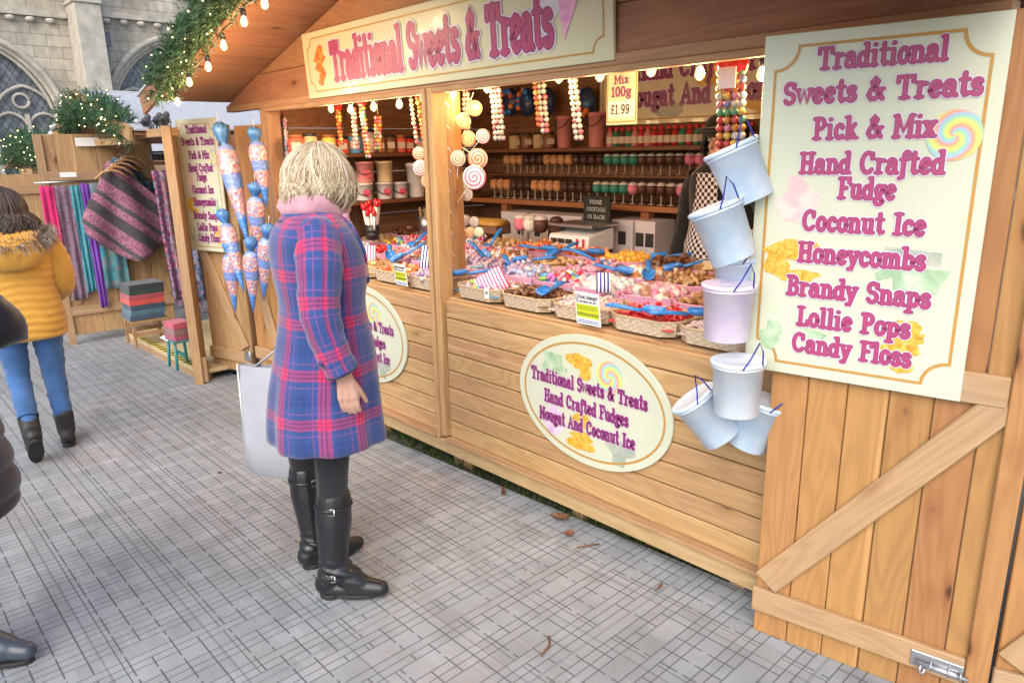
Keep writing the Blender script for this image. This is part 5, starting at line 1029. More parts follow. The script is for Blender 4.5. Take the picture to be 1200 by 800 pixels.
def cone(px, py, qx, qy, Y, kx, lab):
    global CN
    a, b = at(px+2, py, Y), at(qx+2, qy, Y); L = (b-a).length; z = (a-b).normalized(); x = Vector((1, .3, 0)); x = (x-z*x.dot(z)).normalized(); y = z.cross(x); k = L/.56; Mx = frame(x*kx, y*kx, z*k, a)
    if CN is None:
        CN = thing('candy_cone', lab, 'candy cone', M=Mx, group='cones of sweets hung on the left doors'); mb = MB(); rs = []
        for zz, r in ((-.05, .012), (-.065, .045), (-.10, .062), (-.16, .066), (-.26, .055), (-.38, .036), (-.48, .018), (-.56, .003)): rs.append([(r*math.cos(2*PI*j/18)*(1+.04*math.sin(j*2.3+zz*40)), r*math.sin(2*PI*j/18)*(1+.05*math.sin(j*1.7+zz*30)), zz) for j in range(18)])
        mb.rings(rs, 0, True); mb.build('cone', M['cone'], CN); mb = MB(); rs = []
        for zz, r in ((-.062, .02), (-.045, .018), (-.02, .036), (.015, .048), (.035, .042), (.05, .018)): rs.append([(r*math.cos(2*PI*j/22)*(1+.12*math.sin(j*3.1+zz*60)), r*math.sin(2*PI*j/22)*(1+.12*math.sin(j*2.7+zz*50)), zz+.012*math.sin(j*2.9)) for j in range(22)])
        mb.rings(rs, 0, True); mb.build('tissue_top', M['tissue'], CN); mb = MB(); mb.tube([(0, 0, .05), (0, .0, .12)], .002, 5); mb.build('string', M['offwhite'], CN)
    else: dup(CN, lab, M=Mx)
for a in ((258, 157, 290, 290, 1.93, 1.0, 'longest candy cone, hanging highest on the left beside the narrow menu board'), (297, 158, 311, 243, 2.02, .85, 'candy cone hanging highest on the right of the cluster'), (260, 254, 284, 342, 1.90, .85, 'candy cone below the longest one, against the menu board edge'), (297, 222, 302, 305, 1.98, .85, 'candy cone in the middle of the right column'), (266, 290, 274, 366, 1.88, .8, 'lowest candy cone on the left'), (292, 286, 295, 366, 1.90, .8, 'lowest candy cone in the middle'), (312, 271, 307, 351, 1.95, .85, 'lowest candy cone at the right beside the plaid coat')): cone(*a)
# candy floss buckets at the right door
g = NG('frosted bucket plastic', .32, .4); f = g.noise(g.obj(), 14, 4); M['fbl'] = g.out(g.ramp(f, (.35, (.46, .62, .80)), (.65, (.62, .72, .82))), Coat_Weight=.3, Subsurface_Weight=.0)
g = NG('frosted lilac plastic', .32, .4); f = g.noise(g.obj(), 14, 4); M['fli'] = g.out(g.ramp(f, (.35, (.66, .56, .76)), (.65, (.76, .68, .78))), Coat_Weight=.3)
g = NG('frosted white plastic', .32, .4); f = g.noise(g.obj(), 14, 4); M['fwh'] = g.out(g.ramp(f, (.35, (.60, .72, .84)), (.65, (.74, .78, .82))), Coat_Weight=.3)
FB = {}
def floss(px, py, Y, tilt, mat, lab, dia=.158, hh=.175, turn=0):
    c = at(px, py, Y); view = (c-CAM).normalized(); rx = Vector((cR.x, cR.y, 0)).normalized(); Rm = Matrix.Rotation(R_(-tilt), 3, Vector((view.x, view.y, 0)).normalized()); up = Rm @ (Vector((0, 0, 1))-Vector((view.x, view.y, 0))*turn).normalized(); x = (rx-up*rx.dot(up)).normalized(); y = up.cross(x); Mx = frame(x, y, up, c-up*hh/2)
    o = thing('floss_bucket', lab, 'bucket', M=Mx, group='candy floss buckets hung beside the door'); mb = MB(); r = dia/2; mb.lathe([(r*.80, 0), (r*.84, .003), (r*.95, hh*.86), (r*1.0, hh*.862), (r*1.0, hh*.90), (r*.96, hh*.905)], 28); mb.build('tub', M[mat], o)
    mb = MB(); mb.lathe([(r*.97, hh*.906), (r*1.04, hh*.91), (r*1.05, hh*.97), (r*.98, hh*.985), (r*.9, hh*.97), (r*.2, hh*.97)], 28); mb.build('lid', M[mat], o)
    mb = MB(); mb.tube([(-r*.15, -r*1.05, hh*.92), (r*.15, -r*.98, hh*1.1), (r*.5, -r*.85, hh*1.36), (r*.62, -r*.9, hh*1.2), (r*.66, -r*.8, hh*.95)], .0026, 6); mb.build('cord', M['cord'], o)
for a in ((868, 203, 1.99, 24, 'fbl', 'pale blue candy floss bucket topmost in the hanging bunch'), (849, 272, 1.92, 22, 'fbl', 'pale blue tilted candy floss bucket second from the top'), (866, 332, 2.06, 4, 'fbl', 'grey blue bucket mostly hidden behind the lilac one'), (853, 364, 1.94, 0, 'fli', 'upright lilac candy floss bucket in the middle of the bunch'), (864, 452, 1.93, 1, 'fwh', 'upright whitish candy floss bucket in front of the bottom pair'), (829, 488, 1.99, 38, 'fbl', 'pale blue bucket leaning left at the bottom of the bunch'), (886, 494, 2.09, -18, 'fbl', 'pale blue bucket leaning right at the bottom against the door')): floss(*a)
p = at(875, 292, 2.12); mb = MB(); mb.lathe([(.02, -.05), (.05, -.02), (.055, .03), (.03, .06)], 14); tag(mb.build('sweet_bag', S_['bagmix'], loc=p), 'small bag of red sweets between the hanging buckets', 'sweet bag')

# ================================================================== THE CLOTHING STALL AND WHAT STANDS BEHIND
s2 = thing('market_stall', 'small wooden clothing stall with garland gable left of the sweet stall', 'market stall', (-6.8, 2.0, 0)); O2 = (-6.8, 2.0, 0)
ex0, ex1, pk = Vector((-8.15, 1.72, 1.74)), Vector((-5.75, 1.72, 1.76)), Vector((-7.05, 1.72, 2.10)); mb = MB()
for A, B in ((ex0, pk), (pk, ex1)):
    n = 9
    for k in range(n):
        a = A+(B-A)*(k/n); b = A+(B-A)*((k+1)/n-.004); nn = (B-A).normalized().cross(Vector((0, 1, 0))); c = (a+b)/2; mb.bar(c, c+Vector((0, 2.0, 0)), (b-a).length, .02, nn)
rf = mb.build('roof', M['soffit'], s2, O2); mb = MB()
for A, B in ((ex0, pk), (pk, ex1)): c = (A+B)/2+Vector((0, 0, .035)); mb.bar(c, c+Vector((0, 2.05, 0)), (B-A).length+.05, .014, (B-A).normalized().cross(Vector((0, 1, 0))))
mb.build('felt', M['roofw'], rf, O2); mb = MB(); mb.bar(ex0+Vector((0, -.02, 0)), pk+Vector((0, -.02, 0)), .10, .02, (0, 1, 0)); mb.bar(pk+Vector((0, -.02, 0)), ex1+Vector((0, -.02, 0)), .10, .02, (0, 1, 0)); mb.build('bargeboard', M['stallb'], rf, O2)
mb = MB(); mb.add([(-8.0, 2.05, 1.76), (-5.9, 2.05, 1.76), (-7.0, 2.05, 2.08), (-8.0, 2.07, 1.76), (-5.9, 2.07, 1.76), (-7.0, 2.07, 2.08)], [(0, 1, 2), (5, 4, 3), (0, 3, 4, 1), (1, 4, 5, 2), (2, 5, 3, 0)]); mb.build('gable_wall', M['soffit'], s2, O2)
mb = MB()
for k in range(12): mb.box(-8.0, -5.5, 3.5, 3.52, .1+k*.14, .1+(k+1)*.14-.002)
mb.build('back_wall', M['inner'], s2, O2); mb = MB(); mb.box(-6.1, -5.28, 1.80, 1.86, 1.735, 1.79); mb.box(-7.2, -6.1, 1.82, 1.88, 1.70, 1.755); mb.build('header_beam', M['stallb'], s2, O2, bevel=.003); mb = MB(); mb.box(-6.02, -5.95, 2.3, 2.37, .1, 1.74); mb.build('corner_post', M['stallb'], s2, O2, bevel=.003)
mb = MB(); mb.box(-6.0, -5.3, 2.35, 2.37, .1, 1.75); mb.build('side_panel', M['inner'], s2, O2)
d2 = thing('stall_door', 'sandy door leaf of the clothing stall with scarves and poncho hung on it', 'stall door', (-7.25, 1.38, 0), R_(84)); mb = MB()
for k in range(6): mb.box(k*.15, (k+1)*.15-.002, 0, .02, .08, 1.80)
mb.build('door_panel', M['stallb'], d2, bevel=.003); mb = MB(); mb.box(.0, .9, -.022, -.001, .26, .34); mb.build('rail', M['rail'], d2); mb = MB(); mb.box(.0, .9, -.022, -.001, 1.42, 1.50); mb.build('rail', M['rail'], d2); mb = MB(); mb.box(.0, .06, -.024, -.001, .0, 1.8); mb.build('stile', M['rail'], d2); mb = MB(); mb.bar((.1, -.012, .38), (.8, -.012, 1.4), .08, .02, (0, -1, 0)); mb.build('brace', M['rail'], d2)
mb = MB(); mb.box(.3, .48, -.03, -.024, 1.70, 1.77); mb.build('label_card', M['white'], d2)
def dmat(u, off, z): a = R_(84); return Vector((-7.25+u*math.cos(a)+off*math.sin(a), 1.38+u*math.sin(a)-off*math.cos(a), z))
def strip(name, lab, cat, A, B, L, mat, folds=3, amp=.02, grp=None, thick=.004, taper=1., shear=0.):
    A, B = Vector(A), Vector(B); x = B-A; wd = x.length; x.normalize(); n = Vector((x.y, -x.x, 0)).normalized(); nu, nv = 28, 16; vs = []; uvs = []
    for j in range(nv+1):
        for i in range(nu+1):
            u, v = i/nu, j/nv; k = 1+(taper-1)*v; w_ = (u-.5)*k+.5; off = amp*math.sin(u*folds*2*PI+.6*v)*(.35+.65*v)+.006*math.sin(9*v+4*u)
            vs.append(x*(w_*wd+shear*v)+n*off+Vector((0, 0, -L*v-.012*math.sin(u*folds*PI)*v))); uvs.append((u*wd*1.35, v*L))
    fs = [(j*(nu+1)+i, j*(nu+1)+i+1, (j+1)*(nu+1)+i+1, (j+1)*(nu+1)+i) for j in range(nv) for i in range(nu)]; mb = MB(); mb.add(vs, fs, 0, True, uvs); o = mb.build(name, mat, loc=A); s = o.modifiers.new('thick', 'SOLIDIFY'); s.thickness = thick; return tag(o, lab, cat, grp)
def weave(name, cols, sc=(60, 60), pat='chk', bands=None):
    g = NG(name, .9, .15); uv = g.uv(); u, v, _ = g.sep(uv); d_, c_ = g.vor(g.map(uv, (sc[0], sc[1], 1)), 1, .55); f = g.sep(c_)[0]; n = len(cols); c = g.ramp(f, *[(i/max(1, n-1), q) for i, q in enumerate(cols)])
    if bands:
        per, ang, cb = bands; t = g.math('FRACT', g.math('ADD', g.math('DIVIDE', g.math('ADD', v, g.math('MULTIPLY', u, ang)), per), 10.)); m_ = g.ramp(t, (0, 0.), (.33, 0.), (.36, 1.), (.64, 1.), (.67, 0.)); c = g.mix(g.math('MULTIPLY', m_, .85), c, cb)
        m2 = g.ramp(t, (0, 1.), (.12, 1.), (.14, 0.)); c = g.mix(g.math('MULTIPLY', m2, .8), c, (.025, .06, .05))
    g.bump(d_, .4, .003); return g.out(c, Sheen_Weight=.2)
W1 = weave('grey plum weave', [(.10, .06, .10), (.22, .12, .17), (.16, .17, .20), (.28, .10, .18)], (70, 90)); W2 = weave('teal weave', [(.02, .22, .30), (.04, .30, .38), (.14, .26, .28)], (40, 120)); W3 = weave('pink and black chevron', [(.03, .02, .04), (.50, .10, .22), (.30, .28, .40), (.06, .08, .16)], (85, 60)); W4 = weave('blue chevron', [(.03, .04, .06), (.08, .18, .36), (.34, .36, .42), (.30, .07, .12)], (85, 60)); W5 = weave('rust chevron', [(.30, .12, .08), (.10, .12, .2), (.45, .3, .28), (.4, .08, .14)], (85, 60))
W6 = weave('poncho weave', [(.24, .075, .13), (.34, .17, .23), (.16, .06, .10), (.30, .12, .19)], (75, 75), bands=(.40, -.95, (.026, .045, .04))); W7 = weave('blue green paisley', [(.02, .04, .07), (.04, .10, .16), (.10, .18, .24), (.02, .03, .05)], (60, 60))
zt = 1.38
for u, wd, L, mt, lab in ((-.02, .10, .86, cloth('hot pink wool', (.62, .03, .16)), 'hot pink scarf leftmost on the clothing stall door'), (.085, .12, .98, W1, 'grey plum patterned scarf right of the hot pink scarf'), (.205, .075, .92, W2, 'teal scarf left of the purple scarf'), (.285, .065, 1.08, cloth('purple wool', (.20, .06, .42)), 'long purple scarf on the clothing stall door'), (.35, .20, .92, weave('teal check', [(.03, .26, .34), (.16, .20, .22), (.05, .18, .2)], (14, 14)), 'teal check scarf half behind the poncho')):
    strip('hanging_scarf', lab, 'scarf', dmat(u, .045+.02*random.random(), zt+.02*random.random()), dmat(u+wd, .045+.02*random.random(), zt), L, mt, 2, .012, 'scarves on the clothing stall door')
mb = MB(); mb.tube([dmat(-.05, .05, zt+.03)-dmat(0, 0, 1.4), dmat(.40, .05, zt+.03)-dmat(0, 0, 1.4)], .006, 8); o = mb.build('hanging_rail', M['steel'], loc=dmat(0, 0, 1.4)); tag(o, 'thin metal rail holding scarves on the clothing stall door', 'rail'); mb = MB(); mb.box(-.06, .06, -.004, .004, -.02, .02); o = mb.build('price_card', M['white'], loc=dmat(.2, .1, zt+.09)); o.rotation_euler = (0, 0, R_(84)); tag(o, 'white card over the hanging scarves', 'card')
# ponchos on wooden hangers
def poncho(u, off, z, w_, L, mat, lab, sh=.0):
    A = dmat(u, off, z); nu, nv = 36, 22; vs = []; uvs = []; x = (dmat(1, 0, 0)-dmat(0, 0, 0)).normalized(); n = Vector((x.y, -x.x, 0))
    for j in range(nv+1):
        for i in range(nu+1):
            s_, v = (i/nu-.5)*2, j/nv; hw = w_*(.16+.84*min(1, v*1.35)**.75); drop = L*v*(1-.42*abs(s_)**1.3); dz = -.10*abs(s_)*min(1, v*6) - drop
            vs.append(x*(s_*hw+sh*v)+n*(.05*math.sin(s_*6.5+.8*v)*v+.06*(1-abs(s_)))+Vector((0, 0, dz))); uvs.append((s_*hw, -dz))
    fs = [(j*(nu+1)+i, j*(nu+1)+i+1, (j+1)*(nu+1)+i+1, (j+1)*(nu+1)+i) for j in range(nv) for i in range(nu)]; mb = MB(); mb.add(vs, fs, 0, True, uvs); o = mb.build('poncho', mat, loc=A); s = o.modifiers.new('thick', 'SOLIDIFY'); s.thickness = .006; tag(o, lab, 'poncho', 'ponchos on the clothing stall door')
poncho(.62, .06, 1.60, .36, .78, W7, 'dark blue poncho hanging behind the pink striped one', .04); poncho(.56, .16, 1.57, .37, .86, W6, 'pink and dark green striped poncho on the clothing stall door', .06)
M['hang'] = wood('pale hanger wood', (.50, .30, .14), (.38, .2, .09), .1)
for k in range(5):
    c = dmat(.50+.045*k, .26-.05*k*.4, 1.50+.028*k); o = thing('coat_hanger', 'pale wooden hanger, %s from the bottom of the bunch over the ponchos' % ['first', 'second', 'third', 'fourth', 'fifth'][k], 'hanger', c, R_(84), group='hangers over the ponchos'); mb = MB(); mb.tube([(-.13, 0, -.07), (-.06, 0, -.015), (0, 0, .0), (.06, 0, -.015), (.13, 0, -.07)], [.008, .011, .012, .011, .008], 8); mb.build('bar', M['hang'], o); mb = MB(); mb.tube([(0, 0, 0), (0, 0, .04), (.02, 0, .06), (.0, 0, .08), (-.015, 0, .065)], .002, 5); mb.build('hook', M['steel'], o)
# patterned scarves near the screen
for k, (px, wd, mt, lab) in enumerate(((177, .12, W3, 'pink and black chevron scarf, leftmost beside the timber screen'), (187, .12, W5, 'rust chevron scarf in the middle beside the timber screen'), (198, .16, W4, 'blue chevron scarf nearest the timber screen'))):
    p = onx(px, 200+2*k, -5.95+.1*k); strip('fringed_scarf', lab, 'scarf', p, p+Vector((-.02, wd, 0)), 1.02-.02*k, mt, 2, .014, 'fringed scarves beside the timber screen', shear=.05, taper=1.15)
    q = p+Vector((.03, wd*.15+.02, -1.0)); mb = MB()
    for t in range(16): a = q+Vector((-.01, wd*1.1*t/16+.02, 0))-p; mb.tube([a, a+Vector((random.gauss(0, .006), random.gauss(0, .006), -.07))], .003, 4)
    o = mb.build('fringe', mt, loc=(0, 0, 0)); sc_ = [x for x in bpy.data.objects if x.get('label') == lab][0]; o.parent = sc_
p = onx(182, 188, -5.95); mb = MB(); mb.tube([Vector((0, -.06, .06)), Vector((0, .22, .06))], .008, 8)
for k in range(6): mb.box(-.03, .03, -.03+k*.035, -.008+k*.035, .0, .05)
tag(mb.build('scarf_clips', M['black'], loc=p), 'black rail of clips holding the chevron scarves', 'clips')
# deck, bench with folded blankets, teal stool
M['deck'] = wood('pale deck board', (.50, .42, .25), (.38, .30, .16), .2, .7, .08); M['tape'] = plain('black tape', (.03, .03, .03), .5)
dk = thing('stall_deck', 'low pale deck with black and yellow edge tape before the clothing stall', 'deck', (-6.1, 2.3, 0)); OD = (-6.1, 2.3, 0); mb = MB()
mb.box(-6.98, -5.27, 1.79, 2.9, .055, .085); mb.build('deck_board', M['deck'], dk, OD, bevel=.003); mb = MB(); mb.box(-6.96, -5.3, 1.80, 1.85, .0, .054); mb.box(-6.96, -5.3, 2.8, 2.85, .0, .054); mb.build('bearer', M['rail'], dk, OD); mb = MB(); mb.prism([(-6.97, 1.795), (-5.30, 1.795), (-5.30, 1.85), (-6.97, 1.85)], .0852, .0862); mb.build('yellow_tape', plain('yellow tape', (.62, .50, .10), .5), dk, OD); mb = MB()
for k in range(19): x = -6.95+k*.088; mb.prism([(x, 1.797), (x+.035, 1.797), (x+.055, 1.848), (x+.02, 1.848)], .0864, .0872)
mb.build('black_tape', M['tape'], dk, OD)
a, b = onx(152, 372, -6.45), onx(190, 380, -6.45); bz = .36; o = thing('wooden_bench', 'small slatted wooden bench under the folded blankets', 'bench', (-6.45, (a.y+b.y)/2, .087), R_(90)); hw = (b.y-a.y)/2+.02; mb = MB()
for k in range(3): mb.box(-hw, hw, -.12+k*.085, -.045+k*.085, .20, .22)
mb.build('seat', M['stallb'], o); [(lambda q: q.build('stretcher', M['stallb'], o))(MB().box(-hw, hw, y, y+.02, .09, .12)) for y in (-.12, .09)]
for sx in (-1, 1):
    for sy in (-1, 1): mb = MB(); mb.box(sx*hw-.02*(sx > 0)-0, sx*hw+.02*(sx < 0), sy*.11-.015, sy*.11+.015, 0, .199); mb.build('leg', M['stallb'], o)
def folded(c, wx, wy, h, col, lab, rz=0, grp='folded blankets on the bench'):
    mb = MB(); rs = []
    for x in (-wx/2, wx/2): rs.append([(x, -wy/2+.02*0, 0), (x, wy/2, 0), (x, wy/2, h*.48), (x, -wy/2+.03, h*.5), (x, wy/2, h*.52), (x, wy/2, h), (x, -wy/2, h)])
    mb.rings(rs, 0, False); o = mb.build('folded_blanket', cloth(lab[:20], col, var=.25, scale=60), loc=c, bevel=.006); o.rotation_euler = (0, 0, rz); tag(o, lab, 'blanket', grp)
bc = Vector((-6.45, (a.y+b.y)/2, .31))
for k, (col, lab) in enumerate((((.06, .10, .15), 'dark blue folded blanket at the bottom of the stack on the bench'), ((.08, .16, .22), 'grey blue folded blanket second from the bottom on the bench'), ((.05, .08, .12), 'navy folded blanket in the middle of the bench stack'), ((.60, .09, .07), 'bright red folded blanket on the bench'), ((.40, .08, .10), 'dull red folded blanket above the bright red one'), ((.035, .06, .05), 'dark green folded blanket second from the top'), ((.04, .05, .06), 'blackish folded blanket on top of the bench stack'))): folded(bc+Vector((.0, random.gauss(0, .008), k*.042)), .24, hw*1.9, .04, col, lab)
p = onz(211, 430, .087); o = thing('teal_stool', 'small teal stool beside the timber screen', 'stool', (p.x, p.y+.02, .087)); M['teal'] = plain('teal paint', (.03, .24, .25), .4, .1); mb = MB(); mb.box(-.09, .09, -.07, .07, .20, .215); mb.build('seat', M['teal'], o, bevel=.003); mb = MB(); mb.box(-.085, .085, -.01, .01, .09, .11); mb.build('stretcher', M['teal'], o)
for sx in (-1, 1):
    for sy in (-1, 1): mb = MB(); mb.tube([(sx*.085, sy*.065, 0), (sx*.07, sy*.055, .2)], .011, 8); mb.build('leg', M['teal'], o)
for k, (col, lab) in enumerate((((.36, .10, .16), 'plum folded scarf at the bottom of the pile on the teal stool'), ((.28, .16, .15), 'brown folded scarf in the middle of the teal stool pile'), ((.50, .10, .14), 'rose folded scarf on top of the teal stool pile'))): folded(Vector((p.x, p.y+.02, .303+k*.045)), .17, .13, .043, col, lab, .1, 'folded scarves on the teal stool')
mb = MB(); mb.add([(-.08, 0, 0), (.08, 0, 0), (.08, .10, .03), (-.08, .10, .03)], [(0, 1, 2, 3)]); o = mb.build('paper_sheet', M['white'], loc=(p.x-.1, p.y-.06, .295)); tag(o, 'white paper sheet lying on the teal stool edge', 'paper'); o.modifiers.new('t', 'SOLIDIFY').thickness = .002
# robins on the beam
M['robinb'] = plain('dark ornament paint', (.05, .05, .055), .5); M['robino'] = plain('robin red', (.55, .10, .03), .5)
R0 = None
mb = MB(); L = 60; c = Vector((-5.75, 1.81, 1.795)); tag_o = None
for i, px in enumerate((172, 186, 194)):
    p = at(px, 150, 1.83); o = thing('robin_ornament', 'small dark robin ornament, %s of three on the clothing stall beam' % ['leftmost', 'middle', 'rightmost'][i], 'ornament', (p.x, 1.83, 1.792), R_(140), group='robin ornaments on the beam'); k = 1.5; mb = MB(); mb.ball((0, 0, .035*k), (.032*k, .022*k, .024*k), 10, 7); mb.ball((.028*k, 0, .058*k), .016*k, 8, 6); mb.tube([(-.025*k, 0, .035*k), (-.07*k, 0, .03*k)], [.010*k, .004*k], 6); mb.tube([(0, .008, .015*k), (0, .008, 0)], .003, 5); mb.tube([(.042*k, 0, .058*k), (.055*k, 0, .055*k)], [.004*k, .001], 5); mb.build('body', M['robinb'], o); mb = MB(); mb.ball((.02*k, 0, .036*k), (.018*k, .019*k, .018*k), 8, 6); mb.build('breast', M['robino'], o)
def vstick(): pass
mb = MB(); c = Vector((-5.7, 1.83, 1.795))
for k in range(45): q = Vector((random.uniform(-.42, .38), random.uniform(-.02, .02), 0)); mb.tube([q, q+Vector((random.gauss(0, .02), 0, random.uniform(.015, .04)))], .004, 4)
tag(mb.build('twig_trim', M['robinb'], loc=c), 'strip of dark twig trim between the robins', 'trim', kind='stuff')
# farther stalls
s3 = thing('market_stall', 'farthest small wooden stall with garland gable at the left edge', 'market stall', (-9.6, 2.1, 0)); O3 = (-9.6, 2.1, 0); ea, eb, ec = at(5, 196, 1.95), at(30, 168, 1.95), at(62, 190, 1.95); mb = MB()
for A, B in ((ea, eb), (eb, ec)): c = (A+B)/2; mb.bar(c, c+Vector((0, 2.2, 0)), (B-A).length+.03, .04, (B-A).normalized().cross(Vector((0, 1, 0))))
rf = mb.build('roof', M['soffit'], s3, O3); mb = MB()
for A, B in ((ea, eb), (eb, ec)): c = (A+B)/2+Vector((0, .02, .04)); mb.bar(c, c+Vector((0, 2.3, 0)), (B-A).length+.06, .02, (B-A).normalized().cross(Vector((0, 1, 0))))
mb.build('felt', M['roofw'], rf, O3); mb = MB(); mb.add([ea+Vector((.1, .3, 0)), ec+Vector((-.1, .3, 0)), eb+Vector((0, .3, -.03)), ea+Vector((.1, .33, 0)), ec+Vector((-.1, .33, 0)), eb+Vector((0, .33, -.03))], [(0, 1, 2), (5, 4, 3), (0, 3, 4, 1), (1, 4, 5, 2), (2, 5, 3, 0)]); mb.build('gable_wall', M['soffit'], s3, O3); mb = MB()
for k in range(9): mb.box(ea.x+.1, ec.x-.1, 2.25, 2.27, .1+k*.16, .1+(k+1)*.16-.003)
mb.build('front_wall', M['stallb'], s3, O3)
d3 = thing('stall_door', 'sandy braced door leaf of the farthest stall behind the yellow jacket', 'stall door', (-8.75, 1.0, 0), R_(82)); mb = MB()
for k in range(6): mb.box(k*.17, (k+1)*.17-.002, 0, .02, .1, 1.46)
mb.build('door_panel', M['stallb'], d3); mb = MB(); mb.box(.0, 1.0, -.022, -.001, 1.27, 1.35); mb.build('rail', M['rail'], d3); mb = MB(); mb.box(.0, 1.0, -.022, -.001, .3, .38); mb.build('rail', M['rail'], d3); mb = MB(); mb.bar((.3, -.012, 1.25), (.95, -.012, .4), .08, .02, (0, -1, 0)); mb.build('brace', M['rail'], d3)
d4 = thing('stall_door', 'upper sandy door leaf between the two far garlands', 'stall door', (-8.1, 1.55, 0), R_(84)); mb = MB()
for k in range(5): mb.box(k*.17, (k+1)*.17-.002, 0, .02, .1, 1.62)
mb.build('door_panel', M['stallb'], d4)
def canopy(lab, P0, P1, dep, z0, z1):
    o = thing('stall_roof', lab, 'roof', (P0[0], P0[1], 0)); mb = MB(); w_ = P1-P0[1] if False else 0
    y0, y1 = P0[1], P1; x = P0[0]; mb.add([(0, 0, z0), (0, y1-y0, z0), (-dep/2, 0, z1), (-dep/2, y1-y0, z1), (-dep, 0, z0), (-dep, y1-y0, z0), (0, 0, z0-.12), (0, y1-y0, z0-.12), (-dep, 0, z0-.12), (-dep, y1-y0, z0-.12)], [(0, 1, 3, 2), (2, 3, 5, 4), (0, 6, 7, 1), (4, 5, 9, 8), (0, 2, 4, 8, 6), (1, 7, 9, 5, 3), (6, 8, 9, 7)]); mb.build('roof', M['roofl'], o); mb = MB(); mb.box(-dep+.1, -.1, .1, y1-y0-.1, 0, z0-.121); mb.build('wall', M['stallb'], o)
M['roofl'] = plain('pale grey sheet roof', (.62, .66, .70), .5, .1)
a, b = onx(102, 155, -13), onx(215, 155, -13); canopy('long pale grey stall roof before the church, behind the clothing stall', (-13., a.y), b.y+1.5, 2.6, onx(150, 152, -13).z, onx(150, 124, -14.3).z)
a, b = onx(38, 178, -14), onx(72, 178, -14); canopy('small pale grey stall roof between the two far garlands', (-14., a.y), b.y, 2., onx(55, 178, -14).z, onx(55, 163, -15).z)

# ================================================================== PEOPLE
def caps(mb, p0, p1, a, b, n=14):
    p0, p1 = Vector(p0), Vector(p1); d = p1-p0; L = d.length; z = d.normalized(); x = z.orthogonal().normalized(); y = z.cross(x); pr = []
    for k in range(6): t = PI/2*(1-k/5); pr.append((max(a*math.cos(t), 1e-4), -a*math.sin(t)))
    for k in range(6): t = PI/2*k/5; pr.append((max(b*math.cos(t), 1e-4), L+b*math.sin(t)))
    mb.lathe(pr, n, M=frame(x, y, z, p0))
def chain(mb, pts, rs):
    for i in range(len(pts)-1): caps(mb, pts[i], pts[i+1], rs[i], rs[i+1])
def blend(mb, name, mats, parent, voxel=.006, it=3, zsplit=None):
    o = mb.build(name, mats); rm = o.modifiers.new('r', 'REMESH'); rm.mode = 'VOXEL'; rm.voxel_size = voxel; rm.use_smooth_shade = True
    s = o.modifiers.new('s', 'SMOOTH'); s.factor = .5; s.iterations = it
    dg = bpy.context.evaluated_depsgraph_get(); me = bpy.data.meshes.new_from_object(o.evaluated_get(dg)); old = o.data; o.modifiers.clear(); o.data = me; bpy.data.meshes.remove(old); me.name = name
    me.polygons.foreach_set('use_smooth', [True]*len(me.polygons)); o.parent = parent
    me.materials.clear()
    for mt in (mats if isinstance(mats, (list, tuple)) else [mats]): me.materials.append(mt)
    if zsplit is not None:
        for p in me.polygons: p.material_index = zsplit(p.center)
    return o
def hand(mb, wrist, d, palm, s=1., curl=.5, thumb=1):
    """d: direction of the fingers, palm: direction the palm faces"""
    w_ = Vector(wrist); d = Vector(d).normalized(); n = Vector(palm); n = (n-d*n.dot(d)).normalized(); sd = d.cross(n)*thumb
    for k in (-.5, 0, .5): caps(mb, w_+sd*.022*k*s, w_+d*.085*s+sd*.052*k*s, .017*s, .0125*s, 10)
    for k, L in ((-1.5, .062), (-.5, .075), (.5, .08), (1.5, .07)):
        p = w_+d*.088*s+sd*(.0185*k)*s; v = d.copy()
        for q, f in enumerate((.45, .32, .23)):
            v = Matrix.Rotation(curl*(.6 if q == 0 else .9), 3, d.cross(n)) @ v; e = p+v*L*f*s; caps(mb, p, e, (.0092-.0008*q)*s, (.0084-.0008*q)*s, 8); p = e
    p = w_+d*.03*s+sd*.024*s; v = (d*.95+sd*.38+n*.35).normalized()
    for q, L in enumerate((.042, .034, .027)): e = p+v*L*s; caps(mb, p, e, (.0125-.0012*q)*s, (.011-.0012*q)*s, 8); v = (v+d*.35+n*.22).normalized(); p = e
def head(mb, c, s=1.):
    c = Vector(c)
    mb.ball(c+Vector((0, -.008, .03))*s, (.074*s, .093*s, .092*s), 20, 14); mb.ball(c+Vector((0, .022, -.035))*s, (.058*s, .068*s, .078*s), 18, 12); caps(mb, c+Vector((0, .06, -.085))*s, c+Vector((0, .07, -.09))*s, .026*s, .024*s)
    caps(mb, c+Vector((0, .088, .01))*s, c+Vector((0, .106, -.028))*s, .009*s, .014*s)
    caps(mb, c+Vector((-.018, .086, -.058))*s, c+Vector((.018, .086, -.058))*s, .008*s, .008*s)
    for q in (-1, 1): mb.ball(c+Vector((q*.075, -.005, -.005))*s, (.012*s, .02*s, .032*s), 8, 6); caps(mb, c+Vector((q*.015, .083, .027))*s, c+Vector((q*.045, .072, .027))*s, .01*s, .008*s)
def eyes(parent, c, s=1.):
    for q in (-1, 1): mb = MB(); mb.ball(Vector(c)+Vector((q*.03, .078, .008))*s, .0105*s, 10, 8); mb.build('eye', M['eye'], parent)
M['eye'] = plain('eye', (.35, .33, .31), .2); M['skin'] = plain('skin', (.56, .33, .25), .5, .1, scale=14); M['tights'] = cloth('black tights', (.018, .02, .025), .8, .1); 
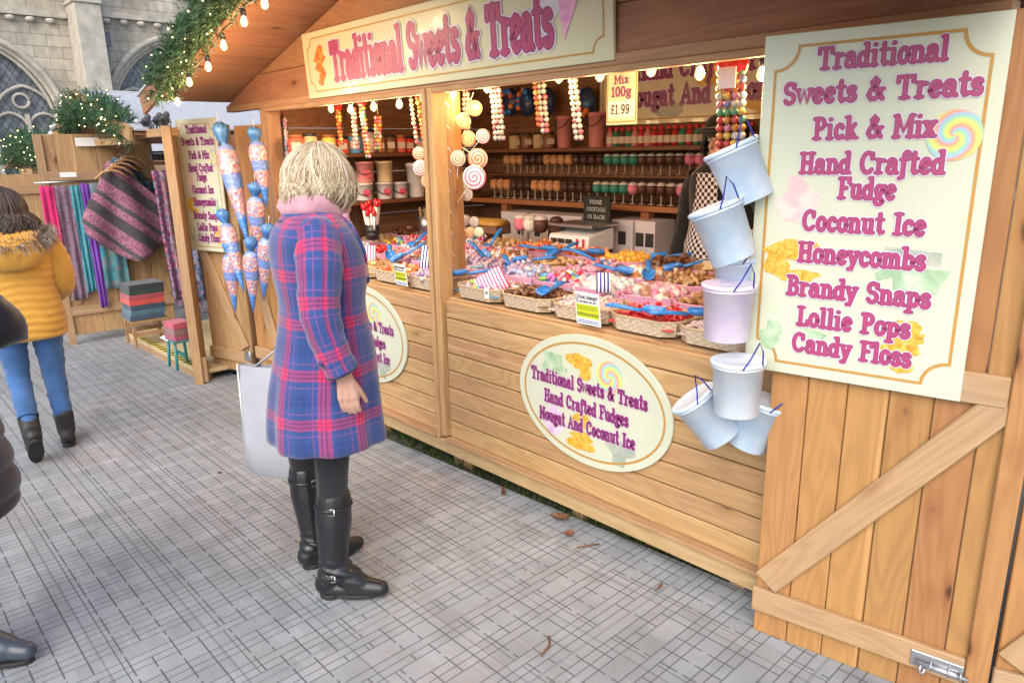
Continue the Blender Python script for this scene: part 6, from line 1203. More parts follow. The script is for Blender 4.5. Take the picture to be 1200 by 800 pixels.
def loft(mb, prof, n=64, mod=None, mat=0, uvk=.17, cap=(False, False), sup=2.3, sub=3):
    """prof: (z, rx, ry, cx, cy); smooth interpolation between rows"""
    P = np.array(prof, float); m_ = len(P); T = np.linspace(0, m_-1, (m_-1)*sub+1); rows = []
    for t in T:
        i = min(int(t), m_-2); f = t-i; p0, p1, p2, p3 = P[max(i-1, 0)], P[i], P[i+1], P[min(i+2, m_-1)]
        rows.append(.5*((2*p1)+(-p0+p2)*f+(2*p0-5*p1+4*p2-p3)*f*f+(-p0+3*p1-3*p2+p3)*f**3))
    rs = []
    for r in rows:
        z, rx, ry, cx, cy = r; ring = []
        for j in range(n):
            a = 2*PI*j/n; ca, sa = math.cos(a), math.sin(a); k = mod(a, z) if mod else 1.
            ring.append((cx+rx*k*math.copysign(abs(ca)**(2/sup), ca), cy+ry*k*math.copysign(abs(sa)**(2/sup), sa), z))
        rs.append(ring)
    mb.rings(rs, mat, True, True, cap, uv=lambda i, j: (2*PI*j/n*uvk, rows[i][0])); return rs
def sleeve(mb, pts, rads, n=24, wr=.006, mat=0, fr_=1., bump=None):
    pts = [Vector(p) for p in pts]; m_ = len(pts); N = 28; Q = []; Rr = []
    for k in range(N+1):
        t = k/N*(m_-1); i = min(int(t), m_-2); f = t-i; p0, p1, p2, p3 = pts[max(i-1, 0)], pts[i], pts[i+1], pts[min(i+2, m_-1)]
        Q.append(.5*((2*p1)+(p2-p0)*f+(2*p0-5*p1+4*p2-p3)*f*f+(3*p1-p0-3*p2+p3)*f**3)); Rr.append(rads[i]*(1-f)+rads[i+1]*f)
    rs = []; prev = None; L = 0; Ls = []
    for k in range(N+1):
        t = (Q[min(k+1, N)]-Q[max(k-1, 0)]).normalized(); a = prev if prev else Vector((1, 0, 0)); a = (a-t*a.dot(t)).normalized(); prev = a; b = t.cross(a); L += (Q[k]-Q[k-1]).length if k else 0; Ls.append(L)
        rr = []
        for j in range(n):
            an = 2*PI*j/n; w_ = wr*(math.sin(L*95*fr_+2.2*math.sin(an)+1.3*math.cos(2*an))*.6+.4*math.sin(L*41+an*3)); q = Rr[k]+w_*(1 if .06 < k/N < .97 else .3)+(bump(L) if bump else 0); rr.append(Q[k]+a*math.cos(an)*q+b*math.sin(an)*q)
        rs.append(rr)
    mb.rings(rs, mat, True, True, (False, True), uv=lambda i, j: (2*PI*j/n*.06+.5, Ls[i]))
def hair(parent, c, R, cols, n, zend, face=.95, wd=.011, flare=.012, name='hair', tuck=.01, wave=.006, seed=3, lift=1.06, puff=.05, swirl=.12):
    rnd = random.Random(seed); c = Vector(c); mt = hairmat('%s strands' % name, cols); mb = MB()
    mb.ball(c+Vector((0, -.006, .004)), (R[0]*.98, R[1]*.97, R[2]*.97), 24, 16)
    for k in range(n):
        ph = rnd.uniform(0, 2*PI)                         # azimuth, 0 = face front
        front = abs((ph+PI) % (2*PI)-PI) < face
        th0 = rnd.uniform(.02, .75) if not front else rnd.uniform(.02, .3); th1 = 1.75 if not front else rnd.uniform(.75, 1.05)
        lay = rnd.uniform(1.0, lift); pts = []; dr = rnd.gauss(0, swirl); ze = zend+rnd.gauss(0, .018)+(.02 if rnd.random() < .25 else 0)
        for q in range(7):
            th = th0+(th1-th0)*q/6; pz = ph+dr*q/6; sn = math.sin(min(th, PI/2*1.02))*(1+puff*min(th/1.6, 1)**2); pts.append(c+Vector((R[0]*lay*sn*math.sin(pz), R[1]*lay*sn*math.cos(pz), R[2]*lay*math.cos(th))))
        if not front:
            last = pts[-1]; out = Vector((math.sin(ph+dr), math.cos(ph+dr), 0)); z0 = last.z; m2 = 6
            for q in range(1, m2+1):
                f = q/m2; pts.append(Vector((last.x, last.y, z0+(c.z+ze-z0)*f))+out*(flare*math.sin(f*PI*.75)*1.2-tuck*max(0, f-.6)*2.5)+out.cross(Vector((0, 0, 1)))*wave*math.sin(f*5+k))
        m3 = len(pts); rad = [wd*(.35+.65*math.sin(PI*min(1, (i+.7)/(m3*.45)))) if i < m3*.3 else wd*(1-.75*max(0, (i/m3-.55))/.45) for i in range(m3)]; mb.tube(pts, rad, 6, flat=.45)
    return mb.build(name, mt, parent)
def hairmat(name, cols):
    g = NG(name, .42, .4); n = len(cols); c = g.ramp(g.isl(), *[(i/(n-1), q) for i, q in enumerate(cols)]); f = g.noise(g.map(g.uv(), (6, 26, 1)), 3, 3); f2 = g.noise(g.obj(), 240, 2); g.bump(f2, .35, .002); return g.out(g.mix(1., c, g.ramp(f, (.3, .6), (.7, 1.1)), 'MULTIPLY'))
def boot(parent, ank, top, toe, lab=None, sole_r=.045):
    """ankle point, shaft top point, toe direction in the person's frame"""
    ank, top, d = Vector(ank), Vector(top), Vector(toe).normalized(); mb = MB(); s_ = Vector((-d.y, d.x, 0)); a0 = Vector((ank.x, ank.y, 0))
    up = top-ank; chain(mb, [ank, ank+up*.3, ank+up*.65, top-up*.06], [.050, .057, .068, .064]); caps(mb, ank, a0-d*.035+Vector((0, 0, .05)), .05, .040); caps(mb, ank+d*.02, a0+d*.10+Vector((0, 0, .05)), .05, .040); caps(mb, a0+d*.08+Vector((0, 0, .045)), a0+d*.175+Vector((0, 0, .036)), .043, .030); caps(mb, a0-d*.03+Vector((0, 0, .035)), a0+d*.1+Vector((0, 0, .032)), .036, .036)
    b = blend(mb, 'boot', M['leather'], parent, .005, 5)
    for v in b.data.vertices:                                     # creases at the ankle
        z = v.co.z
        if .06 < z < .2: n_ = (Vector((v.co.x, v.co.y, 0))-Vector((ank.x, ank.y, 0))); k = .0035*math.sin(z*170+2*math.atan2(n_.y, n_.x))*math.exp(-((z-.12)/.05)**2); v.co += n_.normalized()*k if n_.length > .01 else Vector((0, 0, 0))
        if v.co.z < .014: v.co.z = .014
    mb = MB(); out = []
    for i in range(24):
        a = 2*PI*i/24; x = math.cos(a); y = math.sin(a); wx = .125 if x > 0 else .082; out.append(((.068+x*wx), y*(.040 if x > -.2 else .036)*(1 if x < .5 else 1-.25*(x-.5))))
    Mx = frame(d, s_, (0, 0, 1), a0-d*.0+Vector((0, 0, 0))); mb.prism([(p[0]-.012, p[1]) for p in out], .008, .024, 0, Mx); mb.prism([(p[0]*.42-.052, p[1]*.95) for p in out], .0, .02, 0, Mx); mb.build('sole', M['rubber'], b, bevel=.003)
    for zc, r, ctr in ((.86, .0645, ank+up*.86), (None, .056, ank+Vector((0, 0, -.01)))):
        mb = MB(); tilt = d*.25 if zc is None else Vector((0, 0, 0)); P = []
        for k in range(25): a = 2*PI*k/24; P.append(ctr+d*(r*1.03*math.cos(a)+(.0 if zc else .012))+s_*(r*1.02*math.sin(a))+Vector((0, 0, (.02*math.cos(a)*-1 if zc is None else 0))))
        mb.tube(P, .007, 8, flat=.5); st_ = mb.build('strap', M['leather'], b); mb = MB(); q = ctr-s_*(r*1.05)+d*.012; mb.tube([q+Vector((0, 0, .012))+d*.012, q+Vector((0, 0, .012))-d*.012, q-Vector((0, 0, .012))-d*.012, q-Vector((0, 0, .012))+d*.012, q+Vector((0, 0, .012))+d*.012], .0028, 6); mb.build('buckle', M['steel'], b)
    return b
M['leather'] = plain('black boot leather', (.014, .016, .02), .33, .2, bump=.15, scale=60, coat=.15); M['rubber'] = plain('dark rubber', (.02, .02, .022), .7)
# plaid
g = NG('blue and red plaid wool', .92, .15); u, v, _ = g.sep(g.uv())
def pl(c, per, off):
    t = g.math('FRACT', g.math('ADD', g.math('DIVIDE', c, per), off+20.)); d_ = g.math('ABSOLUTE', g.math('SUBTRACT', t, .5)); m_ = g.ramp(d_, (.0, 1.), (.105, .9), (.125, 0.)); dk_ = g.math('LESS_THAN', g.math('ABSOLUTE', g.math('SUBTRACT', d_, .04)), .017); t2 = g.math('ABSOLUTE', g.math('SUBTRACT', d_, .235)); ln = g.math('LESS_THAN', t2, .014); t3 = g.math('LESS_THAN', g.math('ABSOLUTE', g.math('SUBTRACT', d_, .44)), .05)
    return m_, dk_, ln, t3
a1, k1, l1, p1_ = pl(u, .16, .0); a2, k2, l2, p2_ = pl(v, .165, .12); wz = g.noise(g.obj(), 6, 3)
c = g.mix(g.math('MULTIPLY', g.math('ADD', p1_, p2_), .28), (.034, .070, .235), (.022, .04, .13)); s1 = g.math('ADD', a1, a2)
c = g.mix(g.math('MULTIPLY', g.math('ADD', a1, a2, clamp=True), .42), c, (.56, .035, .075)); c = g.mix(g.math('MULTIPLY', g.math('MULTIPLY', a1, a2), .85), c, (.78, .035, .095)); c = g.mix(g.math('MULTIPLY', g.math('MAXIMUM', k1, k2), .55), c, (.045, .022, .12)); c = g.mix(g.math('MULTIPLY', g.math('MAXIMUM', l1, l2), .2), c, (.55, .10, .26))
fz = g.noise(g.obj(), 260, 2); c = g.mix(1., c, g.ramp(fz, (.3, .82), (.7, 1.12)), 'MULTIPLY'); g.bump(g.math('ADD', g.math('MULTIPLY', fz, .5), wz), .3, .004); M['plaid'] = g.out(c, Sheen_Weight=.35)
M['pinks'] = cloth('pale pink scarf', (.60, .34, .40), .9, .25, .4, 140); M['navy'] = cloth('navy trim', (.02, .022, .07))

# --- the shopper in the plaid coat
W_ = thing('person', 'woman in blue and red plaid coat and tall black boots facing the counter', 'person', (-2.295, 1.225, 0), R_(-22))
mb = MB()
RA, LA, RK, LK = Vector((.085, -.08, .115)), Vector((-.165, -.05, .115)), Vector((.075, -.05, .47)), Vector((-.185, -.055, .47)); Q16 = Matrix.Rotation(R_(16), 3, 'Z'); RA, LA, RK, LK = Q16 @ RA, Q16 @ LA, Q16 @ RK, Q16 @ LK
for A, K, hx in ((RA, RK, .085), (LA, LK, -.095)): chain(mb, [A, A+(K-A)*.6, K, Vector((hx, -.0, .86))], [.04, .053, .058, .085])
caps(mb, (-.07, 0, .88), (.07, 0, .88), .115, .115); caps(mb, (0, 0, .9), (0, .0, 1.1), .12, .115); caps(mb, (-.06, 0, 1.22), (.06, 0, 1.22), .10, .10); caps(mb, (-.12, -.01, 1.33), (.12, -.01, 1.33), .06, .06); caps(mb, (0, .0, 1.36), (0, .025, 1.46), .052, .05)
HC = Vector((.012, .035, 1.502)); head(mb, HC, .94)
RW = Vector((.258, .022, .90)); chain(mb, [(.165, -.01, 1.33), (.245, -.03, 1.10), RW], [.045, .04, .028]); hand(mb, RW, (.02, .10, -1), (-.95, .3, 0), .95, .32, 1)
LW = Vector((-.27, -.02, .86)); chain(mb, [(-.165, -.01, 1.33), (-.235, -.05, 1.09), LW], [.045, .04, .028]); hand(mb, LW, (-.05, -.05, -1), (.9, -.2, 0), .92, .85, -1)
blend(mb, 'body', [M['skin'], M['tights']], W_, .0045, 2, lambda c: 1 if c.z < .98 and abs(c.x) < .2 else 0); eyes(W_, HC, .94)
mb = MB()
def fold(a, z): k = max(0, min(1, (1.0-z)/.36)); return 1+k*(.035*math.sin(7*a+.8)+.02*math.sin(13*a+2))+.008*math.sin(5*a+z*22)*(1-k)
loft(mb, [(.61, .250, .20, -.01, -.02), (.69, .240, .195, -.01, -.02), (.79, .224, .185, -.005, -.015), (.91, .205, .168, 0, -.005), (1.02, .180, .148, 0, 0), (1.10, .172, .140, 0, .0), (1.18, .186, .148, 0, .0), (1.27, .196, .148, 0, -.005), (1.335, .198, .132, 0, -.012), (1.375, .175, .105, 0, -.012), (1.40, .13, .085, 0, -.005), (1.425, .085, .07, 0, .0)], 96, fold, cap=(False, False), uvk=.195)
co = mb.build('coat', M['plaid'], W_); so_ = co.modifiers.new('t', 'SOLIDIFY'); so_.thickness = .008; so_.offset = 1
mb = MB(); rs_ = []                                              # hem edge line
for sx, pts, rads in ((1, [(.150, -.012, 1.345), (.205, -.022, 1.25), (.242, -.035, 1.10), (.256, -.008, .98), (.259, .018, .91)], [.074, .074, .064, .056, .054]), (-1, [(-.150, -.012, 1.345), (-.205, -.03, 1.25), (-.238, -.05, 1.10), (-.258, -.04, .98), (-.272, -.022, .885)], [.074, .074, .064, .056, .054])):
    mb = MB(); sleeve(mb, pts, rads, 28, .0035); mb.ball(Vector(pts[0])+Vector((sx*-.005, 0, -.004)), (.072, .072, .066), 18, 12); sl_ = mb.build('sleeve', M['plaid'], W_)
    e = Vector(pts[-1]); mb = MB(); d_ = (e-Vector(pts[-2])).normalized(); x_ = d_.orthogonal().normalized(); y_ = d_.cross(x_); mb.tube([e-d_*.002+x_*.0545*math.cos(t*PI/10)+y_*.0545*math.sin(t*PI/10) for t in range(21)], .0045, 6); mb.build('cuff_trim', M['navy'], sl_); mb = MB(); q = e-d_*.05+Vector((sx*.03, -.048, 0)); mb.bar(q, q+Vector((sx*.02, .03, 0)), .028, .008, (sx*.5, -.8, .1)); mb.ball(q+Vector((sx*.004, -.006, 0)), .011, 10, 7); mb.build('cuff_tab', M['plaid'], sl_)
mb = MB(); rs = []                                               # collar standing at the back, lapels in front
for z, r, cy in ((1.375, .112, -.01), (1.385, .130, -.016), (1.41, .118, -.012), (1.415, .105, -.01)): rs.append([(r*1.08*math.cos(a), cy+r*.80*math.sin(a)+.02*max(0, math.sin(a)), z-(.10*max(0, math.sin(a))**1.5)) for a in (2*PI*j/40 for j in range(40))])
mb.rings(rs, 0, True, True, (False, False), uv=lambda i, j: (2*PI*j/40*.12, rs[i][j % 40][2])); cl = mb.build('collar', M['plaid'], W_); cl.modifiers.new('t', 'SOLIDIFY').thickness = .006; mb = MB(); mb.tube([Vector(p)+Vector((0, 0, .001)) for p in rs[1]]+[Vector(rs[1][0])], .004, 6); mb.build('collar_trim', M['navy'], cl)
for sx in (-1, 1):
    mb = MB(); P = [(sx*.085, .085, 1.40), (sx*.12, .115, 1.36), (sx*.105, .148, 1.28), (sx*.04, .165, 1.16), (sx*.015, .16, 1.15), (sx*.03, .15, 1.28), (sx*.05, .1, 1.39)]; mb.add(P, [list(range(7)) if sx > 0 else list(range(7))[::-1]], 0, False); o = mb.build('lapel', M['plaid'], co); o.modifiers.new('t', 'SOLIDIFY').thickness = .01
for z in (1.12, 1.02, .9): mb = MB(); mb.ball((-.01, .137+(1.12-z)*.10, z), (.013, .006, .013), 12, 8); mb.build('button', M['navy'], co)
mb = MB(); rs = []                                               # bulky pink scarf
N = 40
for i in range(N):
    a = 2*PI*i/N; c = Vector((.090*math.cos(a), .0+.076*math.sin(a), 1.438+.008*math.sin(2*a+1)-.035*max(0, math.sin(a)))); o = Vector((math.cos(a), math.sin(a), 0)); rs.append([c+o*(.036*math.cos(t)*(1+.13*math.sin(5*t+i*.45)+.16*math.sin(2*t+i*.9)+.07*math.sin(i*1.9)))+Vector((0, 0, 1))*(.046*math.sin(t)*(1+.10*math.sin(2*t+i*.5))) for t in (2*PI*j/18 for j in range(18))])
rs.append(rs[0]); mb.rings(rs, 0, True, True, (False, False)); sc_ = mb.build('scarf', M['pinks'], W_)
mb = MB(); rs = []
for k in range(14): f = k/13; c = Vector((.045+.02*f, .085+.075*f-.02*f*f, 1.405-.22*f)); rs.append([c+Vector((.045*(1-.2*f)*math.cos(t), .018*math.sin(t)*(1+.3*math.sin(3*t+k)), 0)) for t in (2*PI*j/16 for j in range(16))])
mb.rings(rs, 0, True); mb.build('scarf_end', M['pinks'], sc_)
hair(W_, HC+Vector((0, -.012, .03)), (.081, .095, .093), [(.22, .16, .09), (.48, .37, .23), (.62, .52, .36), (.74, .66, .52), (.42, .32, .19), (.66, .57, .43)], 1500, -.098, .8, .0048, .006, tuck=.035, wave=.014, lift=1.15, puff=.14, swirl=.34)
boot(W_, RA, RK+Vector((0, -.0, -.065)), Q16 @ Vector((.66, .75, 0))); boot(W_, LA, LK+Vector((0, 0, -.055)), Q16 @ Vector((.05, 1, 0)))
# carrier bag in her left hand
bg_ = thing('carrier_bag', 'grey plastic carrier bag with white printed edge hanging by the shopper', 'bag', (0, 0, 0)); P0, P1 = Vector((-2.80, 1.045, 0)), Vector((-2.50, 1.235, 0)); x = (P1-P0).normalized(); n = Vector((x.y, -x.x, 0))
bg_.location = (P0+P1)/2+Vector((.03, .03, .185)); bg_.rotation_euler = (0, 0, math.atan2(x.y, x.x)); M['bagg'] = plain('grey carrier plastic', (.42, .435, .49), .35, .12, bump=.2, scale=8, coat=.15); mb = MB(); rs = []; hw = .155
for z, d in ((.19, .06), (.20, .075), (.32, .07), (.45, .055), (.56, .03), (.62, .018)): rs.append([(hw*math.copysign(abs(math.cos(t))**.35, math.cos(t))*(1-.04*(z-.19)), d*math.copysign(abs(math.sin(t))**.7, math.sin(t))+.006*math.sin(7*t+z*17), z+.012*math.sin(2*t+1)*(z < .25)) for t in (2*PI*j/32 for j in range(32))])
mb.rings(rs, 0, True, True, (True, False)); mb.build('sack', M['bagg'], bg_); mb = MB(); mb.bar((-hw-.006, -.012, .2), (-hw-.0, -.012, .62), .035, .006, (-1, -.6, 0)); e = mb.build('edge_panel', M['white'], bg_); mb = MB()
for k in range(9): mb.bar((-hw-.0075, -.013, .25+k*.038), (-hw-.0075, -.013, .262+k*.038+.008*random.random()), .012, .002, (-1, -.6, 0))
mb.build('edge_print', plain('green print', (.25, .36, .22), .6), e); mb = MB(); hw2 = Vector((-2.305, 1.225, 0))+Vector((-.27*math.cos(R_(-22))-.0, -.27*math.sin(R_(-22))-.0, .775)); Li = Matrix.Translation(bg_.location) @ Matrix.Rotation(bg_.rotation_euler[2], 4, 'Z'); hp = Li.inverted() @ hw2; hp.z = max(hp.z, .66)
for sx in (-.06, .06): mb.tube([Vector((sx-.03, 0, .61)), Vector((sx*.5+hp.x*.4, hp.y*.4, .70)), hp, Vector((sx*.5+hp.x*.4+.04, hp.y*.4+.02, .70)), Vector((sx+.04, .01, .61))], .005, 6)
mb.build('handle', M['bagg'], bg_)

# --- the walker in the mustard jacket
Yb = onz(50, 528); Yw = thing('person', 'woman walking away in mustard quilted jacket with fur hood and blue jeans', 'person', (Yb.x+.01, Yb.y+.03, 0), R_(80)); Yw.scale = (.95, .95, .95)
M['must'] = cloth('mustard quilted nylon', (.56, .30, .05), .5, .12, .1, 40); M['denim'] = cloth('blue denim', (.055, .15, .37), .85, .3, .3, 160); M['boot'] = plain('worn black boot', (.02, .02, .022), .5, .2)
SY = .93; mb = MB(); A1, A2 = Vector((.105, .03, .09)), Vector((-.06, -.20, .19)); K1, K2 = Vector((.095, .05, .44)), Vector((-.08, .03, .46))
chain(mb, [A1, A1+(K1-A1)*.6, K1, Vector((.085, 0, .80))], [.04, .046, .052, .08]); chain(mb, [A2, A2+(K2-A2)*.6, K2, Vector((-.085, 0, .80))], [.04, .046, .052, .08]); caps(mb, (-.075, 0, .80), (.075, 0, .80), .115, .115); caps(mb, (0, 0, .8), (0, 0, 1.1), .12, .11); caps(mb, (-.12, 0, 1.22), (.12, 0, 1.22), .06, .06); caps(mb, (0, 0, 1.22), (0, .03, 1.34), .05, .05); YH = Vector((0, .04, 1.395)); head(mb, YH, .9)
for sx in (-1, 1): w_ = Vector((sx*.172, .21, .895)); chain(mb, [(sx*.17, 0, 1.2), (sx*.205, .03, .99), w_], [.045, .04, .028]); hand(mb, w_, (-sx*.3, .9, -.1), (-sx, 0, -.2), .9, .5, sx)
blend(mb, 'body', [M['skin'], M['denim']], Yw, .006, 3, lambda c: 1 if c.z < .95 and abs(c.x) < .19 else 0); eyes(Yw, YH, .9)
def quilt(a, z): t = ((z+.012*math.sin(a*2+1)+.006*math.sin(a*5))/.043) % 1; return 1+.055*(abs(math.sin(PI*t))**.6-.55)
mb = MB(); loft(mb, [(.70, .195, .155, 0, 0), (.72, .205, .165, 0, 0), (.80, .208, .168, 0, 0), (.90, .196, .155, 0, 0), (1.0, .186, .145, 0, 0), (1.1, .196, .148, 0, 0), (1.2, .205, .14, 0, 0), (1.27, .18, .11, 0, 0), (1.31, .11, .085, 0, 0)], 64, quilt, sub=9, cap=(True, True)); jk = mb.build('jacket', M['must'], Yw)
for sx in (-1, 1): mb = MB(); sleeve(mb, [(sx*.16, .0, 1.22), (sx*.200, .0, 1.12), (sx*.212, .03, .99), (sx*.20, .12, .95), (sx*.175, .20, .90)], [.075, .075, .068, .06, .05], 24, .0, bump=lambda L: .008*abs(math.sin(L*PI/.045))**.6); mb.build('sleeve', M['must'], Yw)
mb = MB(); rs = []
for z, rx, ry, cy in ((1.10, .04, .02, -.165), (1.12, .12, .045, -.165), (1.19, .165, .075, -.14), (1.26, .17, .10, -.10), (1.31, .14, .10, -.05)): rs.append([(rx*math.cos(t), cy+ry*math.sin(t), z) for t in (2*PI*j/28 for j in range(28))])
mb.rings(rs, 0, True); hd = mb.build('hood', M['must'], Yw); M['fur'] = hairmat('grey brown fur', [(.10, .07, .055), (.30, .24, .20), (.46, .40, .36), (.20, .15, .12)]); mb = MB()
for k in range(2600):
    a = random.uniform(-.55, PI+.55); c = Vector((.185*math.cos(a), -.055-.125*math.sin(a), 1.275-.045*max(0, math.sin(a))+.02*abs(math.cos(a)))); d_ = Vector((random.gauss(0, 1), random.gauss(0, 1), random.gauss(-.25, 1))).normalized(); s_ = d_.orthogonal().normalized()*.0028; L = random.uniform(.045, .095); t = c+d_*L+Vector((0, 0, -.014)); m_ = c+d_*L*.55; mb.add([c-s_, c+s_, m_+s_*.7, t, m_-s_*.7], [(0, 1, 2, 3, 4)])
mb.build('fur_trim', M['fur'], hd)
hair(Yw, YH+Vector((0, -.008, .022)), (.088, .104, .10), [(.02, .013, .012), (.045, .03, .025), (.09, .065, .055), (.03, .02, .018)], 420, -.16, .8, .011, .05, wave=.02, tuck=-.01, seed=9, lift=1.2)
def shoe(parent, ank, heel_up, name='ankle_boot', rot=0.):
    """ankle boot pitched about the ankle; toe along +y before the pitch"""
    t = bpy.data.objects.new('x', None); mb = MB(); caps(mb, (0, 0, 0), (0, 0, .09), .05, .053); caps(mb, (0, 0, 0), (0, -.03, -.045), .048, .04); caps(mb, (0, .0, -.01), (0, .09, -.045), .05, .042); caps(mb, (0, .07, -.045), (0, .155, -.058), .042, .03); caps(mb, (0, -.03, -.05), (0, .09, -.055), .035, .036); bpy.data.objects.remove(t)
    Mx = Matrix.Translation(ank) @ Matrix.Rotation(rot, 4, 'Z') @ Matrix.Rotation(heel_up, 4, 'X'); mb.v = [Mx @ p for p in mb.v]; b = blend(mb, name, M['boot'], parent, .006, 4); out = [(.041*math.sin(2*PI*i/20), .058+.115*math.cos(2*PI*i/20)) for i in range(20)]; mb = MB(); mb.prism(out, -.10, -.082, 0, Mx); mb.prism([(p[0]*.9, p[1]*.42-.045) for p in out], -.108, -.0995, 0, Mx); mb.build('sole', M['rubber'], b, bevel=.003); return b
shoe(Yw, A1+Vector((0, 0, .015)), 0.); shoe(Yw, A2, -R_(52), rot=.1)
for A, K in ((A1, K1), (A2, K2)):
    d_ = (K-A).normalized(); mb = MB(); sleeve(mb, [A+d_*.095, A+d_*.17, K, K+Vector((0, -.01, .2)), Vector((K.x*.85, 0, .80))], [.053, .053, .060, .077, .09], 20, .005); mb.build('jeans_leg', M['denim'], Yw)

# --- the cropped figure in the black puffer at the left edge
Lb = Vector((-2.645, .047, 0)); Lp = thing('person', 'person in long black quilted coat and dark jeans cut off by the left edge', 'person', Lb, R_(47-90)); M['puff'] = cloth('black quilted nylon', (.022, .018, .022), .42, .15, .1, 40); M['dden'] = cloth('dark blue jeans', (.02, .035, .10), .85, .3, .3, 160)
mb = MB(); A1, A2 = Vector((.10, -.25, .10)), Vector((-.09, .0, .10))
for A, K, hx in ((A1, Vector((.10, -.10, .46)), .09), (A2, Vector((-.09, -.0, .46)), -.09)): chain(mb, [A, A+(K-A)*.6, K, Vector((hx, 0, .84))], [.042, .052, .058, .09])
caps(mb, (-.08, 0, .84), (.08, 0, .84), .12, .12); caps(mb, (0, 0, .85), (0, 0, 1.2), .13, .12); caps(mb, (-.13, 0, 1.34), (.13, 0, 1.34), .06, .06); caps(mb, (0, 0, 1.35), (0, .02, 1.46), .052, .052); LH = Vector((0, .04, 1.52)); head(mb, LH, .95)
LW1, LW2 = Vector((.20, -.01, 1.27)), Vector((-.22, .02, .98))
for sx, w_ in ((1, LW1), (-1, LW2)): chain(mb, [(sx*.18, 0, 1.32), (sx*.27, -.02, 1.05), w_], [.05, .042, .029]); hand(mb, w_, (-.1*sx, .45, .8), (-sx, .1, .1), .95, .7, sx)
blend(mb, 'body', [M['skin'], M['dden']], Lp, .006, 3, lambda c: 1 if c.z < .9 and abs(c.x) < .2 else 0); eyes(Lp, LH, .95)
def quilt2(a, z): t = ((z+.008*math.sin(a*3))/.085) % 1; return 1+.075*(abs(math.sin(PI*t))**.5-.55)
mb = MB(); loft(mb, [(.555, .20, .19, 0, 0), (.58, .24, .235, 0, 0), (.70, .25, .24, 0, -.01), (.85, .24, .215, 0, -.01), (1.0, .215, .18, 0, 0), (1.1, .205, .17, 0, 0), (1.22, .22, .17, 0, 0), (1.33, .21, .14, 0, 0), (1.39, .15, .11, 0, 0), (1.44, .09, .08, 0, 0)], 56, quilt2, sub=9, cap=(True, True)); mb.build('coat', M['puff'], Lp)
for sx, w_ in ((1, LW1), (-1, LW2)): mb = MB(); sleeve(mb, [(sx*.17, .0, 1.34), (sx*.25, .03, 1.2), (sx*.285, .12, 1.06), (sx*.285, .09, 1.13), tuple(w_+Vector((0, -.01, -.01)))], [.085, .085, .078, .07, .055], 24, .0, bump=lambda L: .012*abs(math.sin(L*PI/.08))**.6); mb.build('sleeve', M['puff'], Lp)
hair(Lp, LH+Vector((0, -.01, .025)), (.088, .105, .10), [(.03, .02, .014), (.08, .055, .04), (.05, .032, .024)], 260, -.14, .8, .012, .03, seed=5)
for A, K, hx in ((A1, Vector((.10, -.10, .46)), .09), (A2, Vector((-.09, -.0, .46)), -.09)): mb = MB(); sleeve(mb, [A+Vector((0, 0, .03)), A+(K-A)*.4, K, Vector((hx, 0, .8))], [.062, .066, .072, .1], 20, .004); mb.build('jeans_leg', M['dden'], Lp)
M['shoeb'] = plain('scuffed blue grey shoe', (.05, .07, .10), .4, .2, coat=.2); tmpb = M['boot']; M['boot'] = M['shoeb']; shoe(Lp, A1, 0.); shoe(Lp, A2, 0.); M['boot'] = tmpb

# --- the shopkeeper behind the counter
p = at(852, 200, 3.38); Kp = thing('person', 'shopkeeper in black top and gingham apron half hidden behind the hanging buckets', 'person', (p.x, 3.38, .125), R_(172)); mb = MB()
for sx in (-1, 1): chain(mb, [(sx*.1, 0, .10), (sx*.1, .01, .46), (sx*.09, 0, .84)], [.045, .058, .09]); caps(mb, (sx*.1, 0, .05), (sx*.1, .14, .035), .05, .035)
caps(mb, (-.08, 0, .84), (.08, 0, .84), .12, .12); caps(mb, (0, 0, .85), (0, 0, 1.2), .13, .12); caps(mb, (-.13, 0, 1.33), (.13, 0, 1.33), .065, .065); caps(mb, (0, 0, 1.35), (0, .02, 1.44), .05, .05); KH = Vector((0, .035, 1.50)); head(mb, KH, .95)
for sx in (-1, 1): w_ = Vector((sx*.27, .08, .84)); chain(mb, [(sx*.18, 0, 1.31), (sx*.26, -.02, 1.06), w_], [.05, .042, .03]); hand(mb, w_, (0, .2, -1), (-sx, .1, 0), .95, .5, sx)
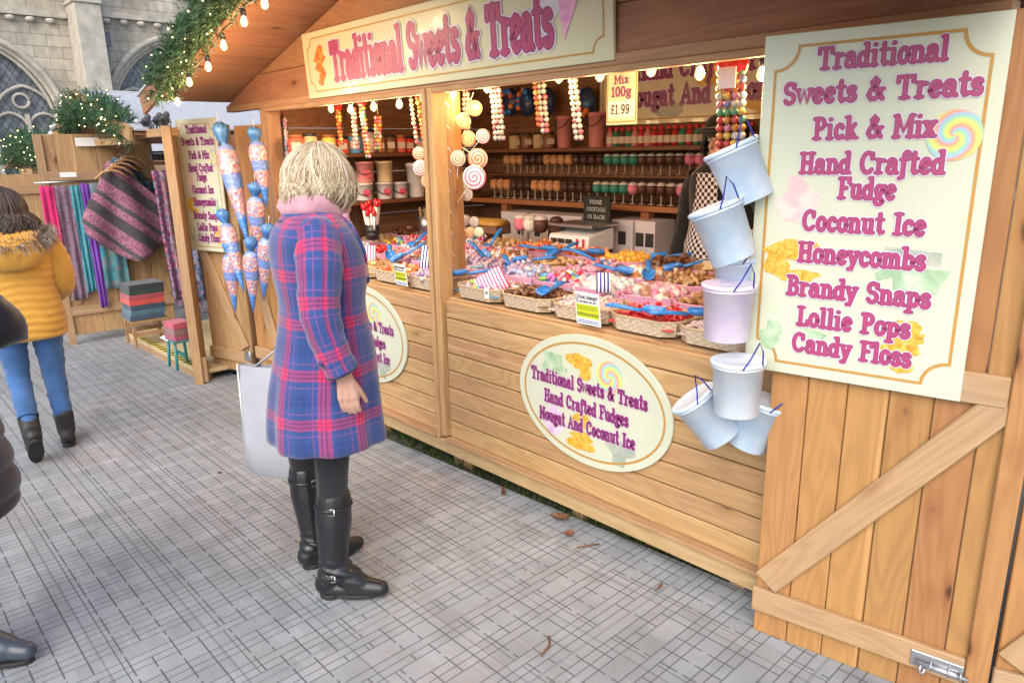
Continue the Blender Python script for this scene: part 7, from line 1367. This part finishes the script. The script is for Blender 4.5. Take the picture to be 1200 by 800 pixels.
blend(mb, 'body', [M['skin'], M['tights']], Kp, .007, 3, lambda c: 1 if c.z < 1.0 and abs(c.x) < .18 else 0); eyes(Kp, KH, .95); M['btop'] = cloth('black jersey', (.018, .018, .02)); mb = MB(); loft(mb, [(.86, .185, .145, 0, 0), (1.0, .175, .14, 0, 0), (1.15, .185, .145, 0, 0), (1.30, .205, .13, 0, 0), (1.37, .16, .1, 0, 0), (1.42, .075, .07, 0, .01)], 40, cap=(True, True)); mb.build('top', M['btop'], Kp)
for sx in (-1, 1): mb = MB(); sleeve(mb, [(sx*.16, 0, 1.325), (sx*.235, -.02, 1.2), (sx*.262, -.02, 1.06), (sx*.268, .06, .88)], [.075, .072, .062, .045], 20, .004); mb.build('sleeve', M['btop'], Kp)
g = NG('black and white gingham', .85, .2); c_ = g.n('TexChecker'); g.put(c_.inputs[0], g.map(g.uv(), (55, 55, 1))); c_.inputs['Scale'].default_value = 1; g.put(c_.inputs[1], (.66, .62, .60)); g.put(c_.inputs[2], (.04, .03, .035)); M['ging'] = g.out(c_.outputs[0])
mb = MB(); vs = []; uvs = []
for j in range(14):
    z = .55+.8*j/13; hw = 1.9 if z < 1.02 else 1.9-1.2*min(1, (z-1.02)/.2)
    for i in range(15): a = PI/2+(i/14-.5)*hw; r = (.215, .175) if z < 1 else (.20, .158); q = (r[0]*math.cos(a), r[1]*math.sin(a), z); vs.append(q); uvs.append((a*.2, z))
mb.add(vs, [(j*15+i, j*15+i+1, (j+1)*15+i+1, (j+1)*15+i) for j in range(13) for i in range(14)], 0, True, uvs); o = mb.build('apron', M['ging'], Kp); o.modifiers.new('t', 'SOLIDIFY').thickness = .004
hair(Kp, KH+Vector((0, -.01, .025)), (.086, .103, .097), [(.012, .01, .009), (.03, .022, .018), (.02, .015, .013)], 260, -.07, .8, .012, .01, seed=6); mb = MB(); mb.ball(KH+Vector((0, -.008, .062)), (.10, .115, .082), 20, 10); mb.ball(KH+Vector((0, .10, .055)), (.075, .07, .012), 16, 8); mb.build('cap', M['btop'], Kp)
